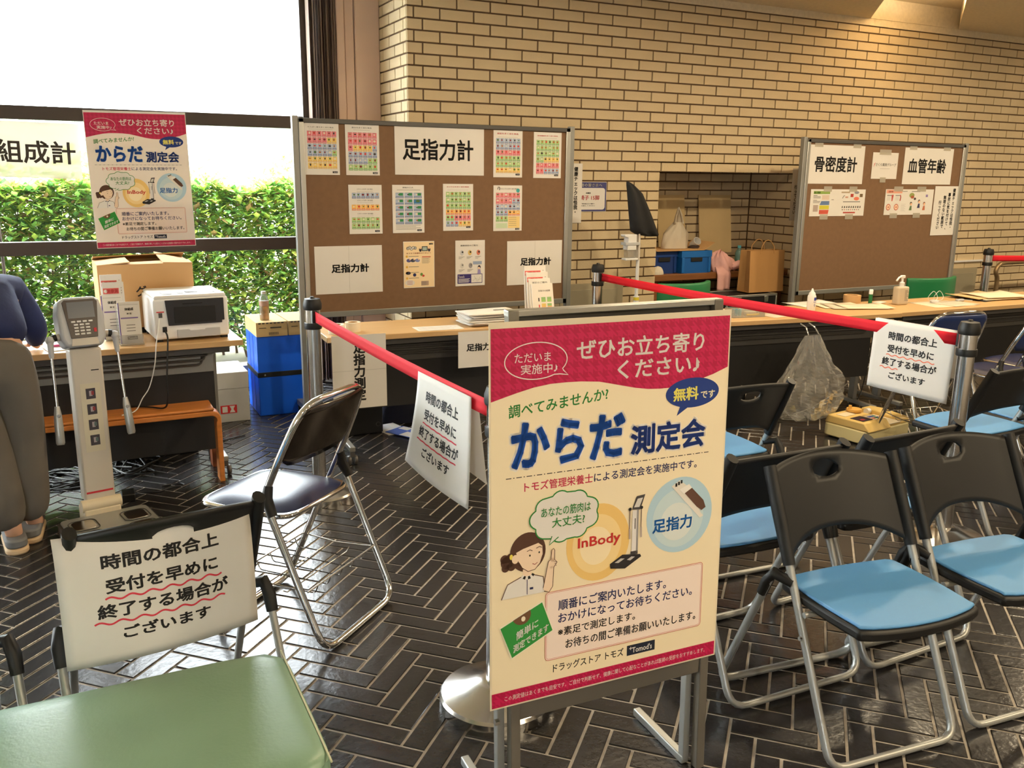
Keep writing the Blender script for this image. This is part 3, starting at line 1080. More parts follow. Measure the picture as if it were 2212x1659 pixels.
def belt(name, label, p, q, zt, sag, w=0.048, n=24, tw=0.0):
    p, q = Vector((*p, 0)), Vector((*q, 0))
    d = (q - p).normalized()
    sd = Vector((-d.y, d.x, 0))
    a, b = p + d * 0.043, q - d * 0.043
    def fn(u, v):
        c = a + (b - a) * u
        z = zt - sag * 4 * u * (1 - u) - w * (1 - v)
        lean = tw * math.sin(PI * u) * (v - 0.5)
        return (c.x + sd.x * lean, c.y + sd.y * lean, z)
    o = MB().grid(fn, n, 3).build(name, M_RED, None, smooth=80, solid=0.0012, fix=False)
    return tag(o, label, 'belt', 'red barrier belts')
belt('barrier_belt', 'red barrier belt stretched left, with a hanging paper notice', SL, SF, 0.874, 0.008)
belt('barrier_belt', 'long red barrier belt crossing in front of the right tables', SM, SR, 0.874, 0.010)
belt('barrier_belt', 'short red barrier belt at the far right above the handrail', SX, (9.2, 4.60), 0.874, 0.02)

# ------------------------------------------------------------------ tables
def table(label, x, y, rz, L, D, H, group, pz=0.275, rail=True):
    t = thing('folding_table', label, 'table', (x, y, 0), rz, group)
    h = L / 2
    MB().box((-h, 0, H - 0.028), (h, D, H)).build('tabletop', M_MAPLE, t, bevel=0.003)
    MB().box((-h + 0.06, 0.03, H - 0.060), (h - 0.06, D - 0.03, H - 0.029)).build('apron', M_DKGREY, t, bevel=0.002)
    if rail:
        for i, z in enumerate((H - 0.075, H - 0.098, H - 0.121)):
            pts = fillet([(-h + 0.16 + i * 0.012, 0.10, H - 0.062), (-h + 0.16 + i * 0.012, 0.075, z), (h - 0.16 - i * 0.012, 0.075, z), (h - 0.16 - i * 0.012, 0.10, H - 0.062)], 0.03, 4)
            MB().tube(pts, 0.006, 6).build('shelf_rail', M_DKGREY, t, smooth=60)
        MB().box((-h + 0.13, 0.088, H - 0.16), (h - 0.13, 0.100, H - 0.061)).build('rail_panel', M_GREYM if rail == 2 else M_DKGREY, t)
    MB().box((-h + 0.13, 0.100, pz), (h - 0.13, 0.110, H - 0.14)).build('modesty_panel', M_PANELBLK, t, bevel=0.002)
    for s in (-1, 1):
        x0 = s * (h - 0.115)
        leg = MB().bar((x0, 0.23, 0.10), (x0, 0.21, H - 0.03), 0.028, 0.05, (0, 1, 0)).build('leg', M_GREYM, t, bevel=0.003)
        MB().bar((x0, 0.02, 0.085), (x0, D - 0.02, 0.085), 0.03, 0.026).build('foot_bar', M_GREYM, leg, bevel=0.004)
        for yy in (0.035, D - 0.035):
            c = MB().use(M_DKGREY).box((x0 - 0.012, yy - 0.012, 0.045), (x0 + 0.012, yy + 0.012, 0.078))
            for dx in (-0.017, 0.017):
                c.lathe([(0.0, -0.009), (0.022, -0.009), (0.025, -0.005), (0.025, 0.005), (0.022, 0.009), (0.0, 0.009)], 16,
                        M=Matrix.Translation((x0 + dx, yy, 0.0255)) @ Matrix.Rotation(PI / 2, 4, 'Y'))
            c.build('caster', M_DKGREY, t, smooth=40)
        MB().tube([(x0 - s * 0.03, 0.19, H - 0.055), (x0 - s * 0.035, 0.15, H - 0.09), (x0 - s * 0.035, 0.13, H - 0.13)], 0.009, 8).build('fold_lever', M_BLACK, t, smooth=60)
    return t
GT = 'long folding tables with pale wood tops'
TZ = 0.68
table('folding table holding the printer, in front of the window', -0.19, 4.30, math.radians(1.5), 1.80, 0.40, TZ, GT, pz=0.12, rail=2)
table('folding table with two hanging signs, in front of the left pinboard', 1.99, 4.165, math.radians(-3), 1.80, 0.42, TZ, GT)
table('folding table with a plastic bag hanging from it, behind the long red belt', 3.62, 3.79, math.radians(-7), 1.78, 0.46, TZ, GT)
table('folding table with the pump bottle, in front of the right pinboard', 5.40, 3.665, math.radians(-2.2), 1.78, 0.46, TZ, GT)

# ------------------------------------------------------------------ benches and seats
t = thing('bent_plywood_bench', 'orange brown bent plywood bench in front of the printer table', 'bench', (0.0, 4.25, 0))
pts = [(0.575, 0.0), (0.575, 0.30)] + arc((0.535, 0.318), 0.04, 0, 90, 5) + [(-0.55, 0.358)]
inner = [(-0.55, 0.334)] + arc((0.53, 0.309), 0.025, 90, 0, 5) + [(0.551, 0.30), (0.551, 0.0)]
MB().prism(pts + inner, 0.0, 0.085, 'y').build('front_frame', M_WOOD, t, bevel=0.004)
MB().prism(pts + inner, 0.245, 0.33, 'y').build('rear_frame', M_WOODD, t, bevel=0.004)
MB().box((-0.55, 0.0, 0.3585), (0.545, 0.33, 0.374)).build('seat', M_WOOD, t, bevel=0.006)
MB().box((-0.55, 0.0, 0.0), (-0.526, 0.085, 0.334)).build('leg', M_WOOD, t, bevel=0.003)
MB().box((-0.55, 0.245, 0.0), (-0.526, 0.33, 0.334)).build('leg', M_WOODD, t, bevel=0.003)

t = thing('vinyl_bench', 'large pale green vinyl bench in the lower left corner', 'bench', (-0.35, 1.62, 0))
def padf(w, d, z0, z1, c):
    def fn(u, v):
        a = 2 * PI * u
        cx_, sx_ = math.cos(a), math.sin(a)
        q = 14.0
        rr = (abs(cx_) ** q + abs(sx_) ** q) ** (-1 / q)
        prof = [(0.0, 1.0), (0.6, 1.0), (0.93, 0.97), (0.985, 0.90), (1.0, 0.78), (1.0, 0.15), (0.985, 0.0)]
        k = v * (len(prof) - 1)
        i = min(int(k), len(prof) - 2)
        f = k - i
        r = prof[i][0] * (1 - f) + prof[i + 1][0] * f
        z = prof[i][1] * (1 - f) + prof[i + 1][1] * f
        return (c[0] + w / 2 * rr * cx_ * r, c[1] + d / 2 * rr * sx_ * r, z0 + (z1 - z0) * z)
    return fn
MB().grid(padf(1.40, 0.46, 0.335, 0.420, (0, 0)), 64, 12, closed_u=True).build('seat_cushion', M_GREENV, t, smooth=40)
pp = [(0.692 * sx, y, 0.4185) for sx, y in ((1, -0.222), (1, 0.222))]
MB().tube([(0.693, -0.215, 0.411), (0.693, 0.215, 0.411)], 0.0022, 6).build('piping', mat('piping_pale', (196, 200, 170), 0.6), t, smooth=60)
MB().box((-0.66, -0.19, 0.30), (0.66, 0.19, 0.335)).build('seat_base', M_BLACKM, t)
for sx in (-1, 1):
    for sy in (-1, 1):
        MB().tube([(sx * 0.60, sy * 0.16, 0.0), (sx * 0.60, sy * 0.16, 0.305)], 0.014, 10).build('leg', M_CHROME, t, smooth=60)

def green_chair(x, y, rz, z, w, label):
    t = thing('green_chair', label, 'chair', (x, y, 0), rz, 'green vinyl chairs behind the right tables')
    def fn(u, v):
        xx = (u - 0.5) * w
        return (xx, 0.10 * (2 * u - 1) ** 2 - 0.02, z - 0.25 + 0.25 * v + 0.012 * math.sin(v * PI))
    MB().grid(fn, 14, 6).build('backrest', M_GREENC, t, smooth=80, solid=0.035, fix=False, bevel=0.010)
    MB().prism(rrect(-w / 2 + 0.02, -0.42, w / 2 - 0.02, 0.02, 0.06), 0.38, 0.44, 'z').build('seat', M_GREENC, t, bevel=0.015)
    for sx in (-1, 1):
        MB().tube([(sx * (w / 2 - 0.04), 0.03, 0.0), (sx * (w / 2 - 0.04), 0.02, 0.42), (sx * (w / 2 - 0.04), 0.06, z - 0.06)], 0.011, 8).build('rear_leg', M_BLACKM, t, smooth=60)
        MB().tube([(sx * (w / 2 - 0.06), -0.38, 0.0), (sx * (w / 2 - 0.06), -0.36, 0.385)], 0.011, 8).build('front_leg', M_BLACKM, t, smooth=60)
    return t
green_chair(3.61, 4.60, math.radians(4), 0.800, 0.44, 'green vinyl chair with wide back below the blue crates')
green_chair(6.02, 4.62, math.radians(-2), 0.735, 0.52, 'green vinyl chair with wide back in front of the right pinboard')

# ------------------------------------------------------------------ pinboards on wheeled stands
def pinboard(label, x0, x1, y, z0, z1):
    t = thing('pinboard', label, 'pinboard', ((x0 + x1) / 2, y, 0), 0, 'brown felt pinboards in metal frames')
    h = (x1 - x0) / 2
    MB().box((-h + 0.02, 0.0, z0 + 0.02), (h - 0.02, 0.022, z1 - 0.02)).build('felt_panel', M_FELT, t)
    MB().box((-h, -0.010, z1 - 0.026), (h, 0.030, z1)).build('frame_rail', M_DKGREY, t, bevel=0.003)
    MB().box((-h, -0.010, z0), (h, 0.030, z0 + 0.034)).build('frame_rail', M_GREYM, t, bevel=0.003)
    for s in (-1, 1):
        MB().box((s * h - 0.030 * (s > 0), -0.010, z0), (s * h + 0.030 * (s < 0), 0.030, z1)).build('frame_stile', M_ALU, t, bevel=0.003)
        xp = s * (h + 0.018)
        MB().box((xp - 0.017, -0.005, 0.06), (xp + 0.017, 0.035, z1 + 0.012)).build('post', M_GREYM, t, bevel=0.003)
        MB().box((xp - 0.018, -0.22, 0.055), (xp + 0.018, 0.24, 0.090)).build('foot', M_GREYM, t, bevel=0.004)
        for yy in (-0.19, 0.21):
            MB().use(M_BLACK).lathe([(0.0, -0.012), (0.026, -0.012), (0.028, 0.0), (0.026, 0.012), (0.0, 0.012)], 16,
                                    M=Matrix.Translation((xp, yy, 0.028)) @ Matrix.Rotation(PI / 2, 4, 'Y')).build('caster', M_BLACK, t, smooth=40)
    return t
Y1_ = 5.185
pinboard('large brown felt pinboard covered with charts, beside the window', 1.225, 3.005, Y1_, 0.625, 1.775)
Y2_ = 5.125
pinboard('brown felt pinboard at the right, in front of the brick niche', 5.03, 6.80, Y2_, 0.585, 1.765)

# ------------------------------------------------------------------ printed matter
def wave(x0, x1, y, n, amp, per):
    return [(x0 + (x1 - x0) * i / n, y + amp * math.sin(2 * PI * i / n * per)) for i in range(n + 1)]

def notice(label, M, w=0.42, h=0.297, mark=M_REDMK, wavy=True, short=False, warp=None, group='paper notices about closing early'):
    s = Sheet(w, h)
    k = w / 0.42
    rows = [('時間の都合上', 0.086, 0.216, 0.337, 0.251), ('受付を早めに', 0.090, 0.162, 0.330, 0.196),
            ('終了する場合が', 0.069, 0.106, 0.351, 0.140), ('ございます', 0.115, 0.053, 0.305, 0.083)]
    for body, a, b, c, d in rows:
        s.text(body, a * k, b * h / 0.297, c * k, d * h / 0.297, M_INK, bold=0.030)
    amp = 0.0035 if wavy else 0.0006
    s.stroke(wave(0.087 * k, 0.337 * k, 0.151 * h / 0.297, 60, amp * k, 6), 0.0042 * k, mark, 3)
    s.stroke(wave(0.061 * k, (0.16 if short else 0.341) * k, 0.096 * h / 0.297, 60, amp * k, 6.5 if not short else 2.5), 0.0042 * k, mark, 3)
    return s.build('paper_notice', label, 'notice', M=M, warp=warp, group=group, nu=20, nv=14)

def wchair(p):
    x, y, z = p
    u, v = x / 0.42 - 0.5, z / 0.297
    return (x, y + 0.030 * (2 * u) ** 2 + 0.012 * max(0, v - 0.85) / 0.15 - 0.006 * math.sin(v * PI), z)
notice('large white paper notice taped to the chair back beside the green bench', place(-0.086, 1.925, 0.408, math.radians(8), 0.0, 0.067), warp=wchair)
def whang(p):
    x, y, z = p
    u, v = x / 0.42, z / 0.297
    return (x, y - 0.05 * (1 - v) ** 1.5 * (1.0 - 0.8 * u) - 0.012 * math.sin(u * PI) * (1 - v), z - (0.030 * u * (1 - v)) + 0.02 * (u - 0.5) * v * 0.5)
L_ = notice('white paper notice hanging from the left belt, straight red underlines', place(0.962, 2.590, 0.560, -PI / 2), wavy=False, warp=whang)
fl = MB().grid(lambda u, v: (0.006 + 0.0, 0, 0), 1, 1)
fl = MB().use(M_PAPER).grid(lambda u, v: (u * 0.42, 0.020 + 0.03 * (1 - v), 0.297 - 0.26 * (1 - v) + 0.02 * (u - 0.5) * v * 0.5), 6, 6).build('back_flap', None, L_, fix=False)
def whang2(p):
    x, y, z = p
    return (x, y - 0.014 * (1 - z / 0.297) - 0.005 * math.sin(x * 9), z)
R_ = notice('white paper notice hanging at the end of the long belt, orange wavy underlines', place(3.113, 2.680, 0.582, math.radians(-90 + 3.2)), w=0.385, h=0.300, mark=M_ORMK, short=True, warp=whang2)
MB().use(M_PAPER).grid(lambda u, v: (u * 0.385, 0.014 + 0.02 * (1 - v), 0.300 - 0.20 * (1 - v)), 6, 6).build('back_flap', None, R_, fix=False)

# --- signs on the pinboards
fy = Y1_ - 0.003
def sign(label, body, x, z, w, h, box, y, bold=0.03, name='paper_sign', rz=0.0, tilt=0.0, group=None):
    s = Sheet(w, h)
    s.text(body, box[0] - x, box[1] - z, box[2] - x, box[3] - z, M_INK, bold=bold)
    return s.build(name, label, 'sign', M=place(x, y, z, rz, tilt), group=group)
def fold_line(o, w, h, vert=True, at=0.5):
    mb = MB().use(M_LTINK)
    if vert:
        mb.box((w * at - 0.0006, -0.0007, 0.002), (w * at + 0.0006, -0.0003, h - 0.002))
    else:
        mb.box((0.002, -0.0007, h * at - 0.0006), (w - 0.002, -0.0003, h * at + 0.0006))
    mb.build('crease', None, o)
sign('largest white sign, wide, top centre of the large pinboard', '足指力計', 1.796, 1.467, 0.588, 0.288, (1.846, 1.553, 2.311, 1.682), fy, 0.022)
o = sign('white sign in the lower left corner of the large pinboard', '足指力計', 1.287, 0.765, 0.415, 0.284, (1.385, 0.889, 1.618, 0.942), fy, 0.035)
fold_line(o, 0.415, 0.284)
o = sign('white sign in the lower right corner of the large pinboard, behind the leaflets', '足指力計', 2.553, 0.765, 0.411, 0.288, (2.650, 0.890, 2.881, 0.943), fy, 0.035)
fold_line(o, 0.411, 0.288)
fy2 = Y2_ - 0.003
o = sign('cream sign in the upper left corner of the right pinboard', '骨密度計', 5.055, 1.436, 0.580, 0.288, (5.118, 1.523, 5.562, 1.643), fy2, 0.022)
o2 = sign('cream sign in the upper right corner of the right pinboard', '血管年齢', 6.083, 1.438, 0.577, 0.288, (6.134, 1.526, 6.585, 1.643), fy2, 0.022)
s = Sheet(0.285, 0.203)
s.text('さくら薬局グループ', 0.040, 0.098, 0.268, 0.122, M_GREYINK, bold=0.012)
s.stroke([(0.020, 0.095), (0.026, 0.110), (0.034, 0.124)], 0.004, M_REDINK)
s.stroke([(0.026, 0.110), (0.020, 0.118)], 0.003, M_REDINK)
s.rect(0.09, 0.078, 0.20, 0.081, M_LTINK)
o3 = s.build('paper_sign', 'small white sign with a logo, between the two cream signs', 'sign', M=place(5.727, fy2, 1.478))
def tape(par, x, z, w=0.06, h=0.04):
    MB().add([(x, -0.0012, z), (x + w, -0.0012, z), (x + w, -0.0012, z + h), (x, -0.0012, z + h)], [(0, 1, 2, 3)]).build('tape', M_TAPE, par, fix=False)
for x in (0.05, 0.45):
    tape(o, x, 0.272, 0.085)
    tape(o2, x - 0.0, 0.272, 0.085)
tape(o3, 0.07, 0.186, 0.13)
tape(o3, 0.10, -0.028, 0.065)
# vertical safety sheet on the right board, with its words in four columns
s = Sheet(0.288, 0.405)
cols = ['健康チェックは怪我・', '事故に気を付けて、', '無理のない範囲で', '行ってください']
for i, (cbody, zt_) in enumerate(zip(cols, (0.388, 0.352, 0.330, 0.288))):
    s.vtext(cbody, 0.238 - 0.054 * i, zt_, 0.034, M_INK, 0.03, pitch=1.0)
s.build('paper_sign', 'cream sheet of vertical writing at the right side of the right pinboard', 'sign', M=place(6.487, fy2 - 0.001, 1.020))

# --- colourful food charts (A4)
def C(rgb):
    return mat('print_%d_%d_%d' % rgb, rgb, 0.8)
PINK, DPINK, YEL, DYEL, LBL, DBL, LGN, DGN, ORG, SKY = C((226, 130, 140)), C((206, 84, 100)), C((238, 206, 120)), C((216, 168, 60)), C((176, 190, 214)), C((84, 108, 160)), C((176, 208, 140)), C((98, 160, 80)), C((240, 186, 96)), C((64, 124, 176))
FOODC = [C((120, 40, 40)), C((60, 50, 50)), C((230, 220, 200)), C((200, 60, 50)), C((80, 110, 50)), C((170, 110, 60))]
LOGO = C((24, 32, 52))
PAIR = {'p': (PINK, DPINK), 'y': (YEL, DYEL), 'b': (LBL, DBL), 'g': (LGN, DGN), 'o': (ORG, C((214, 110, 70))), 's': (SKY, SKY)}
def logo(s, x, y, w=0.030, h=0.011):
    s.rect(x, y, x + w, y + h, LOGO, 1)
    s.text("Tomod's", x + w * 0.18, y + h * 0.25, x + w * 0.92, y + h * 0.80, M_PAPER, bold=0.02, layer=2)
def title(s, body, cx, y, w, h, m=M_GREYINK):
    s.text(body, cx - w / 2, y, cx + w / 2, y + h, m, bold=0.012)
def cells(s, x0, x1, y1, rows, ch, gap=0.0025, seed=0, rowgap=0.0):
    r = np.random.default_rng(seed)
    n = len(rows[0])
    cw = (x1 - x0 + gap) / n
    for j, row in enumerate(rows):
        for i, k in enumerate(row):
            if k == ' ':
                continue
            a, b = PAIR[k]
            xa, ya = x0 + i * cw, y1 - (j + 1) * (ch + gap) - rowgap * j
            xb = xa + cw - gap
            s.rect(xa, ya, xb, ya + ch, a, 1)
            s.rect(xa + 0.001, ya + 0.001, xb - 0.001, ya + ch * 0.32, b, 2)
            s.rect(xa + 0.003, ya + ch * 0.12, xb - 0.003, ya + ch * 0.20, M_PAPER, 3)
            f = FOODC[int(r.integers(0, len(FOODC)))]
            s.ell((xa + xb) / 2 + r.uniform(-0.002, 0.002), ya + ch * 0.66, (xb - xa) * r.uniform(0.16, 0.32), ch * r.uniform(0.10, 0.22), f, 2, 9)
            s.rect(xa + 0.004, ya + ch * 0.90, xb - 0.006, ya + ch * 0.95, M_GREYINK, 2)
W4, H4 = 0.205, 0.288
GC = 'food charts on the large pinboard'
def chart(label, x, z, fn, w=W4, h=H4, tilt=0.0):
    s = Sheet(w, h)
    fn(s)
    o = s.build('food_chart', label, 'chart', M=place(x, fy, z, 0, tilt), group=GC, ink='print')
    return o
def ch1(s):
    title(s, 'たんぱく質を多く含む食品', 0.10, 0.262, 0.15, 0.008)
    s.rect(0.03, 0.253, 0.17, 0.255, M_LTINK)
    cells(s, 0.02, 0.190, 0.247, ['pppppp', 'ppppyy', 'bbbbbb', 'bbbbbg', 'yyyyyy', 'yyyyyy'], 0.033, seed=1)
    logo(s, 0.162, 0.010)
def ch2(s):
    title(s, '鉄分を多く含む食品', 0.10, 0.266, 0.12, 0.009)
    s.rect(0.05, 0.256, 0.15, 0.258, M_LTINK)
    cells(s, 0.016, 0.190, 0.246, ['pppppp', 'pppppp', 'pyyyyb', 'bbbbbb', 'bbbbgg', 'gggggg'], 0.034, seed=2)
    logo(s, 0.162, 0.008)
def ch3(s):
    title(s, '亜鉛を多く含む食品', 0.10, 0.264, 0.15, 0.010, M_REDINK)
    s.rect(0.03, 0.247, 0.17, 0.249, M_LTINK)
    cells(s, 0.018, 0.190, 0.243, ['bbbbbb', 'bbbbbb', 'pppppp', 'gggggg', 'gggggg', 'yyyyyy'], 0.0335, seed=3)
    logo(s, 0.158, 0.013)
def ch4(s):
    title(s, '食物繊維を多く含む食品', 0.10, 0.262, 0.15, 0.008, M_REDINK)
    s.rect(0.03, 0.250, 0.17, 0.252, M_LTINK)
    cells(s, 0.020, 0.188, 0.242, ['gggggg', 'gggggg', 'gggggg', 'ggyyyy', 'pppppp', 'ppbbbb'], 0.0335, seed=4)
    logo(s, 0.155, 0.013)
def ch5(s):
    for y, b in ((0.258, 'ビタミンＡを多く含む食品'), (0.193, 'ビタミンＣを多く含む食品'), (0.115, 'ビタミンＥを多く含む食品')):
        title(s, b, 0.10, y, 0.095, 0.009)
        s.rect(0.05, y - 0.011, 0.15, y - 0.009, M_LTINK)
    cells(s, 0.020, 0.188, 0.244, ['bbbbbb'], 0.034, seed=5)
    cells(s, 0.018, 0.188, 0.175, ['oooooo'], 0.034, seed=6)
    cells(s, 0.016, 0.188, 0.100, ['gggggg', 'gggggg'], 0.033, seed=7)
    logo(s, 0.158, 0.010)
def ch6(s):
    title(s, '減塩の工夫', 0.10, 0.268, 0.07, 0.009)
    s.rect(0.03, 0.257, 0.18, 0.259, M_GREYINK)
    cells(s, 0.020, 0.190, 0.247, ['bbb', 'bbs', 'bbb', 'bbb', 'bbb'], 0.034, seed=8, gap=0.005)
    for j in range(5):
        for i in range(3):
            if (j, i) != (1, 2):
                s.rect(0.045 + i * 0.0583, 0.247 - j * 0.039 - 0.023, 0.068 + i * 0.0583, 0.247 - j * 0.039 - 0.008, C((52, 136, 84)), 4)
    for k in range(4):
        s.rect(0.02, 0.045 - k * 0.008, 0.18 - 0.03 * (k % 2), 0.047 - k * 0.008, M_GREYINK)
    logo(s, 0.158, 0.010)
def ch7(s):
    title(s, 'カリウムを多く含む食品', 0.10, 0.266, 0.15, 0.008, M_REDINK)
    s.rect(0.03, 0.250, 0.17, 0.252, M_LTINK)
    cells(s, 0.020, 0.188, 0.242, ['gggggg', 'gggggg', 'gggggg', 'oooooo', 'ggpppp', 'bbbyyy'], 0.0335, seed=9)
    logo(s, 0.157, 0.016)
def ch8(s):
    s.stroke([(0.028, 0.262), (0.032, 0.272), (0.034, 0.280)], 0.004, M_INK)
    s.stroke([(0.042, 0.258), (0.044, 0.270), (0.040, 0.279)], 0.005, M_INK)
    title(s, 'カルシウムを多く含む食品', 0.11, 0.262, 0.12, 0.009)
    s.ell(0.175, 0.256, 0.013, 0.013, C((70, 170, 170)))
    cells(s, 0.018, 0.190, 0.244, ['pppppp', 'ppppbb', 'bbbbbb', 'bbbooo', 'ggg   '], 0.0345, seed=10)
    s.rect(0.105, 0.018, 0.190, 0.092, C((236, 208, 140)))
    s.rect(0.018, 0.018, 0.100, 0.050, C((196, 214, 180)))
    for k in range(5):
        s.rect(0.110, 0.085 - k * 0.013, 0.165, 0.087 - k * 0.013, M_GREYINK, 2)
    logo(s, 0.158, 0.006)
chart('food chart in the top left corner of the large pinboard, pink to yellow rows', 1.252, 1.461, ch1)
chart('food chart second from the left in the top row, two dark pink rows first', 1.495, 1.461, ch2)
chart('food chart right of the big sign, two dark blue rows first', 2.450, 1.458, ch3)
chart('food chart in the top right corner of the large pinboard, green rows first', 2.737, 1.456, ch4)
chart('food chart with three titled bands, leftmost of the middle row', 1.504, 1.118, ch5)
chart('pale blue and green chart, second in the middle row of the large pinboard', 1.775, 1.119, ch6)
chart('green and orange food chart, third in the middle row of the large pinboard', 2.105, 1.127, ch7)
chart('food chart with a teal dot at its corner, rightmost of the middle row', 2.452, 1.120, ch8)
# guide sheets of the bottom row
s = Sheet(0.205, 0.287)
s.rect(0.003, 0.003, 0.202, 0.284, C((240, 214, 170)), 1)
for cx_ in (0.03, 0.042, 0.054, 0.066, 0.078):
    s.ell(cx_, 0.246 + 0.004 * math.sin(cx_ * 200), 0.010, 0.010, M_INK, 2, 14)
    s.ell(cx_, 0.246 + 0.004 * math.sin(cx_ * 200), 0.0075, 0.0075, M_PAPER, 3, 14)
s.text('げんき', 0.024, 0.241, 0.082, 0.252, M_INK, 0.02, 4)
s.rect(0.122, 0.226, 0.160, 0.256, C((60, 70, 70)), 2)
s.rect(0.127, 0.231, 0.155, 0.251, C((170, 186, 176)), 3)
for cx_ in (0.112, 0.170):
    s.ell(cx_, 0.236, 0.009, 0.014, C((50, 46, 60)), 2, 12)
    s.ell(cx_, 0.246, 0.007, 0.007, C((236, 196, 160)), 3, 12)
s.text('おうちで体操をはじめよう', 0.02, 0.210, 0.18, 0.219, C((150, 60, 40)), 0.02, 2)
for y in (0.195, 0.130, 0.095, 0.060):
    s.ell(0.022, y, 0.007, 0.007, DYEL, 2, 12)
    s.rect(0.034, y - 0.001, 0.10, y + 0.002, M_GREYINK, 2)
s.rect(0.012, 0.155, 0.115, 0.186, C((246, 226, 196)), 2)
for cx_, c in ((0.035, C((90, 90, 150))), (0.062, C((70, 74, 96))), (0.092, C((130, 140, 190)))):
    s.ell(cx_, 0.170, 0.016, 0.011, c, 3, 12)
    s.ell(cx_ + 0.008, 0.176, 0.005, 0.005, C((236, 196, 160)), 4, 10)
s.rect(0.122, 0.188, 0.180, 0.193, C((190, 70, 60)), 2)
for k in range(6):
    s.rect(0.122, 0.181 - k * 0.006, 0.176 - 0.01 * (k % 2), 0.183 - k * 0.006, M_GREYINK, 2)
s.ell(0.030, 0.092, 0.017, 0.010, C((60, 60, 80)), 2, 12)
s.ell(0.072, 0.080, 0.011, 0.011, C((40, 46, 100)), 2, 12)
s.ell(0.118, 0.082, 0.009, 0.010, C((110, 150, 70)), 2, 12)
s.ell(0.130, 0.073, 0.008, 0.007, C((206, 70, 60)), 3, 12)
s.ell(0.040, 0.032, 0.032, 0.018, M_PAPER, 2, 20)
for k in range(4):
    s.rect(0.022, 0.042 - k * 0.007, 0.058, 0.044 - k * 0.007, C((180, 80, 90)), 3)
s.rect(0.115, 0.012, 0.165, 0.040, C((176, 150, 130)), 2)
for k in range(4):
    s.rect(0.118, 0.034 - k * 0.006, 0.15, 0.036 - k * 0.006, M_GREYINK, 3)
logo(s, 0.170, 0.265, 0.026, 0.010)
s.build('guide_sheet', 'cream exercise guide sheet, bottom row of the large pinboard', 'chart', M=place(1.839, fy, 0.779), group=GC, ink='print')
s = Sheet(0.206, 0.290)
title(s, '健康測定のご案内', 0.095, 0.252, 0.12, 0.011)
for cx_, cy_, c in ((0.045, 0.212, C((200, 200, 204))), (0.100, 0.212, C((214, 184, 110))), (0.160, 0.212, C((206, 120, 96))), (0.045, 0.130, C((210, 206, 200))), (0.105, 0.130, C((150, 146, 150)))):
    s.ell(cx_, cy_, 0.013, 0.017, c, 2, 14)
    s.ell(cx_ + 0.004, cy_ + 0.004, 0.006, 0.006, M_INK if cy_ > 0.2 else M_GREYINK, 3, 10)
    for k in range(3):
        s.rect(cx_ - 0.022, cy_ - 0.026 - k * 0.006, cx_ + 0.018 - 0.01 * k, cy_ - 0.024 - k * 0.006, M_GREYINK, 2)
s.rect(0.122, 0.136, 0.184, 0.156, C((150, 164, 190)), 2)
s.ell(0.166, 0.118, 0.010, 0.012, C((36, 32, 56)), 3, 14)
s.ell(0.164, 0.112, 0.007, 0.008, C((240, 206, 176)), 4, 14)
s.poly([(0.153, 0.075), (0.178, 0.075), (0.174, 0.104), (0.157, 0.104)], C((150, 140, 190)), 3)
s.rect(0.014, 0.016, 0.188, 0.076, C((60, 50, 116)), 2)
s.rect(0.110, 0.020, 0.184, 0.072, M_PAPER, 3)
s.text("Tomod's", 0.020, 0.052, 0.062, 0.068, M_PAPER, 0.02, 3)
for k in range(4):
    s.rect(0.020, 0.044 - k * 0.007, 0.10 - 0.008 * (k % 2), 0.047 - k * 0.007, M_PAPER, 3)
s.stroke([(0.12, 0.030), (0.14, 0.048), (0.16, 0.036), (0.176, 0.060)], 0.0012, M_GREYINK, 4)
s.stroke([(0.13, 0.062), (0.15, 0.028), (0.18, 0.044)], 0.0012, M_GREYINK, 4)
s.build('guide_sheet', 'white guide sheet with a purple box at its foot, bottom row', 'chart', M=place(2.187, fy, 0.775), group=GC, ink='print')
# two leaflets on the right board
s = Sheet(0.580, 0.204)
s.rect(0.03, 0.168, 0.20, 0.190, C((140, 168, 84)), 1)
s.text('骨の健康', 0.035, 0.171, 0.10, 0.187, C((60, 100, 40)), 0.02, 2)
for k, w_ in enumerate((0.04, 0.075, 0.075, 0.0, 0.04, 0.075, 0.07)):
    if w_:
        s.rect(0.03, 0.155 - k * 0.009, 0.03 + w_, 0.159 - k * 0.009, M_GREYINK, 1)
s.rect(0.12, 0.125, 0.195, 0.160, C((216, 196, 180)), 1)
s.rect(0.035, 0.035, 0.085, 0.085, C((176, 160, 150)), 1)
s.poly([(0.10, 0.085), (0.20, 0.085), (0.20, 0.115), (0.115, 0.115)], C((100, 124, 164)), 1)
s.poly([(0.10, 0.052), (0.20, 0.052), (0.20, 0.082), (0.10, 0.082)], C((206, 196, 60)), 1)
s.poly([(0.10, 0.016), (0.195, 0.016), (0.20, 0.048), (0.10, 0.048)], C((204, 88, 70)), 1)
s.rect(0.22, 0.123, 0.245, 0.127, M_GREYINK)
s.rect(0.32, 0.176, 0.41, 0.186, C((170, 150, 120)), 1)
s.stroke([(0.335, 0.135), (0.345, 0.150), (0.358, 0.158)], 0.006, M_GREYINK)
s.rect(0.365, 0.138, 0.395, 0.150, C((200, 150, 130)), 1)
s.rect(0.42, 0.145, 0.452, 0.170, C((176, 60, 50)), 1)
s.rect(0.520, 0.145, 0.552, 0.170, C((110, 90, 60)), 1)
s.ell(0.485, 0.180, 0.026, 0.011, C((140, 140, 150)), 1, 18)
s.ell(0.487, 0.133, 0.029, 0.014, C((222, 120, 96)), 1, 18)
s.rect(0.345, 0.106, 0.53, 0.112, M_GREYINK)
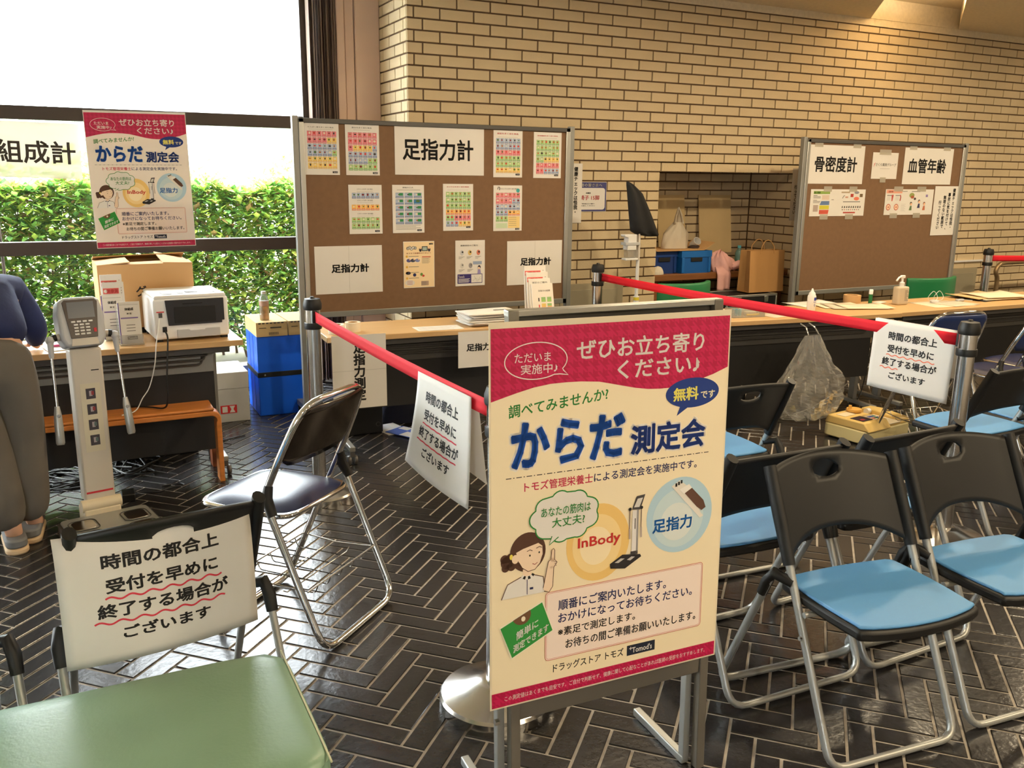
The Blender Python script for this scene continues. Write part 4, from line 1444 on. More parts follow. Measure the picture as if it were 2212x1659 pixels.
for i in range(9):
    s.poly([(0.335 + 0.024 * i, 0.060), (0.350 + 0.024 * i, 0.064), (0.346 + 0.024 * i, 0.078), (0.338 + 0.024 * i, 0.074)], M_INK if i % 2 else C((90, 70, 60)), 1)
    s.ell(0.345 + 0.022 * i, 0.048, 0.006, 0.004, [M_INK, C((176, 90, 80)), M_GREYINK][i % 3], 1, 8)
s.rect(0.355, 0.020, 0.485, 0.031, C((176, 66, 56)), 1)
o = s.build('leaflet_sheet', 'spread leaflet with blue, yellow and red blocks, right pinboard', 'leaflet', M=place(5.105, fy2, 1.191), ink='print')
for x in (0.13, 0.40):
    tape(o, x, 0.186, 0.085)
    tape(o, x - 0.02, -0.026, 0.085)
s = Sheet(0.563, 0.204)
s.rect(0.01, 0.172, 0.19, 0.200, C((226, 160, 136)), 1)
s.text('血管年齢', 0.03, 0.178, 0.085, 0.192, C((170, 60, 50)), 0.02, 2)
for xx in (0.02, 0.115):
    s.rect(xx, 0.152, xx + 0.05, 0.158, M_GREYINK, 1)
    for k in range(4):
        s.rect(xx, 0.142 - k * 0.008, xx + 0.04, 0.144 - k * 0.008, M_LTINK, 1)
s.poly([(0.075, 0.110), (0.085, 0.110), (0.095, 0.160), (0.070, 0.160)], C((190, 80, 76)), 1)
s.stroke([(0.170, 0.160), (0.177, 0.140), (0.172, 0.112)], 0.011, C((170, 70, 66)))
for cx_ in (0.045, 0.135):
    s.ell(cx_, 0.062, 0.026, 0.026, C((190, 100, 84)), 1, 24)
    s.ell(cx_, 0.062, 0.019, 0.019, C((240, 206, 176)), 2, 24)
    s.ell(cx_, 0.062, 0.008, 0.007, C((190, 110, 90)), 3, 16)
s.rect(0.19, 0.186, 0.25, 0.190, M_GREYINK)
for k in range(7):
    s.rect(0.19, 0.084 - k * 0.009, 0.245 - 0.012 * (k % 2), 0.086 - k * 0.009, M_LTINK)
s.rect(0.30, 0.184, 0.40, 0.189, M_GREYINK)
s.ell(0.306, 0.156, 0.030, 0.020, C((150, 160, 90)), 1, 18)
s.ell(0.314, 0.142, 0.020, 0.012, C((170, 90, 60)), 2, 16)
s.ell(0.345, 0.128, 0.014, 0.010, C((80, 64, 56)), 2, 14)
for cx_, cy_, hc, bc in ((0.305, 0.076, M_INK, C((100, 120, 80))), (0.398, 0.094, C((60, 46, 40)), C((60, 56, 90))), (0.462, 0.076, C((120, 66, 46)), C((190, 110, 80)))):
    s.ell(cx_, cy_ + 0.014, 0.013, 0.014, hc, 1, 14)
    s.ell(cx_ + 0.002, cy_ + 0.009, 0.010, 0.011, C((240, 190, 150)), 2, 14)
    s.poly([(cx_ - 0.018, cy_ - 0.040), (cx_ + 0.014, cy_ - 0.040), (cx_ + 0.010, cy_ - 0.004), (cx_ - 0.008, cy_ - 0.004)], bc, 2)
s.rect(0.472, 0.142, 0.496, 0.162, C((140, 120, 180)), 1)
o = s.build('leaflet_sheet', 'spread leaflet with two red rings and small figures, right pinboard', 'leaflet', M=place(5.911, fy2, 1.194), ink='print')
for x in (0.09, 0.36):
    tape(o, x, 0.186, 0.105)
    tape(o, x - 0.02, -0.026, 0.085)

# --- sheets on the walls
s = Sheet(0.080, 0.418)
s.vtext('健康チェックは怪我・', 0.028, 0.395, 0.034, M_INK, 0.03, pitch=0.98)
s.build('paper_sign', 'narrow strip of vertical writing on the brick wall, right of the large pinboard', 'sign', M=place(3.255, 5.562, 1.142))
s = Sheet(0.078, 0.418)
s.vtext('行ってください', 0.045, 0.285, 0.034, M_INK, 0.03, pitch=0.98)
s.build('paper_sign', 'narrow strip of vertical writing inside the niche edge, beside the right pinboard', 'sign', paper=mat('grey_paper', (176, 166, 150), 0.85), M=place(5.312, 5.545, 1.137))
s = Sheet(0.300, 0.210)
s.rect(0.002, 0.002, 0.298, 0.208, C((70, 72, 124)), 1)
s.poly(rrect(0.010, 0.014, 0.288, 0.168, 0.02), M_PAPER, 2)
s.text('来場者の皆さまへ', 0.02, 0.176, 0.262, 0.200, M_PAPER, 0.03, 2)
s.text('椅子 15脚', 0.075, 0.082, 0.240, 0.116, M_REDINK, 0.02, 3)
s.text('会議室', 0.125, 0.126, 0.165, 0.138, M_INK, 0.03, 3)
s.text('ご使用後は元の場所へ', 0.085, 0.052, 0.205, 0.060, M_INK, 0.03, 3)
s.text('お戻しください', 0.085, 0.038, 0.205, 0.046, M_INK, 0.03, 3)
s.build('paper_notice', 'blue bordered notice on the brick wall above the far steel post', 'notice', M=place(3.245, 5.564, 1.222))

# --- signs hanging from the middle table
s = Sheet(0.272, 0.372)
s.vtext('足指力測定', 0.136, 0.338, 0.060, M_INK, 0.035, pitch=1.0)
o = s.build('paper_sign', 'tall white sign of vertical writing hanging from the middle table', 'sign', M=place(1.096, 4.150, 0.325, math.radians(-3)))
fold_line(o, 0.272, 0.372, False, 0.52)
s = Sheet(0.270, 0.190)
s.text('足指力計', 0.045, 0.085, 0.225, 0.126, M_INK, 0.035)
s.build('paper_sign', 'white sign hanging from the middle table, half hidden by the poster', 'sign', M=place(1.752, 4.118, 0.488, math.radians(-3)))

# --- the big poster and its twin on the window
BLUE1, BLUE2, GREEN1, CREAM = C((14, 76, 168)), C((28, 56, 130)), C((40, 132, 56)), C((240, 224, 190))
SKIN, HAIR = C((240, 214, 186)), C((84, 54, 40))
def poster(label, M, paper, cream):
    s = Sheet(0.594, 0.841)
    s.rect(0.004, 0.038, 0.590, 0.72, cream, 1)
    wv = [(0.004, 0.68), (0.035, 0.688), (0.063, 0.695), (0.100, 0.703), (0.138, 0.7075), (0.175, 0.708), (0.21, 0.707), (0.254, 0.703), (0.285, 0.696), (0.315, 0.689), (0.346, 0.682), (0.377, 0.677), (0.409, 0.675), (0.441, 0.675), (0.475, 0.679), (0.507, 0.686), (0.55, 0.697), (0.590, 0.711)]
    for (xa, ya), (xb, yb) in zip(wv, wv[1:]):
        s.poly([(xa, ya), (xb, yb), (xb, 0.828), (xa, 0.828)], M_MAGENTA, 2)
    # speech oval
    ov = [(0.105 + 0.071 * math.cos(a), 0.758 + 0.038 * math.sin(a)) for a in np.linspace(-0.55, -0.95 + 2 * PI, 40)]
    ov += [(0.160, 0.727), (0.179, 0.724), (0.168, 0.734)]
    s.stroke(ov, 0.0022, M_PAPER, 3, closed=True)
    s.text('ただいま', 0.056, 0.756, 0.138, 0.775, M_PAPER, 0.006, 3)
    s.text('実施中♪', 0.070, 0.731, 0.154, 0.752, M_PAPER, 0.006, 3)
    s.text('ぜひお立ち寄り', 0.198, 0.752, 0.522, 0.796, M_PAPER, 0.018, 3)
    s.text('ください♪', 0.298, 0.704, 0.512, 0.745, M_PAPER, 0.018, 3)
    s.text('調べてみませんか?', 0.043, 0.642, 0.277, 0.670, GREEN1, 0.016, 2, tilt=0.020)
    ov = [(0.496 + 0.072 * math.cos(a), 0.659 + 0.034 * math.sin(a)) for a in np.linspace(-1.75, -2.05 + 2 * PI, 40)] + [(0.455, 0.609)]
    s.poly(ov, BLUE2, 3)
    s.text('無料', 0.444, 0.642, 0.512, 0.673, C((250, 240, 120)), 0.03, 4)
    s.text('です', 0.518, 0.643, 0.557, 0.661, C((250, 240, 200)), 0.02, 4)
    s.text('からだ', 0.043, 0.526, 0.327, 0.637, M_PAPER, 0.075, 2)
    s.text('からだ', 0.048, 0.531, 0.322, 0.632, BLUE1, 0.040, 3)
    s.text('測定会', 0.331, 0.527, 0.540, 0.604, M_PAPER, 0.060, 2)
    s.text('測定会', 0.336, 0.531, 0.535, 0.599, BLUE2, 0.034, 3)
    x = 0.037
    k = 0
    while x < 0.548:
        l = 0.0125 if k % 2 == 0 else 0.0028
        s.rect(x, 0.5148, x + l, 0.5166, M_INK, 2)
        x += l + 0.0042
        k += 1
    s.text('トモズ管理栄養士', 0.079, 0.482, 0.243, 0.503, C((200, 40, 80)), 0.014, 2)
    s.text('による測定会を実施中です。', 0.246, 0.482, 0.516, 0.503, M_NAVYINK, 0.014, 2)
    # picture discs
    s.ell(0.260, 0.343, 0.080, 0.089, C((236, 196, 118)), 2, 40)
    s.ell(0.257, 0.340, 0.062, 0.068, C((242, 212, 150)), 3, 36)
    s.ell(0.254, 0.336, 0.040, 0.044, C((246, 226, 186)), 4, 30)
    s.ell(0.474, 0.375, 0.090, 0.090, C((176, 206, 222)), 2, 40)
    s.ell(0.470, 0.368, 0.070, 0.070, C((196, 216, 222)), 3, 36)
    s.ell(0.466, 0.360, 0.045, 0.045, C((216, 224, 222)), 4, 30)
    s.text('InBody', 0.208, 0.330, 0.316, 0.360, C((206, 50, 46)), 0.02, 6)
    s.text('足指力', 0.400, 0.340, 0.508, 0.374, C((10, 96, 176)), 0.026, 6)
    # foot gauge
    s.poly([(0.448, 0.446), (0.470, 0.458), (0.505, 0.432), (0.532, 0.372), (0.540, 0.364), (0.530, 0.360)], C((226, 220, 210)), 5)
    s.poly([(0.484, 0.426), (0.502, 0.438), (0.538, 0.402), (0.545, 0.384), (0.534, 0.378), (0.520, 0.388)], C((96, 66, 52)), 6)
    s.poly([(0.470, 0.436), (0.496, 0.446), (0.504, 0.436), (0.482, 0.424)], C((236, 232, 226)), 7)
    for k in range(3):
        s.rect(0.458 + k * 0.007, 0.444 + k * 0.003, 0.463 + k * 0.007, 0.452 + k * 0.003, M_INK, 7)
    # body scanner drawing
    s.poly([(0.344, 0.406), (0.356, 0.436), (0.378, 0.438), (0.366, 0.404)], C((70, 66, 66)), 6)
    s.poly([(0.349, 0.411), (0.358, 0.430), (0.372, 0.431), (0.363, 0.410)], C((210, 206, 200)), 7)
    s.rect(0.346, 0.302, 0.362, 0.404, C((226, 222, 220)), 6)
    s.rect(0.357, 0.302, 0.362, 0.404, C((150, 146, 146)), 7)
    s.rect(0.352, 0.360, 0.354, 0.385, M_INK, 7)
    for sx in (0.339, 0.369):
        s.stroke([(sx, 0.408), (sx, 0.360), (sx + 0.001, 0.340)], 0.0022, C((110, 90, 80)), 6)
        s.ell(sx, 0.408, 0.004, 0.004, M_INK, 7, 10)
        s.stroke([(sx, 0.362), (sx + 0.001, 0.338)], 0.0045, C((176, 160, 150)), 7)
    s.poly([(0.290, 0.287), (0.322, 0.304), (0.369, 0.298), (0.372, 0.292), (0.330, 0.270), (0.292, 0.276)], C((40, 36, 38)), 6)
    s.poly([(0.302, 0.288), (0.318, 0.296), (0.328, 0.294), (0.312, 0.286)], C((190, 186, 184)), 7)
    s.poly([(0.334, 0.290), (0.346, 0.296), (0.355, 0.294), (0.343, 0.287)], C((190, 186, 184)), 7)
    s.rect(0.343, 0.300, 0.362, 0.308, C((60, 56, 56)), 7)
    # cloud balloon
    cl = []
    for i in range(9):
        a0 = 2 * PI * i / 9 + 0.35
        cx_, cy_ = 0.176 + 0.062 * math.cos(a0), 0.417 + 0.037 * math.sin(a0)
        for b_ in np.linspace(-0.85, 0.85, 7):
            cl.append((cx_ + 0.023 * math.cos(a0 + b_), cy_ + 0.021 * math.sin(a0 + b_)))
    s.poly(cl, M_PAPER, 5)
    s.stroke(cl, 0.0030, GREEN1, 6, closed=True)
    s.poly([(0.144, 0.378), (0.160, 0.374), (0.138, 0.357)], M_PAPER, 7)
    s.stroke([(0.144, 0.376), (0.138, 0.357), (0.160, 0.372)], 0.0024, GREEN1, 8)
    s.text('あなたの筋肉は', 0.118, 0.420, 0.238, 0.442, GREEN1, 0.010, 8)
    s.text('大丈夫?', 0.144, 0.394, 0.224, 0.416, GREEN1, 0.010, 8)
    # health adviser: bun, head, hair, collar, coat, raised finger
    for dx, dy, r_ in ((0.0, 0, 0.015), (0.008, 0.009, 0.011), (-0.006, 0.008, 0.010), (0.010, -0.010, 0.010), (-0.004, -0.012, 0.009)):
        s.ell(0.040 + dx, 0.333 + dy, r_, r_, HAIR, 3, 16)
    s.ell(0.088, 0.349, 0.042, 0.044, HAIR, 4, 32)
    s.ell(0.049, 0.344, 0.004, 0.006, C((236, 216, 90)), 5, 12)
    face = [(0.088 + 0.037 * math.cos(a), 0.340 + 0.036 * math.sin(a)) for a in np.linspace(0.75, 0.15 + 2 * PI, 40) if not (0.9 < a < 2.6)]
    s.poly([(0.060, 0.352), (0.066, 0.330), (0.074, 0.316), (0.088, 0.306), (0.104, 0.308), (0.116, 0.320), (0.123, 0.340), (0.122, 0.358), (0.112, 0.366), (0.094, 0.362), (0.076, 0.358)], SKIN, 6)
    s.ell(0.058, 0.338, 0.008, 0.010, SKIN, 7, 14)
    s.stroke([(0.066, 0.330), (0.074, 0.316), (0.088, 0.306), (0.104, 0.308), (0.116, 0.320), (0.123, 0.340), (0.122, 0.358)], 0.0014, HAIR, 8)
    for ex, ey in ((0.092, 0.341), (0.114, 0.345)):
        s.ell(ex, ey, 0.0017, 0.0024, M_INK, 8, 10)
        s.stroke([(ex - 0.007, ey + 0.010), (ex, ey + 0.013), (ex + 0.006, ey + 0.010)], 0.0014, HAIR, 8)
    s.stroke([(0.098, 0.322), (0.104, 0.319), (0.110, 0.323)], 0.0014, C((160, 60, 60)), 8)
    s.rect(0.076, 0.292, 0.096, 0.312, SKIN, 5)
    s.poly([(0.026, 0.252), (0.040, 0.284), (0.072, 0.296), (0.102, 0.296), (0.124, 0.288), (0.128, 0.252)], M_PAPER, 6)
    s.stroke([(0.026, 0.252), (0.040, 0.284), (0.072, 0.296)], 0.0018, HAIR, 7)
    s.stroke([(0.102, 0.296), (0.124, 0.288), (0.128, 0.262)], 0.0018, HAIR, 7)
    s.stroke([(0.086, 0.288), (0.086, 0.254)], 0.0016, M_NAVYINK, 7)
    for k in range(6):
        a0 = PI + 0.35 + k * 0.42
        s.poly([(0.087 + 0.017 * math.cos(a0), 0.301 + 0.013 * math.sin(a0)), (0.087 + 0.017 * math.cos(a0 + 0.42), 0.301 + 0.013 * math.sin(a0 + 0.42)),
                (0.087 + 0.011 * math.cos(a0 + 0.42), 0.303 + 0.008 * math.sin(a0 + 0.42)), (0.087 + 0.011 * math.cos(a0), 0.303 + 0.008 * math.sin(a0))], M_INK if k % 2 else M_PAPER, 8)
    s.rect(0.092, 0.264, 0.112, 0.269, M_PAPER, 8)
    s.rect(0.092, 0.264, 0.100, 0.269, M_NAVYINK, 9)
    s.poly([(0.124, 0.258), (0.133, 0.308), (0.148, 0.308), (0.146, 0.256), (0.138, 0.250)], SKIN, 8)
    s.ell(0.146, 0.315, 0.011, 0.012, SKIN, 8, 18)
    s.poly([(0.142, 0.318), (0.144, 0.345), (0.148, 0.348), (0.151, 0.344), (0.150, 0.318)], SKIN, 8)
    s.stroke([(0.124, 0.262), (0.133, 0.306), (0.136, 0.320), (0.142, 0.324), (0.144, 0.345), (0.148, 0.348), (0.151, 0.344), (0.151, 0.322), (0.157, 0.316), (0.149, 0.305), (0.147, 0.262), (0.138, 0.250), (0.126, 0.254)], 0.0015, HAIR, 9)
    for k in range(3):
        s.stroke([(0.150 + 0.001 * k, 0.318 - 0.004 * k), (0.156, 0.316 - 0.004 * k)], 0.0010, HAIR, 9)
    # advice box
    s.poly(rrect(0.131, 0.088, 0.545, 0.248, 0.008), C((242, 224, 212)), 3)
    s.stroke(rrect(0.131, 0.088, 0.545, 0.248, 0.008), 0.0014, C((206, 120, 96)), 4, closed=True)
    s.stroke(rrect(0.134, 0.091, 0.542, 0.245, 0.006), 0.0008, C((206, 120, 96)), 4, closed=True)
    s.text('順番にご案内いたします。', 0.162, 0.201, 0.443, 0.226, M_NAVYINK, 0.014, 5)
    s.text('おかけになってお待ちください。', 0.162, 0.171, 0.517, 0.195, M_NAVYINK, 0.014, 5)
    s.text('※素足で測定します。', 0.162, 0.140, 0.361, 0.161, M_INK, 0.014, 5)
    s.text('お待ちの間ご準備お願いいたします。', 0.181, 0.107, 0.530, 0.130, M_INK, 0.014, 5)
    # green ticket
    s.poly([(0.021, 0.189), (0.124, 0.233), (0.151, 0.158), (0.049, 0.111)], C((238, 232, 210)), 6)
    s.poly([(0.0235, 0.187), (0.122, 0.229), (0.148, 0.159), (0.051, 0.1145)], C((46, 146, 60)), 7)
    s.poly([(0.073 + 0.022 * math.cos(a), 0.209 + 0.022 * math.sin(a)) for a in np.linspace(0.404 - PI, 0.404, 16)], C((110, 76, 50)), 8)
    s.ell(0.077, 0.200, 0.005, 0.006, C((240, 230, 210)), 9, 12)
    for body, bx in (('簡単に', (0.060, 0.152, 0.113, 0.172, 0.023)), ('測定できます', (0.053, 0.124, 0.138, 0.143, 0.036))):
        s.text(body, bx[0], bx[1], bx[2], bx[3], M_PAPER, 0.022, 9, tilt=bx[4])
    s.text('ドラッグストア トモズ', 0.151, 0.056, 0.333, 0.076, M_INK, 0.014, 2)
    s.rect(0.342, 0.053, 0.418, 0.078, LOGO, 2)
    s.text("Tomod's", 0.356, 0.058, 0.410, 0.072, M_PAPER, 0.016, 3)
    s.stroke([(0.348, 0.070), (0.356, 0.070)], 0.0016, M_PAPER, 3)
    s.stroke([(0.352, 0.066), (0.352, 0.074)], 0.0016, M_PAPER, 3)
    s.rect(0.004, 0.004, 0.590, 0.038, M_MAGENTA, 2)
    s.text('この測定値はあくまでも目安です。ご自分で判断せず、健康に関して心配なことがあれば医師の受診をおすすめします。', 0.034, 0.015, 0.562, 0.027, M_PAPER, 0.0, 3, res=1)
    return s.build('poster', label, 'poster', paper=paper, M=M, group='large pink and cream event posters', ink='print')
poster('large pink and cream poster on the stand in the foreground', place(0.717, 1.517, 0.340, -0.031, -0.007, 0.038), M_PAPER2, CREAM)
poster('large pink and cream poster taped to the window frame', place(0.156, 6.188, 0.990, -0.012, 0.012, 0.0), M_PAPER, C((240, 230, 220)))

# poster stand: steel frame board on two posts with rear feet
t = thing('poster_stand', 'grey metal poster stand holding the big poster in the foreground', 'stand', (1.055, 1.545, 0), -0.031)
MB().box((-0.245, 0.010, 0.33), (0.245, 0.028, 1.190), Matrix.Rotation(-0.038, 4, 'X') @ Matrix.Translation((0, -0.008, 0))).build('board', M_DKGREY, t, bevel=0.002)
def lean(y, z):
    return y - 0.016 + 0.038 * z * 1.0
M_STAND = mat('stand_grey_paint', (118, 112, 102), 0.45, metal=0.3)
for s_ in (-1, 1):
    MB().bar((s_ * 0.258, 0.0, 0.0), (s_ * 0.258, 0.044, 1.194), 0.024, 0.024, (0, 1, 0)).build('front_post', M_STAND, t, bevel=0.002)
    lg = MB().bar((s_ * 0.258 - 0.024, 0.028, 0.012), (s_ * 0.258 - 0.024, 0.040, 0.335), 0.018, 0.022, (0, 1, 0)).build('rear_post', M_SILVER, t, bevel=0.002)
    MB().bar((s_ * 0.258 - 0.024, 0.020, 0.012), (s_ * 0.258 - 0.024, 0.250, 0.012), 0.022, 0.022).build('foot_bar', M_SILVER, lg, bevel=0.003)
    MB().lathe([(0.0, 0), (0.008, 0.0), (0.008, 0.010), (0.0, 0.010)], 6, M=Matrix.Translation((s_ * 0.258 - 0.036, 0.012, 0.272)) @ Matrix.Rotation(-PI / 2, 4, 'Y')).build('bolt', M_STEEL, t)
MB().bar((-0.246, 0.012, 0.290), (0.246, 0.012, 0.290), 0.018, 0.044).build('lower_rail', M_STAND, t, bevel=0.002)
MB().bar((-0.270, 0.046, 1.188), (0.270, 0.046, 1.188), 0.024, 0.014).build('top_rail', M_ALU, t, bevel=0.002)

# sheet with large characters taped to the glass at the left edge
s = Sheet(0.66, 0.33)
s.text('体組成計', 0.055, 0.085, 0.632, 0.222, C((96, 88, 82)), 0.020)
M_THIN = clear_mat('thin_backlit_paper', (240, 238, 232), 0.35, 0.6, 0.0)
s.build('window_sign', 'backlit white sheet with large grey characters on the left window pane', 'sign', paper=M_THIN, M=place(-0.548, 6.222, 1.432, 0, -0.02), thick=0.0005)

# ------------------------------------------------------------------ body composition scale
t = thing('body_composition_scale', 'white standing body composition scale with keypad head and two hand grips', 'measuring device', (0.012, 3.93, 0), math.radians(12))
b = MB().use(M_DKGREY).prism(rrect(-0.18, -0.48, 0.18, -0.04, 0.03), 0.0, 0.055)
b.use(M_SILVER).prism(rrect(-0.17, -0.47, 0.17, -0.05, 0.025), 0.055, 0.064)
plat = b.build('platform', None, t, bevel=0.004)
for sx in (-1, 1):
    for y0, l in ((-0.21, 0.10), (-0.37, 0.12)):
        MB().prism(rrect(sx * 0.10 - 0.042, y0, sx * 0.10 + 0.042, y0 + l, 0.02), 0.0645, 0.068).build('electrode', M_STEEL, plat, bevel=0.001)
        MB().tube([(x, y, 0.066) for x, y in rrect(sx * 0.10 - 0.052, y0 - 0.010, sx * 0.10 + 0.052, y0 + l + 0.010, 0.026)], 0.002, 5, closed=True).build('electrode_rim', M_DKGREY, plat, smooth=60)
MB().box((-0.072, -0.060, 0.0), (0.072, 0.050, 0.088)).build('hinge_block', M_IVORY, t, bevel=0.006)
MB().lathe([(0.0, -0.078), (0.026, -0.078), (0.026, 0.078), (0.0, 0.078)], 20, M=Matrix.Translation((0, -0.035, 0.100)) @ Matrix.Rotation(PI / 2, 4, 'Y')).build('hinge_barrel', M_IVORY, t, smooth=40)
col = MB().box((-0.060, -0.034, 0.115), (0.060, 0.044, 0.765)).build('column', M_BEIGEP, t, bevel=0.008)
MB().box((-0.052, -0.0352, 0.150), (0.052, -0.0340, 0.158)).build('red_strip', M_REDINK, col)
MB().box((-0.036, -0.0352, 0.33), (0.040, -0.0342, 0.62)).build('instruction_label', mat('label_cream', (214, 206, 184), 0.8), col)
for k in range(4):
    z = 0.575 - k * 0.066
    m_ = MB().use(C((70, 66, 74))).box((-0.016, -0.0360, z - 0.020), (0.020, -0.0352, z + 0.024))
    m_.use(C((170, 160, 166))).box((-0.004, -0.0364, z - 0.008), (0.008, -0.0358, z + 0.014))
    m_.use(C((150, 60, 66) if k < 2 else (90, 110, 110))).box((0.004, -0.0366, z - 0.004), (0.014, -0.0358, z + 0.012))
    m_.build('photo', None, col)
MB().box((0.012, -0.0352, 0.672), (0.042, -0.0340, 0.676)).build('mark', M_INK, col)
hd_ = [(-0.070, 0.765), (0.066, 0.765), (0.084, 0.80), (0.086, 0.90), (0.076, 0.950), (0.060, 0.966), (-0.060, 0.966), (-0.078, 0.950), (-0.088, 0.90), (-0.086, 0.80)]
Mh = Matrix.Translation((0, 0.0, 0.77)) @ Matrix.Rotation(math.radians(-14), 4, 'X') @ Matrix.Translation((0, 0, -0.77))
head = MB().prism(hd_, -0.050, 0.055, 'y', Mh).build('head', M_LTGREY, t, bevel=0.014, seg=3)
MB().prism([(-0.050, 0.800), (0.050, 0.800), (0.066, 0.945), (0.056, 0.955), (-0.056, 0.955), (-0.066, 0.945)], -0.0535, -0.0505, 'y', Mh).build('display_bezel', mat('dark_brown_gloss', (48, 34, 34), 0.25), head, bevel=0.001)
MB().box((-0.050, -0.0550, 0.880), (0.050, -0.0535, 0.945), Mh).build('screen', mat('lcd_off', (88, 94, 104), 0.2), head)
for r_ in range(5):
    for c_ in range(4 if r_ == 0 else 3):
        x = -0.0345 + c_ * 0.0215 if r_ == 0 else -0.026 + c_ * 0.0215
        z = 0.866 - r_ * 0.0125
        MB().box((x - 0.008, -0.0565, z - 0.0035), (x + 0.008, -0.0535, z + 0.0035), Mh).build('key', M_WHITEP, head, bevel=0.001, seg=1)
MB().box((0.038, -0.0560, 0.820), (0.048, -0.0535, 0.836), Mh).build('key', M_REDINK, head)
MB().prism([(-0.052, 0.770), (0.052, 0.770), (0.046, 0.798), (-0.046, 0.798)], -0.053, -0.0505, 'y', Mh).build('chin_plate', M_BEIGEP, head)
for sx in (-1, 1):
    ar = MB().use(M_BEIGEP).tube([(sx * 0.072, 0.0, 0.815), (sx * 0.100, -0.004, 0.815)], [0.016, 0.014], 12)
    ar.use(M_BLACK).tube([(sx * 0.098, -0.004, 0.815), (sx * 0.112, -0.006, 0.813)], [0.015, 0.015], 12)
    arm = ar.build('arm', None, t, smooth=50)
    MB().lathe([(0.0, -0.018), (0.012, -0.014), (0.018, 0.0), (0.012, 0.014), (0.0, 0.018)], 16, (sx * 0.122, -0.010, 0.806)).build('ball_joint', M_LTGREY, arm, smooth=80)
    MB().tube([(sx * 0.122, -0.012, 0.806), (sx * 0.124, -0.020, 0.745), (sx * 0.125, -0.024, 0.735)], [0.013, 0.010, 0.007], 12).build('rod_neck', M_LTGREY, arm, smooth=50)
    MB().tube([(sx * 0.125, -0.022, 0.745), (sx * 0.130, -0.050, 0.535)], 0.0055, 10).build('rod', M_STEEL, arm, smooth=60)
    g = MB().tube([(sx * 0.130, -0.050, 0.545), (sx * 0.131, -0.054, 0.515), (sx * 0.133, -0.062, 0.470), (sx * 0.136, -0.074, 0.400), (sx * 0.1365, -0.076, 0.392)], [0.009, 0.014, 0.0165, 0.0165, 0.013], 14).build('hand_grip', M_SILVER, arm, smooth=50)
    MB().lathe([(0.0, 0.0), (0.007, 0.0), (0.007, 0.006), (0.0, 0.006)], 12, M=Matrix.Translation((sx * 0.131, -0.066, 0.510)) @ Matrix.Rotation(PI / 2, 4, 'X')).build('thumb_button', M_STEEL, g)

# ------------------------------------------------------------------ person bending over the left table
def skin_mesh(name, joints, edges, material, parent=None, sub=2):
    me = bpy.data.meshes.new(name)
    names = list(joints)
    me.from_pydata([joints[k][0] for k in names], [(names.index(a), names.index(b_)) for a, b_ in edges], [])
    o = bpy.data.objects.new(name, me)
    COL.objects.link(o)
    md = o.modifiers.new('skin', 'SKIN')
    md.use_smooth_shade = True
    for i, k in enumerate(names):
        r_ = joints[k][1]
        r_ = r_ if isinstance(r_, tuple) else (r_, r_)
        me.skin_vertices[0].data[i].radius = r_
        me.skin_vertices[0].data[i].use_root = (i == 0)
    sm = o.modifiers.new('sub', 'SUBSURF')
    sm.levels = sub
    sm.render_levels = sub
    dg = bpy.context.evaluated_depsgraph_get()
    m2 = bpy.data.meshes.new_from_object(o.evaluated_get(dg))
    m2.materials.clear()
    m2.materials.append(material)
    m2.polygons.foreach_set('use_smooth', [True] * len(m2.polygons))
    bpy.data.objects.remove(o)
    r_ = bpy.data.objects.new(name, m2)
    link(r_, parent)
    return r_
M_SKIN = mat('skin', (214, 168, 140), 0.6)
J = {'pelvis': ((-0.325, 3.83, 0.80), 0.10), 'waist': ((-0.335, 3.90, 0.90), 0.095), 'chest': ((-0.365, 4.06, 0.985), (0.115, 0.10)), 'neck': ((-0.405, 4.22, 1.02), 0.048), 'skull': ((-0.425, 4.31, 0.985), 0.078), 'jaw': ((-0.435, 4.39, 0.945), 0.062),
     'hip_r': ((-0.245, 3.84, 0.76), 0.080), 'knee_r': ((-0.235, 3.87, 0.43), 0.052), 'ank_r': ((-0.235, 3.875, 0.07), 0.034), 'toe_r': ((-0.225, 4.00, 0.03), 0.026),
     'hip_l': ((-0.415, 3.81, 0.76), 0.080), 'knee_l': ((-0.345, 3.80, 0.43), 0.052), 'ank_l': ((-0.300, 3.765, 0.07), 0.034), 'toe_l': ((-0.315, 3.89, 0.03), 0.026),
     'sh_r': ((-0.225, 4.08, 0.985), 0.050), 'el_r': ((-0.165, 4.16, 0.83), 0.038), 'wr_r': ((-0.175, 4.345, 0.725), 0.024), 'palm_r': ((-0.180, 4.40, 0.712), (0.030, 0.014)),
     'sh_l': ((-0.535, 4.06, 0.96), 0.050), 'el_l': ((-0.60, 4.20, 0.83), 0.038), 'wr_l': ((-0.50, 4.38, 0.735), 0.024), 'palm_l': ((-0.47, 4.43, 0.712), (0.030, 0.014))}
E_ = [('pelvis', 'waist'), ('waist', 'chest'), ('chest', 'neck'), ('neck', 'skull'), ('skull', 'jaw'), ('pelvis', 'hip_r'), ('hip_r', 'knee_r'), ('knee_r', 'ank_r'), ('ank_r', 'toe_r'),
      ('pelvis', 'hip_l'), ('hip_l', 'knee_l'), ('knee_l', 'ank_l'), ('ank_l', 'toe_l'), ('chest', 'sh_r'), ('sh_r', 'el_r'), ('el_r', 'wr_r'), ('wr_r', 'palm_r'),
      ('chest', 'sh_l'), ('sh_l', 'el_l'), ('el_l', 'wr_l'), ('wr_l', 'palm_l')]
per = skin_mesh('person', J, E_, M_SKIN)
tag(per, 'person in navy sweater and wide grey trousers bending over the left table', 'person')
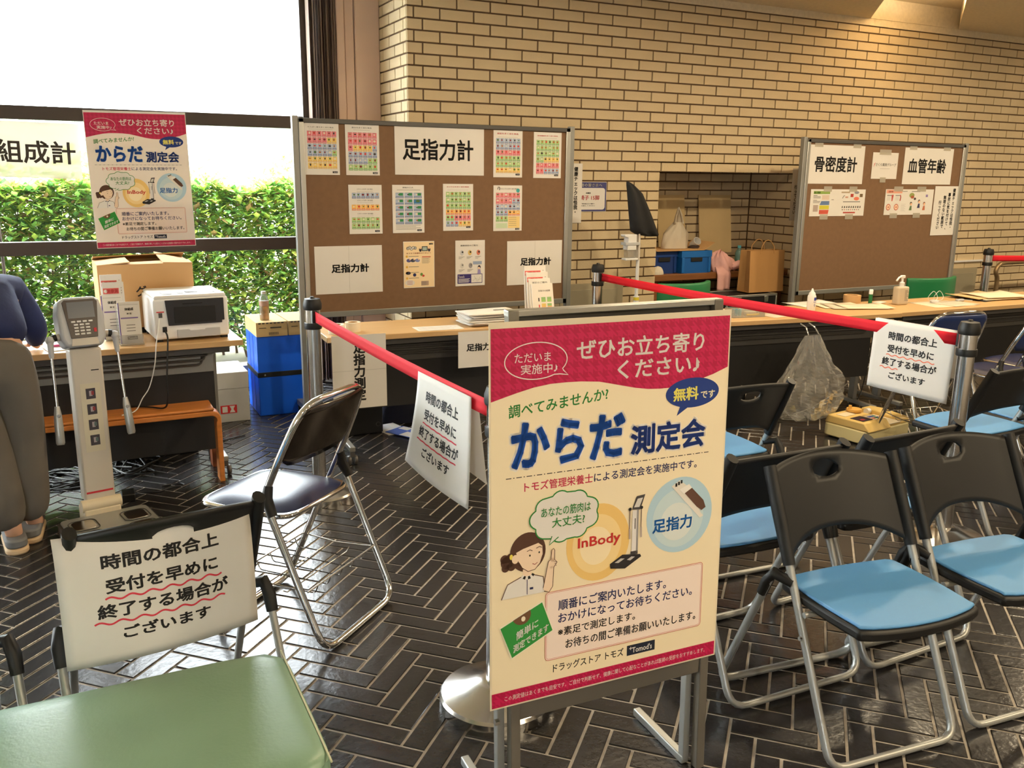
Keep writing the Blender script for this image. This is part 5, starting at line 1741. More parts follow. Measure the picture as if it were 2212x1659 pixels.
for side, sg, base in (('r', 1, Vector((-0.180, 4.40, 0.712))), ('l', -1, Vector((-0.47, 4.43, 0.712)))):
    f = MB()
    for i in range(4):
        o_ = Vector(((i - 1.5) * 0.016, 0.016, 0))
        L = (0.052, 0.060, 0.056, 0.044)[i]
        f.tube([base + o_, base + o_ + Vector((0, L * 0.5, 0.006)), base + o_ + Vector((0, L * 0.85, -0.004)), base + o_ + Vector((0, L, -0.016))], [0.0085, 0.008, 0.0075, 0.006], 8)
    f.tube([base + Vector((-sg * 0.022, -0.012, 0)), base + Vector((-sg * 0.042, 0.012, -0.004)), base + Vector((-sg * 0.044, 0.034, -0.012))], [0.010, 0.009, 0.007], 8)
    f.build('fingers', M_SKIN, per, smooth=80)
SW = {'hem': ((-0.322, 3.815, 0.800), (0.172, 0.136)), 'waist': ((-0.332, 3.880, 0.885), (0.166, 0.132)), 'mid': ((-0.345, 3.96, 0.955), (0.160, 0.130)), 'chest': ((-0.365, 4.06, 0.992), (0.156, 0.122)), 'collar': ((-0.40, 4.19, 1.010), 0.066),
      'sh_r': ((-0.225, 4.075, 0.985), 0.074), 'ua_r': ((-0.190, 4.12, 0.90), 0.062), 'el_r': ((-0.165, 4.165, 0.825), 0.056), 'fa_r': ((-0.168, 4.26, 0.770), 0.046), 'cu_r': ((-0.174, 4.325, 0.738), 0.038),
      'sh_l': ((-0.535, 4.055, 0.96), 0.074), 'el_l': ((-0.60, 4.20, 0.83), 0.056), 'cu_l': ((-0.51, 4.36, 0.748), 0.038)}
sw = skin_mesh('sweater', SW, [('hem', 'waist'), ('waist', 'mid'), ('mid', 'chest'), ('chest', 'collar'), ('chest', 'sh_r'), ('sh_r', 'ua_r'), ('ua_r', 'el_r'), ('el_r', 'fa_r'), ('fa_r', 'cu_r'), ('chest', 'sh_l'), ('sh_l', 'el_l'), ('el_l', 'cu_l')],
               mat('navy_sweater', (40, 50, 92), 0.85, var=0.12, vscale=14, bump=0.35, bscale=16), per)
sw['label'] = 'navy blue sweater'
TR = {'pel': ((-0.325, 3.825, 0.80), (0.150, 0.120)), 'belt': ((-0.325, 3.845, 0.862), (0.138, 0.108)),
      'hip_r': ((-0.245, 3.84, 0.70), 0.104), 'kn_r': ((-0.240, 3.865, 0.42), 0.092), 'hem_r': ((-0.248, 3.860, 0.070), 0.088),
      'hip_l': ((-0.400, 3.81, 0.70), 0.104), 'kn_l': ((-0.355, 3.80, 0.42), 0.092), 'hem_l': ((-0.318, 3.775, 0.070), 0.088)}
tr_ = skin_mesh('trousers', TR, [('pel', 'belt'), ('pel', 'hip_r'), ('hip_r', 'kn_r'), ('kn_r', 'hem_r'), ('pel', 'hip_l'), ('hip_l', 'kn_l'), ('kn_l', 'hem_l')],
                mat('grey_trousers', (104, 99, 92), 0.9, var=0.06, vscale=8, bump=0.3, bscale=9), per)
tr_['label'] = 'wide grey trousers'
skin_mesh('hair', {'a': ((-0.412, 4.265, 1.035), 0.075), 'b': ((-0.425, 4.33, 1.025), 0.085), 'c': ((-0.43, 4.385, 0.99), 0.070)}, [('a', 'b'), ('b', 'c')], M_BLACKM, per)
for x, y, rz in ((-0.248, 3.87, -4), (-0.300, 3.775, 8)):
    s_ = MB().use(mat('shoe_sole_cream', (214, 186, 150), 0.7)).prism([(px_, py_) for px_, py_ in rrect(-0.042, -0.075, 0.042, 0.17, 0.038, 5)], 0.0, 0.026)
    s_.use(mat('shoe_grey', (120, 122, 126), 0.7)).prism([(px_ * 0.93, py_ * 0.97) for px_, py_ in rrect(-0.042, -0.075, 0.042, 0.17, 0.038, 5)], 0.026, 0.062)
    o = s_.build('shoe', None, per, bevel=0.008)
    o.location = (x, y, 0)
    o.rotation_euler = (0, 0, math.radians(rz))

# ------------------------------------------------------------------ things on and around the left table
TT = TZ + 0.0005
def printed(mb_list):
    return mb_list
t = thing('printer', 'white laser printer with black paper flap on the left table', 'printer', (0.492, 4.40, TT), math.radians(4))
MB().box((-0.172, 0.0, 0.012), (0.172, 0.34, 0.205)).build('body', mat('printer_white', (240, 240, 240), 0.4), t, bevel=0.012, seg=3)
MB().box((-0.165, 0.005, 0.198), (0.165, 0.335, 0.220)).build('top_cover', M_WHITEP, t, bevel=0.010, seg=3)
MB().prism([(-0.108, 0.078), (0.138, 0.078), (0.138, 0.090), (0.150, 0.090), (0.150, 0.198), (-0.118, 0.198)], -0.006, 0.003, 'y').build('black_flap', mat('printer_black', (44, 44, 48), 0.4), t, bevel=0.002)
MB().box((-0.080, -0.0085, 0.088), (0.110, -0.005, 0.165)).build('flap_panel', M_BLACK, t, bevel=0.0015)
MB().box((-0.040, -0.0088, 0.176), (0.050, -0.005, 0.182)).build('flap_grip', M_BLACKM, t)
MB().prism([(-0.072, 0.016), (0.126, 0.016), (0.126, 0.056), (0.060, 0.056), (0.052, 0.050), (-0.010, 0.050), (-0.018, 0.056), (-0.072, 0.056)], -0.008, 0.002, 'y').build('paper_drawer', M_LTGREY, t, bevel=0.002)
MB().box((-0.149, -0.002, 0.118), (-0.133, 0.002, 0.140)).build('cable_port', M_DKGREY, t)
MB().box((-0.158, -0.0015, 0.142), (-0.124, 0.001, 0.147)).build('red_label', M_REDINK, t)
MB().box((-0.136, -0.003, 0.048), (-0.116, 0.002, 0.074)).build('power_inlet', M_BLACK, t, bevel=0.002)
MB().box((-0.118, 0.05, 0.2195), (-0.075, 0.13, 0.2225)).build('button_panel', M_LTGREY, t, bevel=0.001)
MB().box((-0.005, 0.085, 0.2195), (0.050, 0.125, 0.2225)).build('small_display', M_DKGREY, t, bevel=0.001)
MB().box((-0.045, 0.06, 0.2195), (-0.022, 0.09, 0.2225)).build('button', M_LTGREY, t, bevel=0.001)
MB().prism([(0.10, 0.06), (0.125, 0.06), (0.112, 0.13)], 0.2200, 0.2226, 'z').build('paper_guide', M_LTGREY, t)
for x in (-0.15, 0.15):
    for y in (0.03, 0.30):
        MB().box((x - 0.015, y - 0.015, 0.0), (x + 0.015, y + 0.015, 0.013)).build('foot', M_BLACK, t)
def cord(name, label, pts, r, m, cat='cable', group=None, sub=6):
    P = [Vector(p) for p in pts]
    out = []
    for i in range(len(P) - 1):
        p0, p1, p2, p3 = P[max(i - 1, 0)], P[i], P[i + 1], P[min(i + 2, len(P) - 1)]
        for k in range(sub):
            u = k / sub
            out.append(0.5 * ((2 * p1) + (p2 - p0) * u + (2 * p0 - 5 * p1 + 4 * p2 - p3) * u * u + (3 * p1 - p0 - 3 * p2 + p3) * u ** 3))
    out.append(P[-1])
    o = MB().tube(out, r, 6).build(name, m, None, smooth=80)
    return tag(o, label, cat, group)
cord('printer_cable', 'thin white cable running down from the printer', [(0.343, 4.382, 0.795), (0.335, 4.345, 0.76), (0.315, 4.29, 0.69), (0.30, 4.27, 0.60), (0.27, 4.27, 0.50), (0.235, 4.26, 0.45), (0.20, 4.24, 0.40), (0.14, 4.20, 0.395)], 0.0026, M_WHITEP)
cord('black_power_cable', 'black power cord running down from the printer', [(0.366, 4.384, 0.735), (0.370, 4.33, 0.715), (0.362, 4.285, 0.66), (0.350, 4.275, 0.55), (0.345, 4.275, 0.44), (0.330, 4.30, 0.386), (0.27, 4.36, 0.381), (0.18, 4.42, 0.381)], 0.0042, M_BLACK)

def carton(label, cx_, cy_, z0, w, d, h, rz=0.0, open_top=True, m=None):
    t = thing('carton', label, 'box', (cx_, cy_, z0), rz)
    m = m or M_CARD
    a, b = w / 2, d / 2
    th = 0.006
    b_ = MB().box((-a, -b, 0), (a, -b + th, h)).box((-a, b - th, 0), (a, b, h)).box((-a, -b + th, 0), (-a + th, b - th, h)).box((a - th, -b + th, 0), (a, b - th, h)).box((-a + th, -b + th, 0), (a - th, b - th, 0.01))
    b_.build('box_body', m, t)
    if open_top:
        for y0, dy, dz in ((-b, 0.13, -0.004), (b, -0.10, 0.022)):
            MB().add([(-a, y0, h), (a, y0, h), (a, y0 + dy, h + dz + 0.010), (-a, y0 + dy, h + dz)], [(0, 1, 2, 3)]).build('flap', m, t, fix=False, solid=0.005)
        MB().add([(a, -b, h), (a, b, h), (a - 0.14, b, h + 0.032), (a - 0.14, -b, h + 0.006)], [(0, 1, 2, 3)]).build('flap', m, t, fix=False, solid=0.005)
        MB().add([(-a, -b, h), (-a, b, h), (-a + 0.15, b, h + 0.016), (-a + 0.15, -b, h + 0.012)], [(0, 1, 2, 3)]).build('flap', m, t, fix=False, solid=0.005)
    return t
MB_ = MB()
st = thing('crate_stand', 'dark storage crate hidden behind the printer table, below the open carton', 'crate', (0.32, 4.92, 0))
MB().box((-0.20, -0.13, 0), (0.20, 0.13, 0.66)).build('crate_body', M_BLACKM, st, bevel=0.004)
MB().box((-0.21, -0.14, 0.66), (0.21, 0.14, 0.70)).build('crate_rim', M_BLACKM, st, bevel=0.004)
ct = carton('large open cardboard carton behind the printer, flaps half raised', 0.325, 4.94, 0.7005, 0.445, 0.36, 0.315, math.radians(2))
s = Sheet(0.10, 0.10)
s.stroke([(0.05 + 0.017 * math.cos(a), 0.06 + 0.013 * math.sin(a)) for a in np.linspace(0, 2 * PI, 24, endpoint=False)], 0.0018, M_INK, 1, closed=True)
s.text('19', 0.042, 0.054, 0.058, 0.066, M_INK, 0.01, 1)
s.mb.build('printed_mark', None, ct, fix=False).location = (-0.185, -0.181, 0.185)
s = Sheet(0.1, 0.1)
s.text('グ', 0.0, 0.0, 0.05, 0.055, M_INK, 0.02, 1)
s.mb.build('printed_mark', None, ct, fix=False).location = (-0.055, -0.181, 0.155)

def leaflet_stand(label, x, y, z, rz, sheets, w=0.105):
    """clear holder with leaning leaflets; sheets: (dx, dy, height, painter)"""
    t = thing('leaflet_holder', label, 'leaflet holder', (x, y, z), rz)
    h = MB()
    h.box((-w / 2 - 0.004, -0.004, 0), (w / 2 + 0.004, 0.10, 0.004))
    h.box((-w / 2 - 0.004, -0.006, 0), (w / 2 + 0.004, -0.003, 0.05))
    h.box((-w / 2 - 0.004, 0.09, 0), (w / 2 + 0.004, 0.094, 0.16))
    h.build('clear_holder', M_CLEAR, t)
    for dx, dy, hh, lean_, fn in sheets:
        s = Sheet(w, hh)
        fn(s)
        lf = MB().use(M_PAPER).box((0, 0, 0), (w, 0.010, hh)).build('leaflet', None, t, bevel=0.0008, seg=1)
        lf.matrix_local = place(-w / 2 + dx, dy, 0.005, 0, 0, lean_)
        s.mb.build('print', None, lf, fix=False)
    return t
def lf_purple(s):
    w, h = s.w, s.h
    s.rect(0, 0.002, 0.005, h * 0.98, C((110, 90, 160)))
    s.text('体組成', w * 0.30, h * 0.79, w * 0.70, h * 0.86, M_INK, 0.03)
    s.text('測 定', w * 0.38, h * 0.70, w * 0.60, h * 0.74, M_INK, 0.02)
    s.rect(w * 0.08, h * 0.925, w * 0.92, h * 0.935, M_LTINK)
    s.rect(w * 0.10, h * 0.60, w * 0.88, h * 0.63, C((130, 110, 170)))
    for k in range(3):
        s.rect(w * 0.32, h * (0.44 - k * 0.07), w * 0.72, h * (0.455 - k * 0.07), M_GREYINK)
    s.rect(w * 0.32, h * 0.10, w * 0.78, h * 0.18, M_INK)
    s.text("Tomod's", w * 0.36, h * 0.115, w * 0.74, h * 0.165, M_PAPER, 0.02, 3)
def lf_red(s):
    w, h = s.w, s.h
    s.rect(0.003, h - 0.055, w * 0.76, h - 0.028, C((222, 110, 104)))
    s.text('健康測', w * 0.18, h - 0.052, w * 0.72, h - 0.032, C((190, 60, 60)), 0.03)
    s.ell(0.014, h - 0.042, 0.008, 0.008, M_PAPER, 2, 12)
    for k in range(4):
        s.rect(w * 0.86, h - 0.03 - k * 0.012, w * 0.89, h - 0.026 - k * 0.012, M_GREYINK)
leaflet_stand('white leaflets with a purple stripe, standing left of the printer', 0.220, 4.375, TT, math.radians(3), [(0.0, 0.012, 0.195, 0.12, lf_purple)], 0.095)
leaflet_stand('taller leaflets with red headings behind the purple striped ones', 0.165, 4.53, TT, math.radians(3), [(-0.008, 0.012, 0.212, 0.10, lf_purple), (0.004, 0.034, 0.268, 0.08, lf_red), (0.0, 0.056, 0.302, 0.07, lf_red)], 0.095)
s = Sheet(0.22, 0.30)
o = MB().use(M_PAPER).box((-0.10, -0.14, 0), (0.10, 0.14, 0.003)).build('paper_sheets', None)
o.location = (-0.06, 4.50, TT)
o.rotation_euler = (0, 0, 0.2)
tag(o, 'white paper sheets lying on the left table by the bending person', 'paper')
o = MB().tube([(0, 0, 0.006), (0.13, 0.02, 0.006)], 0.0055, 8).build('pink_pen', C((214, 90, 140)), None, smooth=60)
o.location = (-0.13, 4.44, TT + 0.003)
tag(o, 'pink pen lying on the white sheets on the left table', 'pen')

# cables on the floor
r_ = np.random.default_rng(5)
def tangle(label, cx_, cy_, n, rad, r, seed):
    q = np.random.default_rng(seed)
    pts = []
    for i in range(n):
        a = i * 2.2 + q.uniform(-0.5, 0.5)
        k = q.uniform(0.4, 1.0)
        pts.append((cx_ + rad[0] * k * math.cos(a), cy_ + rad[1] * k * math.sin(a), r + 0.012 * q.random() + (0.02 if i % 5 == 0 else 0)))
    return cord('cable_tangle', label, pts, r, M_BLACK, 'cable', 'black cable tangles on the floor by the body scale', 7)
tangle('black cable tangle on the floor left of the body scale column', -0.13, 4.60, 34, (0.20, 0.26), 0.0042, 3)
tangle('black cable tangle on the floor right of the body scale column', 0.175, 4.66, 26, (0.15, 0.22), 0.0045, 4)
cord('floor_cable', 'black cable trailing along the floor towards the plywood bench', [(0.22, 4.62, 0.006), (0.33, 4.75, 0.005), (0.42, 4.90, 0.005), (0.52, 4.86, 0.005), (0.62, 4.92, 0.005), (0.80, 5.0, 0.005)], 0.0035, M_BLACK)
pa = thing('power_adapter', 'small black power adapter with coiled cord beside the body scale foot', 'adapter', (0.135, 4.19, 0))
MB().box((-0.028, -0.045, 0), (0.028, 0.045, 0.036)).build('adapter_body', M_BLACK, pa, bevel=0.004)
MB().tube(fillet([(0.02, 0.045, 0.014), (0.06, 0.06, 0.005), (0.13, 0.02, 0.005), (0.20, 0.08, 0.005), (0.26, 0.06, 0.006), (0.24, 0.12, 0.005), (0.15, 0.10, 0.006)], 0.05, 5), 0.0035, 6).build('cord', M_BLACK, pa, smooth=80)

# low white box, white carton with red label, blue cabinet with two cartons and a drink
t = thing('low_box', 'long low light grey box on the floor behind the plywood bench', 'box', (0.26, 5.15, 0))
MB().box((-0.30, -0.06, 0), (0.34, 0.06, 0.085)).build('box_body', M_LTGREY, t, bevel=0.004)
MB().box((0.20, -0.0625, 0.0), (0.265, -0.0605, 0.062)).build('sticky_note', mat('yellow_note', (226, 232, 170), 0.8), t)
t = thing('white_carton', 'white carton with a red handling label, on the floor by the window', 'box', (0.70, 5.50, 0))
M_WCART = mat('white_carton_board', (196, 196, 194), 0.75, var=0.04, vscale=10)
MB().box((-0.19, -0.17, 0), (0.19, 0.17, 0.205)).build('carton_body', M_WCART, t, bevel=0.003)
MB().box((-0.192, -0.172, 0.2052), (0.192, 0.172, 0.305)).build('carton_lid', mat('white_carton_lid', (206, 206, 204), 0.75), t, bevel=0.003)
lb = MB().box((0.02, -0.1715, 0.055), (0.115, -0.1702, 0.105)).build('handling_label', C((206, 40, 46)), t)
m_ = MB().use(M_PAPER).prism([(0.072, 0.060), (0.104, 0.060), (0.094, 0.080), (0.104, 0.100), (0.072, 0.100), (0.082, 0.080)], -0.1725, -0.1716, 'y')
m_.box((0.030, -0.1725, 0.062), (0.060, -0.1716, 0.098)).build('label_symbol', None, lb)
t = thing('blue_case', 'tall blue plastic transport case with a black strap beside the window', 'case', (1.135, 5.555, 0))
MB().box((-0.175, -0.175, 0), (0.175, 0.175, 0.4985)).build('case_body', M_BLUEP, t, bevel=0.006)
MB().box((-0.1775, -0.1775, 0.245), (0.1775, 0.1775, 0.276)).build('strap', M_BLACK, t, bevel=0.002)
MB().lathe([(0.0, 0), (0.006, 0.0), (0.006, 0.003), (0.0, 0.003)], 12, M=Matrix.Translation((-0.135, -0.178, 0.260)) @ Matrix.Rotation(PI / 2, 4, 'X')).build('strap_stud', M_STEEL, t)
for y in (-0.05, 0.06):
    MB().box((-0.1765, y - 0.012, 0.01), (-0.1745, y + 0.012, 0.49)).build('rib', mat('blue_rib', (16, 82, 206), 0.4), t)
for i, (x, w_) in enumerate(((1.055, 0.19), (1.245, 0.18))):
    t = thing('small_carton', ['flat brown carton on the blue case, under the drink bottle', 'flat brown carton on the blue case, half behind the steel post'][i], 'box', (x, 5.555, 0.499), 0, 'flat cartons on the blue case')
    MB().box((-w_ / 2 + 0.001, -0.185, 0), (w_ / 2 - 0.001, 0.185, 0.088)).build('carton_body', M_CARDL, t, bevel=0.002)
    m_ = MB().use(M_DKGREY)
    for k in range(7):
        m_.box((-w_ * 0.42 + k * w_ * 0.12, -0.1862, 0.078), (-w_ * 0.42 + k * w_ * 0.12 + w_ * 0.08, -0.1852, 0.086))
    for k in range(12):
        m_.box((-w_ * 0.1 + k * 0.005, -0.1862, 0.010), (-w_ * 0.1 + k * 0.005 + 0.0022, -0.1852, 0.026))
    m_.box((-w_ * 0.40, -0.1862, 0.052), (-w_ * 0.18, -0.1852, 0.056)).box((-w_ * 0.05, -0.1862, 0.050), (w_ * 0.30, -0.1852, 0.058))
    m_.build('printed_marks', None, t)
t = thing('drink_bottle', 'clear plastic bottle half full of amber tea on the flat carton', 'bottle', (1.035, 5.475, 0.5875))
MB().lathe([(0.0, 0.0), (0.026, 0.0), (0.029, 0.006), (0.029, 0.040), (0.028, 0.044), (0.029, 0.048), (0.029, 0.118), (0.024, 0.142), (0.013, 0.158), (0.013, 0.164)], 24).build('bottle_body', M_CLEARB, t, smooth=50, fix=False)
MB().lathe([(0.0, 0.002), (0.0272, 0.002), (0.0272, 0.086), (0.0, 0.086)], 24).build('tea', clear_mat('amber_tea', (238, 176, 24), 0.62, 0.03, 0.05), t, smooth=50)
MB().lathe([(0.0295, 0.088), (0.0297, 0.118)], 24).build('bottle_label', clear_mat('label_band', (236, 196, 180), 0.5, 0.3, 0.03), t, smooth=50, fix=False)
MB().lathe([(0.0, 0.160), (0.0145, 0.160), (0.0145, 0.176), (0.0, 0.176)], 20).build('cap', M_WHITEP, t, smooth=40)

# ------------------------------------------------------------------ middle table
def tape_roll(label, x, y, z, R, r, h, m, group=None):
    t = thing('tape_roll', label, 'tape roll', (x, y, z), 0, group)
    MB().lathe([(r, 0), (R, 0), (R, h), (r, h), (r, 0)], 28).build('tape_coil', m, t, smooth=40)
    MB().lathe([(r - 0.003, 0.0), (r - 0.0003, 0.0), (r - 0.0003, h), (r - 0.003, h), (r - 0.003, 0.0)], 28).build('core', M_CARD, t, smooth=40)
    return t
tape_roll('pale tape roll standing flat on the middle table, further right', 1.262, 4.345, TT, 0.040, 0.026, 0.048, mat('pale_tape', (226, 212, 186), 0.5))
tape_roll('whitish tape roll on the middle table beside the left steel post', 1.165, 4.305, TT, 0.040, 0.026, 0.048, mat('white_tape', (236, 230, 220), 0.5))
s = Sheet(0.25, 0.115)
o = MB().use(M_PAPER).box((-0.125, -0.065, 0), (0.125, 0.065, 0.0012)).build('paper_sheet', None)
m_ = MB().use(M_LTINK)
for k in range(6):
    m_.box((-0.11, -0.045 + k * 0.016, 0.0012), (0.10 - 0.02 * (k % 3), -0.042 + k * 0.016, 0.0016))
m_.build('print', None, o)
o.location = (1.70, 4.265, TT)
o.rotation_euler = (0, 0, -0.08)
tag(o, 'single printed sheet lying flat on the middle table', 'paper')
for i in range(6):
    w_ = MB().use(M_PAPER)
    def fe(u, v, i=i):
        x, y = (u - 0.5) * 0.30, (v - 0.5) * 0.22
        return (x, y, 0.0045 + 0.004 * math.sin(u * 3 + i) * v + 0.003 * math.cos(v * 4 + i))
    o = w_.grid(fe, 8, 6).build('paper_pouch', None, None, smooth=80, solid=0.006, fix=False)
    o.location = (2.02 + 0.012 * math.sin(i * 2.1), 4.315 + 0.010 * math.cos(i * 1.7), TT + 0.0015 + i * 0.0115)
    o.rotation_euler = (0, 0, -0.05 + 0.10 * math.sin(i * 1.9))
    tag(o, ['bottom white paper pouch of the pile on the middle table', 'second white paper pouch from the bottom of the middle table pile', 'third white paper pouch from the bottom of the middle table pile', 'third white paper pouch from the top of the middle table pile', 'second white paper pouch from the top of the middle table pile', 'topmost white paper pouch of the pile on the middle table'][i], 'pouch', 'white paper pouches piled on the middle table')
    if i == 5:
        MB().use(M_INK).box((0.03, -0.012, 0.0125), (0.10, 0.0, 0.0135)).build('printed_mark', None, o)
def lf_green(s):
    w, h = s.w, s.h
    for i in range(2):
        for j in range(2):
            s.rect(w * (0.42 + 0.27 * i), h * (0.22 + 0.20 * j), w * (0.62 + 0.27 * i), h * (0.37 + 0.20 * j), C((140, 180, 120)) if (i + j) else C((214, 186, 110)))
            s.rect(w * (0.42 + 0.27 * i), h * (0.22 + 0.20 * j), w * (0.62 + 0.27 * i), h * (0.29 + 0.20 * j), C((226, 180, 120)) if j == 0 else C((150, 190, 110)), 2)
    s.rect(w * 0.28, h * 0.44, w * 0.33, h * 0.55, M_INK)
    s.rect(w * 0.28, h * 0.24, w * 0.33, h * 0.34, M_REDINK)
    s.text('足指力の結果', w * 0.30, h * 0.74, w * 0.86, h * 0.80, M_GREYINK, 0.01)
    s.rect(w * 0.42, h * 0.10, w * 0.90, h * 0.115, M_GREYINK)
def lf_plain(s):
    s.text('測定のご案内', s.w * 0.15, s.h - 0.03, s.w * 0.85, s.h - 0.018, M_GREYINK, 0.01)
leaflet_stand('leaflet holder with a green and orange score sheet on the middle table', 2.405, 4.40, TT, math.radians(-4), [(0.010, 0.010, 0.185, 0.24, lf_green), (0.0, 0.022, 0.212, 0.22, lf_plain), (-0.010, 0.040, 0.245, 0.16, lf_red), (-0.018, 0.060, 0.280, 0.12, lf_red)], 0.135)
t = thing('black_box', 'black box on the floor under the middle table', 'box', (1.435, 4.86, 0))
MB().box((-0.105, -0.12, 0), (0.105, 0.12, 0.23)).build('box_body', M_BLACK, t, bevel=0.006)
MB().tube([(0.075 + 0.012 * math.cos(a), -0.122, 0.055 + 0.012 * math.sin(a)) for a in np.linspace(0, 2 * PI, 14, endpoint=False)], 0.002, 5, closed=True).build('ring', M_DKGREY, t, smooth=80)
t = thing('shoulder_bag', 'dark navy bag slumped under the middle table', 'bag', (1.78, 4.97, 0))
def bg_(u, v):
    a = 2 * PI * u
    r_ = 1 + 0.06 * math.sin(3 * a + 4 * v)
    k = (1 - 0.45 * v ** 2)
    return (0.19 * r_ * k * math.cos(a), 0.10 * r_ * k * math.sin(a), 0.25 * v)
MB().grid(bg_, 24, 8, closed_u=True).build('bag_body', mat('navy_fabric', (34, 36, 54), 0.85, bump=0.4, bscale=20), t, smooth=80)
MB().tube(arc((0.0, 0.22), 0.10, 10, 170, 8) and [(p[0], 0.0, p[1]) for p in arc((0.0, 0.22), 0.09, 5, 175, 10)], 0.008, 8).build('bag_handle', M_BLACKM, t, smooth=80)
for i, (x, y, rz, c, lab) in enumerate(((1.66, 4.66, 0.5, (70, 100, 190), 'blue and white folder lying on the floor under the middle table'), (1.60, 4.78, 0.2, (226, 226, 230), 'white folder under the blue one, on the floor'))):
    o = MB().use(C(c)).box((-0.075, -0.105, 0), (0.075, 0.105, 0.004)).build('folder', None)
    m_ = MB().use(M_PAPER).box((-0.074, -0.104, 0.004), (0.0, 0.0, 0.0046)).box((0.02, 0.02, 0.004), (0.07, 0.09, 0.0046))
    m_.build('print', None, o)
    o.location = (x, y, 0.001 + (0.0 if i else 0.0055))
    o.rotation_euler = (0, 0, rz)
    tag(o, lab, 'folder')

# ------------------------------------------------------------------ right tables
def flat_paper(name, label, x, y, rz, w, h, m=None, z=0.0, cat='paper', curl=0.0, lines=4, group=None, thick=0.0012):
    def fn(u, v):
        return ((u - 0.5) * w, (v - 0.5) * h, thick / 2 + curl * (2 * u - 1) ** 4 * v)
    o = MB().use(m or M_PAPER).grid(fn, 8, 4).build(name, None, None, smooth=80, solid=thick, fix=False)
    if lines:
        mb = MB().use(M_LTINK)
        for k in range(lines):
            mb.box((-w * 0.36, h * (0.28 - 0.14 * k), thick + 0.0002), (w * (0.32 - 0.08 * (k % 2)), h * (0.31 - 0.14 * k), thick + 0.0006))
        mb.build('print', None, o)
    o.location = (x, y, TT + z)
    o.rotation_euler = (0, 0, rz)
    return tag(o, label, cat, group)
M_PAPERW = mat('cream_paper', (226, 212, 186), 0.85)
t = thing('clear_case', 'small clear plastic case with yellow and teal items on the right table', 'case', (3.505, 3.955, TT), math.radians(-8))
b = MB().box((-0.105, -0.05, 0), (0.105, 0.05, 0.003)).box((-0.105, -0.05, 0.003), (-0.102, 0.05, 0.05)).box((0.102, -0.05, 0.003), (0.105, 0.05, 0.05)).box((-0.102, -0.05, 0.003), (0.102, -0.047, 0.05)).box((-0.102, 0.047, 0.003), (0.102, 0.05, 0.05))
b.build('case_body', M_CLEAR, t)
for i, (x, c) in enumerate(((-0.078, (40, 150, 170)), (-0.056, (40, 150, 170)), (-0.034, (120, 190, 200)))):
    MB().lathe([(0.0, 0), (0.009, 0), (0.009, 0.036), (0.006, 0.042), (0.0, 0.042)], 12, (x, 0.0, 0.004)).build('vial', C(c), t, smooth=40)
MB().tube([(0.0, -0.02, 0.010), (0.05, -0.025, 0.010), (0.09, -0.01, 0.010)], 0.006, 8).build('yellow_tube', C((240, 200, 40)), t, smooth=60)
MB().box((0.01, 0.0, 0.004), (0.08, 0.03, 0.024)).build('packet', M_IVORY, t, bevel=0.002)
flat_paper('paper_sheet', 'grey printed sheet beside the clear case on the right table', 3.73, 3.92, 0.1, 0.22, 0.15, mat('grey_sheet', (206, 194, 174), 0.85))
flat_paper('paper_sheet', 'folded white sheet standing up slightly behind the long red belt', 3.62, 4.14, -0.2, 0.26, 0.12, z=0.0, curl=0.02)
for i, (x, y, rz, w, h, m) in enumerate(((4.28, 4.20, 0.05, 0.34, 0.20, M_PAPER), (4.36, 4.06, -0.25, 0.30, 0.21, M_PAPERW), (4.42, 3.98, -0.40, 0.36, 0.22, mat('grey_sheet', (206, 194, 174), 0.85)), (4.47, 3.95, -0.32, 0.32, 0.20, M_PAPERW))):
    flat_paper('paper_sheet', ['white sheet under the spread papers near the conical bottle', 'cream sheet spread on the right table near the conical bottle', 'grey printed sheet spread across the right table by the tape', 'topmost cream sheet spread in front of the tape roll'][i], x, y, rz, w, h, m, z=0.0022 * i, curl=0.006)
t = thing('squeeze_bottle', 'white squeeze bottle with pointed cap and blue label on the right table', 'bottle', (4.055, 3.985, TT))
MB().lathe([(0.0, 0), (0.024, 0), (0.026, 0.004), (0.026, 0.085), (0.022, 0.095), (0.0, 0.097)], 24).build('bottle_body', M_WHITEP, t, smooth=40)
MB().lathe([(0.0, 0.095), (0.021, 0.095), (0.020, 0.106), (0.009, 0.118), (0.0045, 0.134), (0.0, 0.136)], 20).build('pointed_cap', M_WHITEP, t, smooth=40)
m_ = MB().use(C((40, 60, 160)))
m_.add([(0.0263 * math.sin(a), -0.0263 * math.cos(a), z) for z in (0.062, 0.082) for a in np.linspace(-0.2, 0.9, 8)], [(i, i + 1, i + 9, i + 8) for i in range(7)])
m_.add([(0.0263 * math.sin(a), -0.0263 * math.cos(a), z) for z in (0.052, 0.055) for a in np.linspace(-0.3, 0.9, 8)], [(i, i + 1, i + 9, i + 8) for i in range(7)])
m_.add([(0.0264 * math.sin(a + 0.15) , -0.0264 * math.cos(a + 0.15), 0.036 + dz) for a, dz in ((-0.15, 0.008), (-0.30, 0.0), (-0.15, -0.009), (0.05, -0.008), (0.05, -0.005), (-0.10, -0.004), (-0.18, 0.0), (-0.10, 0.004), (0.05, 0.005), (0.05, 0.008))], [tuple(range(10))])
m_.build('bottle_label', None, t, fix=False)
t = tape_roll('brown packing tape roll standing tilted on the right table', 4.575, 4.145, TT, 0.055, 0.038, 0.050, M_CARD)
t = thing('glue_stick', 'glue stick with white cap and green barrel on the right table', 'glue stick', (4.648, 4.06, TT))
MB().lathe([(0.0, 0), (0.012, 0), (0.012, 0.062), (0.0, 0.062)], 16).build('barrel', C((30, 110, 60)), t, smooth=40)
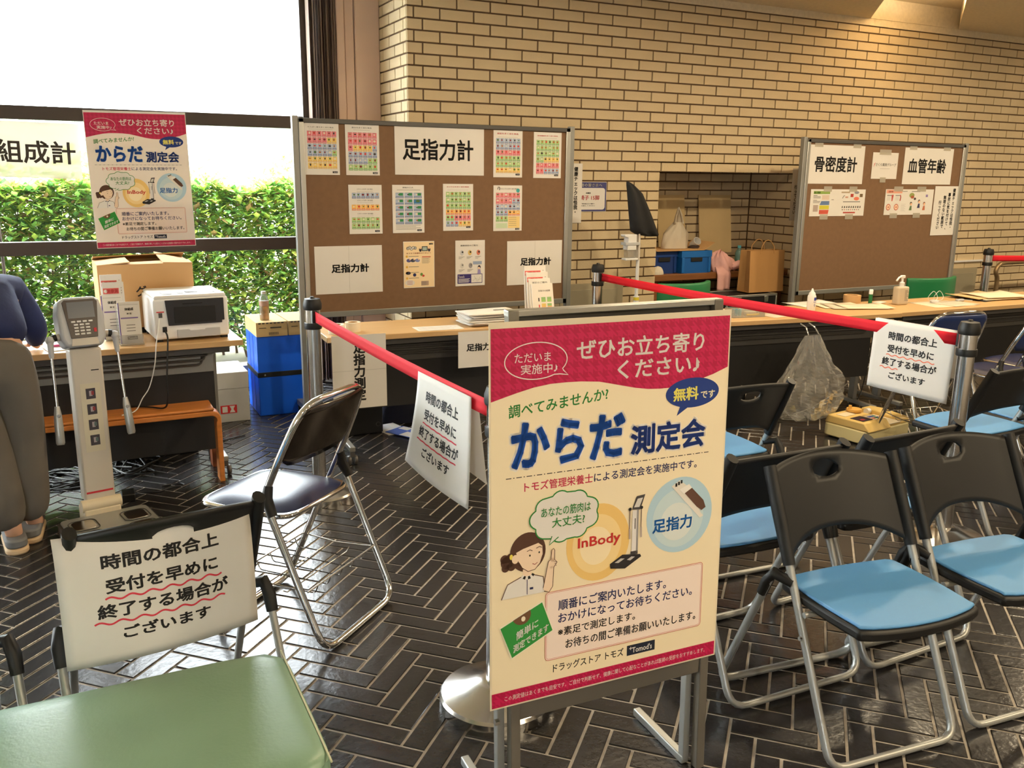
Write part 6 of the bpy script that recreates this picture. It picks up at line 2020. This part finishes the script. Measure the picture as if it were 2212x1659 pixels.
MB().lathe([(0.0, 0.062), (0.013, 0.062), (0.013, 0.090), (0.011, 0.093), (0.0, 0.093)], 16).build('cap', M_WHITEP, t, smooth=40)
t = thing('pump_bottle', 'large translucent pump bottle of sanitiser on the right table', 'bottle', (4.800, 3.955, TT), math.radians(-4))
MB().prism(rrect(-0.046, -0.030, 0.046, 0.030, 0.016, 4), 0.0, 0.118).build('bottle_body', mat('translucent_white', (222, 210, 188), 0.4, transl=0.35), t, bevel=0.010, seg=3)
MB().lathe([(0.0, 0.116), (0.018, 0.116), (0.016, 0.128), (0.017, 0.130), (0.017, 0.144), (0.008, 0.147), (0.008, 0.172), (0.0, 0.172)], 20).build('pump_collar', M_WHITEP, t, smooth=40)
MB().tube(fillet([(0.012, 0, 0.180), (-0.030, -0.004, 0.180), (-0.056, -0.008, 0.156)], 0.012, 4), [0.007] * 4 + [0.006] * 4 if False else 0.0062, 10).build('nozzle', M_WHITEP, t, smooth=60)
MB().box((-0.014, -0.009, 0.170), (0.018, 0.009, 0.190)).build('pump_head', M_WHITEP, t, bevel=0.004)
s = Sheet(0.04, 0.08)
for k in range(8):
    s.rect(0.004, 0.008 + k * 0.009, 0.034 - 0.006 * (k % 3), 0.011 + k * 0.009, M_GREYINK)
s.mb.build('bottle_label', None, t, fix=False).location = (0.0, -0.0305, 0.02)
flat_paper('paper_packet', 'small white packet lying beside the pump bottle', 4.70, 4.03, 0.3, 0.085, 0.055, z=0.008, cat='packet', lines=2, thick=0.004)
for i, (x, y, rz, w, h, m) in enumerate(((5.08, 3.86, -0.10, 0.34, 0.24, M_PAPERW), (5.17, 3.83, 0.05, 0.26, 0.19, mat('grey_sheet', (206, 194, 174), 0.85)))):
    flat_paper('paper_sheet', ['cream sheet under the white coil on the right table', 'grey sheet just right of the white coil'][i], x, y, rz, w, h, m, z=0.002 * i)
t = thing('wire_coil', 'small white reel with looped thin white tubing standing up from it', 'reel', (5.10, 3.93, TT + 0.0035))
MB().lathe([(0.0, 0), (0.028, 0), (0.028, 0.012), (0.0, 0.012)], 20).build('reel', M_WHITEP, t, smooth=40)
for s_, x0 in ((-1, -0.022), (1, 0.034)):
    MB().tube([(x0 + 0.042 * math.cos(a), 0.008 * math.sin(2 * a), 0.040 + 0.032 * math.sin(a)) for a in np.linspace(0, 2 * PI, 22, endpoint=False)], 0.0016, 6, closed=True).build('tubing_loop', M_WHITEP, t, smooth=80)
t = thing('finger_probe', 'small grey finger sensor on the right table before the cardboard folders', 'sensor', (5.31, 3.90, TT + 0.001))
MB().box((-0.03, -0.014, 0), (0.03, 0.014, 0.016)).build('sensor_body', M_LTGREY, t, bevel=0.005)
MB().tube([(0.03, 0, 0.008), (0.07, 0.012, 0.004), (0.10, -0.02, 0.003)], 0.002, 6).build('lead', M_WHITEP, t, smooth=80)
for i, (x, y, rz, m) in enumerate(((5.62, 3.96, 0.10, M_BLACKM), (5.66, 3.94, -0.06, M_PAPERW), (5.60, 3.98, 0.05, M_CARDL), (5.70, 3.93, -0.14, M_PAPERW), (6.02, 3.86, 0.08, M_CARDL))):
    flat_paper('cardboard_folder', ['black folder at the bottom of the pile at the right table end', 'cream folder above the black one in the right pile', 'light brown folder in the middle of the right pile', 'cream folder on top of the right pile', 'light brown folder at the far right table end'][i],
               x, y, rz, 0.36, 0.25, m, z=0.0065 * (i if i < 4 else 0), cat='folder', lines=0, curl=0.01, thick=0.005)
# clear bin bag hanging from the right table
t = thing('plastic_bag', 'large crumpled clear plastic bag hanging from the right table', 'bag', (3.76, 3.66, 0))
q = np.random.default_rng(9)
ph = q.uniform(0, 6, 12)
def bag_(u, v):
    a = 2 * PI * u
    z = 0.600 - 0.500 * v
    w = 0.055 + 0.185 * min(1, v * 1.7) ** 1.1 - 0.09 * max(0, v - 0.78) / 0.22
    d = 0.012 + 0.060 * min(1, v * 1.6)
    k = 1 + 0.10 * math.sin(5 * a + ph[0] + 6 * v) + 0.07 * math.sin(9 * a + ph[1] - 9 * v) + 0.05 * math.sin(13 * a + 21 * v)
    if v > 0.999:
        w, d = 0.02, 0.01
    return (w * k * math.cos(a) + 0.02 * v, d * k * math.sin(a), z + 0.012 * math.sin(7 * a + ph[2]) * v)
MB().grid(bag_, 44, 26, closed_u=True).build('bag_body', M_CLEAR, t, fix=False)
for x in (-0.035, 0.045):
    MB().tube([(x, 0.0, 0.60), (x * 0.8, 0.03, 0.640), (x * 0.8, 0.075, 0.655)], 0.004, 6).build('bag_tie', M_CLEAR, t, smooth=80)
o = cord('extension_lead', 'white extension lead hanging down under the right tables', [(4.65, 3.95, 0.52), (4.62, 3.93, 0.36), (4.45, 3.95, 0.22), (4.15, 3.98, 0.06), (3.9, 4.02, 0.006), (3.6, 4.1, 0.006)], 0.0035, M_BEIGEP)
o = cord('black_lead', 'black lead looping onto the floor under the right tables', [(4.56, 3.93, 0.52), (4.50, 3.90, 0.30), (4.42, 3.88, 0.10), (4.30, 3.92, 0.006), (4.15, 4.05, 0.006), (4.0, 4.25, 0.006)], 0.0035, M_BLACK)

# heel scanner on the floor by the right tables
M_SCAN = mat('scanner_yellow', (222, 190, 118), 0.45)
t = thing('heel_scanner', 'yellow cream heel bone scanner on the floor before the right tables', 'measuring device', (4.10, 3.50, 0), math.radians(8))
MB().prism(rrect(-0.215, -0.13, 0.215, 0.15, 0.02, 3), 0.008, 0.085).build('lower_case', mat('scanner_cream', (226, 212, 158), 0.45), t, bevel=0.008)
MB().prism([(-0.15, 0.085), (0.15, 0.085), (0.13, 0.135), (-0.11, 0.135)], -0.215, 0.0, 'x').build('console', M_SCAN, t, bevel=0.008)
MB().prism([(-0.13, 0.085), (0.15, 0.085), (0.14, 0.125), (0.05, 0.130), (-0.11, 0.115)], 0.125, 0.215, 'x').build('side_wing', M_SCAN, t, bevel=0.008)
MB().box((0.0, -0.125, 0.085), (0.125, 0.145, 0.096)).build('foot_bed', M_SCAN, t, bevel=0.003)
MB().box((0.012, -0.128, 0.096), (0.118, 0.05, 0.104)).build('foot_plate', M_IVORY, t, bevel=0.003)
MB().box((-0.195, -0.09, 0.1355), (-0.105, -0.005, 0.138)).build('display', mat('dark_display', (50, 44, 60), 0.3), t)
MB().box((-0.185, -0.075, 0.1382), (-0.150, -0.055, 0.139)).build('red_display', C((150, 40, 40)), t)
k_ = MB().box((-0.095, -0.10, 0.1355), (-0.015, -0.02, 0.1375)).build('keypad', M_PAPERW, t)
for i, c in enumerate(((206, 80, 90), (60, 140, 90), (90, 100, 190), (90, 100, 190), (90, 100, 190), (80, 160, 170))):
    MB().box((-0.088 + 0.022 * (i % 3), -0.088 + 0.030 * (i // 3), 0.1375), (-0.072 + 0.022 * (i % 3), -0.070 + 0.030 * (i // 3), 0.1392)).build('key', C(c), k_)
MB().box((-0.19, 0.03, 0.1355), (-0.09, 0.09, 0.1385)).build('printer_slot', M_IVORY, t)
MB().lathe([(0.0, 0), (0.042, 0), (0.044, 0.006), (0.042, 0.016), (0.0, 0.018)], 28, (-0.045, 0.075, 0.140)).build('dial', mat('dial_orange', (226, 176, 92), 0.45), t, smooth=40)
MB().lathe([(0.0, 0), (0.010, 0), (0.009, 0.020), (0.0, 0.021)], 14, (-0.070, 0.085, 0.157)).build('dial_knob', mat('dial_orange', (226, 176, 92), 0.45), t, smooth=40)
MB().lathe([(0.0, -0.014), (0.018, -0.014), (0.018, 0.014), (0.0, 0.014)], 16, M=Matrix.Translation((0.108, 0.085, 0.115)) @ Matrix.Rotation(PI / 2, 4, 'Y')).build('heel_pad', M_WHITEP, t, smooth=40)
for x in (-0.18, 0.18):
    for y in (-0.10, 0.12):
        MB().lathe([(0.0, 0), (0.012, 0), (0.012, 0.009), (0.0, 0.009)], 10, (x, y, 0)).build('foot', M_BLACK, t)

# ------------------------------------------------------------------ niche and its neighbours
def crate(label, x, y, z, w, d, h, m, rim):
    t = thing('folding_crate', label, 'crate', (x, y, z), 0, 'blue folding crates on the niche shelf')
    a, b = w / 2, d / 2
    MB().box((-a, -b, 0), (a, -b + 0.01, h - 0.045)).box((-a, b - 0.01, 0), (a, b, h - 0.045)).box((-a, -b + 0.01, 0), (-a + 0.01, b - 0.01, h - 0.045)).box((a - 0.01, -b + 0.01, 0), (a, b - 0.01, h - 0.045)).box((-a + 0.01, -b + 0.01, 0), (a - 0.01, b - 0.01, 0.01)).build('crate_body', m, t)
    MB().box((-a - 0.006, -b - 0.006, h - 0.05), (a + 0.006, -b + 0.012, h)).box((-a - 0.006, b - 0.012, h - 0.05), (a + 0.006, b + 0.006, h)).box((-a - 0.006, -b + 0.012, h - 0.05), (-a + 0.012, b - 0.012, h)).box((a - 0.012, -b + 0.012, h - 0.05), (a + 0.006, b - 0.012, h)).build('crate_rim', rim, t)
    MB().box((-0.055, -b - 0.008, h * 0.52), (0.055, -b - 0.001, h * 0.70)).build('handle_slot', M_BLACKM, t, bevel=0.003)
    for s_ in (-1, 1):
        MB().box((s_ * (a - 0.012) - 0.012, -b - 0.007, 0.004), (s_ * (a - 0.012) + 0.012, -b - 0.0005, h - 0.052)).build('corner_rib', rim, t, bevel=0.002)
    return t
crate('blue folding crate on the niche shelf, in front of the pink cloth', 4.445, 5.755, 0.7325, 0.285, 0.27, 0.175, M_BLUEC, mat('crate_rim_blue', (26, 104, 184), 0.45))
crate('blue folding crate in the left corner of the niche, shade put into its colour', 4.165, 5.80, 0.7325, 0.235, 0.27, 0.180, M_BLUE_SHADED, mat('crate_rim_shaded', (16, 58, 128), 0.5))
t = thing('cardboard_tray', 'flattened cardboard with a raised edge lying over the blue crates', 'cardboard', (4.32, 5.77, 0.9135))
MB().add([(-0.26, -0.15, 0.0), (0.20, -0.15, 0.0), (0.20, 0.15, 0.004), (-0.26, 0.15, 0.004)], [(0, 1, 2, 3)]).build('cardboard_base', M_CARD, t, solid=0.005, fix=False)
MB().add([(0.20, -0.15, 0.0), (0.31, -0.14, 0.055), (0.31, 0.14, 0.06), (0.20, 0.15, 0.004)], [(0, 1, 2, 3)]).build('flap', M_CARD, t, solid=0.005, fix=False)
MB().add([(-0.26, -0.15, 0.0), (-0.26, 0.15, 0.004), (-0.255, 0.15, 0.12), (-0.255, -0.04, 0.11)], [(0, 1, 2, 3)]).build('flap', M_CARD, t, solid=0.005, fix=False)
t = thing('carrier_bag', 'white plastic carrier bag with handles pulled up, on the blue crate', 'bag', (4.34, 5.78, 0.9205))
M_POLY = mat('white_polythene', (226, 216, 198), 0.45, transl=0.35, bump=0.4, bscale=22)
def cb(u, v):
    a = 2 * PI * u
    w = (0.125 - 0.02 * v - 0.075 * max(0, v - 0.55) / 0.45)
    d = 0.075 - 0.045 * v
    k = 1 + 0.07 * math.sin(4 * a + 3 * v) + 0.05 * math.sin(9 * a - 7 * v)
    return (w * k * math.cos(a) + 0.02 * v, d * k * math.sin(a), 0.205 * v)
MB().grid(cb, 32, 14, closed_u=True).build('bag_body', M_POLY, t, smooth=80, fix=False)
for a, b_ in ((-0.020, 0.010), (0.060, 0.035)):
    MB().tube([(a, -0.02, 0.19), (a * 0.7 + 0.01, -0.01, 0.25), (0.025, 0.0, 0.318), (b_ + 0.03, 0.012, 0.26), (b_ + 0.03, 0.02, 0.19)], [0.018, 0.012, 0.008, 0.010, 0.016], 10, flat=(1.0, 0.35)).build('bag_handle', M_POLY, t, smooth=80)
t = thing('paper_cup', 'white paper cup lying beside the carrier bag on the crate', 'cup', (4.525, 5.76, 0.955), 0)
MB().lathe([(0.0, 0), (0.026, 0), (0.034, 0.075), (0.032, 0.075), (0.024, 0.003), (0.0, 0.003)], 20, M=Matrix.Rotation(math.radians(60), 4, 'X') @ Matrix.Translation((0, 0, -0.03))).build('cup_body', M_WHITEP, t, smooth=40)
t = thing('brown_pouch', 'dark brown pouch lying under the paper cup', 'pouch', (4.52, 5.75, 0.9205))
MB().grid(lambda u, v: (0.055 * math.cos(2 * PI * u) * (1 - 0.8 * v ** 3), 0.045 * math.sin(2 * PI * u) * (1 - 0.8 * v ** 3), 0.022 * v), 18, 5, closed_u=True).build('pouch_body', mat('dark_brown_cloth', (56, 40, 34), 0.8), t, smooth=80)
t = thing('pink_cloth', 'crumpled pink blanket draped over the niche shelf edge', 'blanket', (4.75, 5.72, 0.733))
M_PINKC = mat('pink_fleece', (226, 176, 172), 0.9, bump=0.4, bscale=26)
def pk(u, v):
    a = 2 * PI * u
    k = 1 + 0.14 * math.sin(3 * a + 1) + 0.10 * math.sin(7 * a + 5 * v)
    return (0.150 * k * math.cos(a) * (1 - v ** 2.2) ** 0.5 * 0.95 + 0.02, 0.11 * k * math.sin(a) * (1 - v ** 2.2) ** 0.5, 0.135 * v * (1 + 0.22 * math.cos(a + 2.6)) + 0.012 * math.sin(11 * a + 6 * v))
MB().grid(pk, 48, 16, closed_u=True).build('cloth_heap', M_PINKC, t, smooth=80, fix=False)
MB().grid(lambda u, v: (-0.115 + 0.135 * u, -0.105 - 0.035 * min(1, v * 3) - 0.02 * math.sin(u * 6) * v, 0.020 + 0.02 * (1 - v) - 0.165 * v), 12, 10).build('hanging_corner', M_PINKC, t, smooth=80, solid=0.012, fix=False)
MB().tube([(0.09, -0.06, 0.03), (0.15, -0.08, 0.050), (0.20, -0.05, 0.045), (0.19, 0.0, 0.03), (0.12, 0.01, 0.035)], [0.03, 0.036, 0.034, 0.030, 0.022], 12).build('cloth_fold', M_PINKC, t, smooth=80)
t = thing('white_cloth', 'small white cloth bundle at the left end of the niche shelf', 'cloth', (4.085, 5.632, 0.733))
MB().grid(lambda u, v: (0.055 * math.cos(2 * PI * u) * (1 - v ** 2) ** 0.5 * (1 + 0.15 * math.sin(10 * PI * u)), 0.028 * math.sin(2 * PI * u) * (1 - v ** 2) ** 0.5, 0.065 * v), 26, 8, closed_u=True).build('cloth_bundle', mat('white_cotton', (214, 206, 190), 0.9, bump=0.5, bscale=40), t, smooth=80)
t = thing('water_bottle', 'pale teal clear water bottle standing on the niche shelf', 'bottle', (5.03, 5.80, 0.7325))
MB().lathe([(0.0, 0), (0.031, 0), (0.033, 0.006), (0.033, 0.060), (0.030, 0.066), (0.033, 0.072), (0.033, 0.125), (0.024, 0.150), (0.013, 0.165), (0.013, 0.172)], 24).build('bottle_body', clear_mat('teal_bottle', (170, 214, 210), 0.72, 0.06, 0.08), t, smooth=50, fix=False)
MB().lathe([(0.0, 0.170), (0.0155, 0.170), (0.0155, 0.190), (0.0, 0.190)], 18).build('cap', C((90, 170, 190)), t, smooth=40)
for i, (x0, w_) in enumerate(((4.40, 0.275), (4.825, 0.345))):
    o = MB().box((0, 0, 0), (w_, 0.006, 0.49)).build('cardboard_sheet', M_CARDL)
    o.matrix_world = place(x0, 6.062, 0.738 + 0.105, 0, 0, 0.12)
    tag(o, ['tall cardboard sheet taped to the niche back wall, behind the carrier bag', 'wider cardboard sheet taped to the niche back wall, right of the carrier bag'][i], 'cardboard', 'cardboard sheets on the niche back wall')
t = thing('equipment_case', 'black flight case with metal edges under the kraft paper bag', 'case', (4.70, 5.385, 0))
MB().box((-0.235, -0.14, 0.012), (0.255, 0.14, 0.585)).build('case_body', M_BLACK, t, bevel=0.004)
for z in (0.575, 0.018):
    MB().box((-0.241, -0.146, z), (0.261, -0.134, z + 0.018)).build('edge_strip', M_ALU, t, bevel=0.002)
    MB().box((-0.241, 0.134, z), (0.261, 0.146, z + 0.018)).build('edge_strip', M_ALU, t, bevel=0.002)
    for x in (-0.241, 0.249):
        MB().box((x, -0.134, z), (x + 0.012, 0.134, z + 0.018)).build('edge_strip', M_ALU, t, bevel=0.002)
for x in (-0.241, 0.249):
    MB().box((x, -0.146, 0.0), (x + 0.012, -0.134, 0.575)).build('edge_strip', M_ALU, t, bevel=0.002)
for x in (-0.12, 0.15):
    MB().box((x - 0.02, -0.148, 0.53), (x + 0.02, -0.138, 0.578)).build('latch', M_STEEL, t, bevel=0.002)
MB().box((0.09, -0.1455, 0.40), (0.20, -0.1405, 0.50)).build('case_label', M_PAPERW, t)
t = thing('kraft_bag', 'brown kraft paper bag with twisted handles on the black case', 'bag', (4.96 - 0.04, 5.395, 0.5945))
b = MB()
K0 = [(-0.175, -0.07), (0.175, -0.07), (0.175, 0.07), (-0.175, 0.07)]
b.prism(K0, 0.0, 0.004)
for i in range(4):
    a, c = K0[i], K0[(i + 1) % 4]
    if i in (1, 3):
        mid = (a[0] * 0.93, 0.0)
        b.add([(*a, 0), (mid[0], 0, 0.0), (mid[0] * 0.97, 0, 0.325), (a[0] * 1.0, a[1] * 0.8, 0.325)], [(0, 1, 2, 3)])
        b.add([(mid[0], 0, 0.0), (*c, 0), (c[0] * 1.0, c[1] * 0.8, 0.325), (mid[0] * 0.97, 0, 0.325)], [(0, 1, 2, 3)])
    else:
        b.add([(*a, 0), (*c, 0), (c[0], c[1] * 0.8, 0.325), (a[0], a[1] * 0.8, 0.325)], [(0, 1, 2, 3)])
b.build('bag_body', M_KRAFT, t, fix=False, solid=0.0015)
for y in (-0.058, 0.058):
    MB().tube([(-0.07, y, 0.30), (-0.062, y, 0.36), (-0.03, y * 0.9, 0.398), (0.0, y * 0.9, 0.405), (0.03, y * 0.9, 0.395), (0.060, y, 0.355), (0.066, y, 0.30)], 0.0038, 8).build('bag_handle', M_KRAFT, t, smooth=80)
t = thing('dispenser_stand', 'white pole stand with a hand sanitiser dispenser near the brick wall', 'stand', (3.595, 5.20, 0))
MB().lathe([(0.0, 0), (0.15, 0), (0.15, 0.008), (0.02, 0.016), (0.0, 0.016)], 28).build('stand_base', M_IVORY, t, smooth=40)
MB().tube([(0, 0, 0.01), (0, 0, 0.60)], 0.0155, 14).build('pole', M_WHITEP, t, smooth=60)
MB().tube([(0, 0, 0.60), (0, 0, 1.12)], 0.0125, 14).build('upper_pole', M_WHITEP, t, smooth=60)
MB().lathe([(0.0, 0.600), (0.020, 0.600), (0.020, 0.642), (0.0, 0.642)], 16).build('pole_clamp', M_WHITEP, t, smooth=40)
MB().lathe([(0.0205, 0.612), (0.0205, 0.634)], 16).build('yellow_mark', C((226, 206, 60)), t, smooth=60)
MB().box((-0.018, -0.03, 0.90), (-0.008, 0.03, 1.09)).build('back_plate', M_BEIGEP, t, bevel=0.002)
MB().prism([(-0.112, 0.97), (-0.035, 0.97), (-0.035, 1.080), (-0.135, 1.080), (-0.135, 1.066), (-0.105, 1.055)], -0.03, 0.03, 'y').build('dispenser_hood', M_WHITEP, t, bevel=0.004)
MB().box((-0.128, -0.034, 1.005), (-0.010, 0.034, 1.025)).build('dispenser_band', M_LTGREY, t, bevel=0.002)
MB().box((-0.102, -0.026, 0.915), (-0.040, 0.026, 0.968)).build('dispenser_tank', M_CLEAR, t)
MB().box((-0.120, -0.030, 0.900), (-0.018, 0.030, 0.915)).build('drip_tray', M_WHITEP, t, bevel=0.003)
t = thing('black_umbrella', 'black folded fabric hung over the top of the dispenser stand', 'cloth', (3.595, 5.195, 0))
prof = [(1.125, 0.012, -0.060, 0.128), (1.115, 0.03, -0.055, 0.155), (1.18, 0.04, -0.078, 0.105), (1.28, 0.040, -0.092, 0.058), (1.36, 0.034, -0.105, 0.012), (1.42, 0.024, -0.115, -0.055), (1.436, 0.010, -0.118, -0.105)]
prof = [(1.062, 0.020, 0.060, 0.160), (1.075, 0.034, -0.020, 0.165), (1.10, 0.042, -0.075, 0.150), (1.18, 0.045, -0.086, 0.110), (1.28, 0.042, -0.100, 0.056), (1.36, 0.034, -0.112, 0.010), (1.42, 0.022, -0.122, -0.070), (1.440, 0.008, -0.124, -0.112)]
def um(u, v):
    k = v * (len(prof) - 1)
    i = min(int(k), len(prof) - 2)
    f = k - i
    z, d, xa, xb = [prof[i][j] * (1 - f) + prof[i + 1][j] * f for j in range(4)]
    a = 2 * PI * u
    return ((xa + xb) / 2 + (xb - xa) / 2 * math.cos(a), d * math.sin(a) * (1 + 0.2 * math.sin(5 * a)), z)
MB().grid(um, 28, 24, closed_u=True).build('folded_fabric', mat('black_nylon', (16, 16, 20), 0.7, bump=0.3, bscale=18), t, smooth=80)
MB().tube([(0, 0, 1.06), (0, 0, 1.13)], 0.006, 8).build('stem', M_BLACK, t, smooth=60)
o = MB().tube(fillet([(7.70, 5.30, 0.0), (7.70, 5.30, 0.60), (7.655, 5.30, 0.655), (7.70, 5.30, 0.725), (7.78, 5.30, 0.735), (9.4, 5.30, 0.735), (9.4, 5.30, 0.0)], 0.05, 5), 0.020, 12).build('handrail', mat('bronze_rail', (150, 128, 96), 0.35, metal=0.7), None, smooth=60)
tag(o, 'bent bronze handrail tube beside the far right belt post', 'handrail')

bpy.data.objects.remove(_txt_ob)
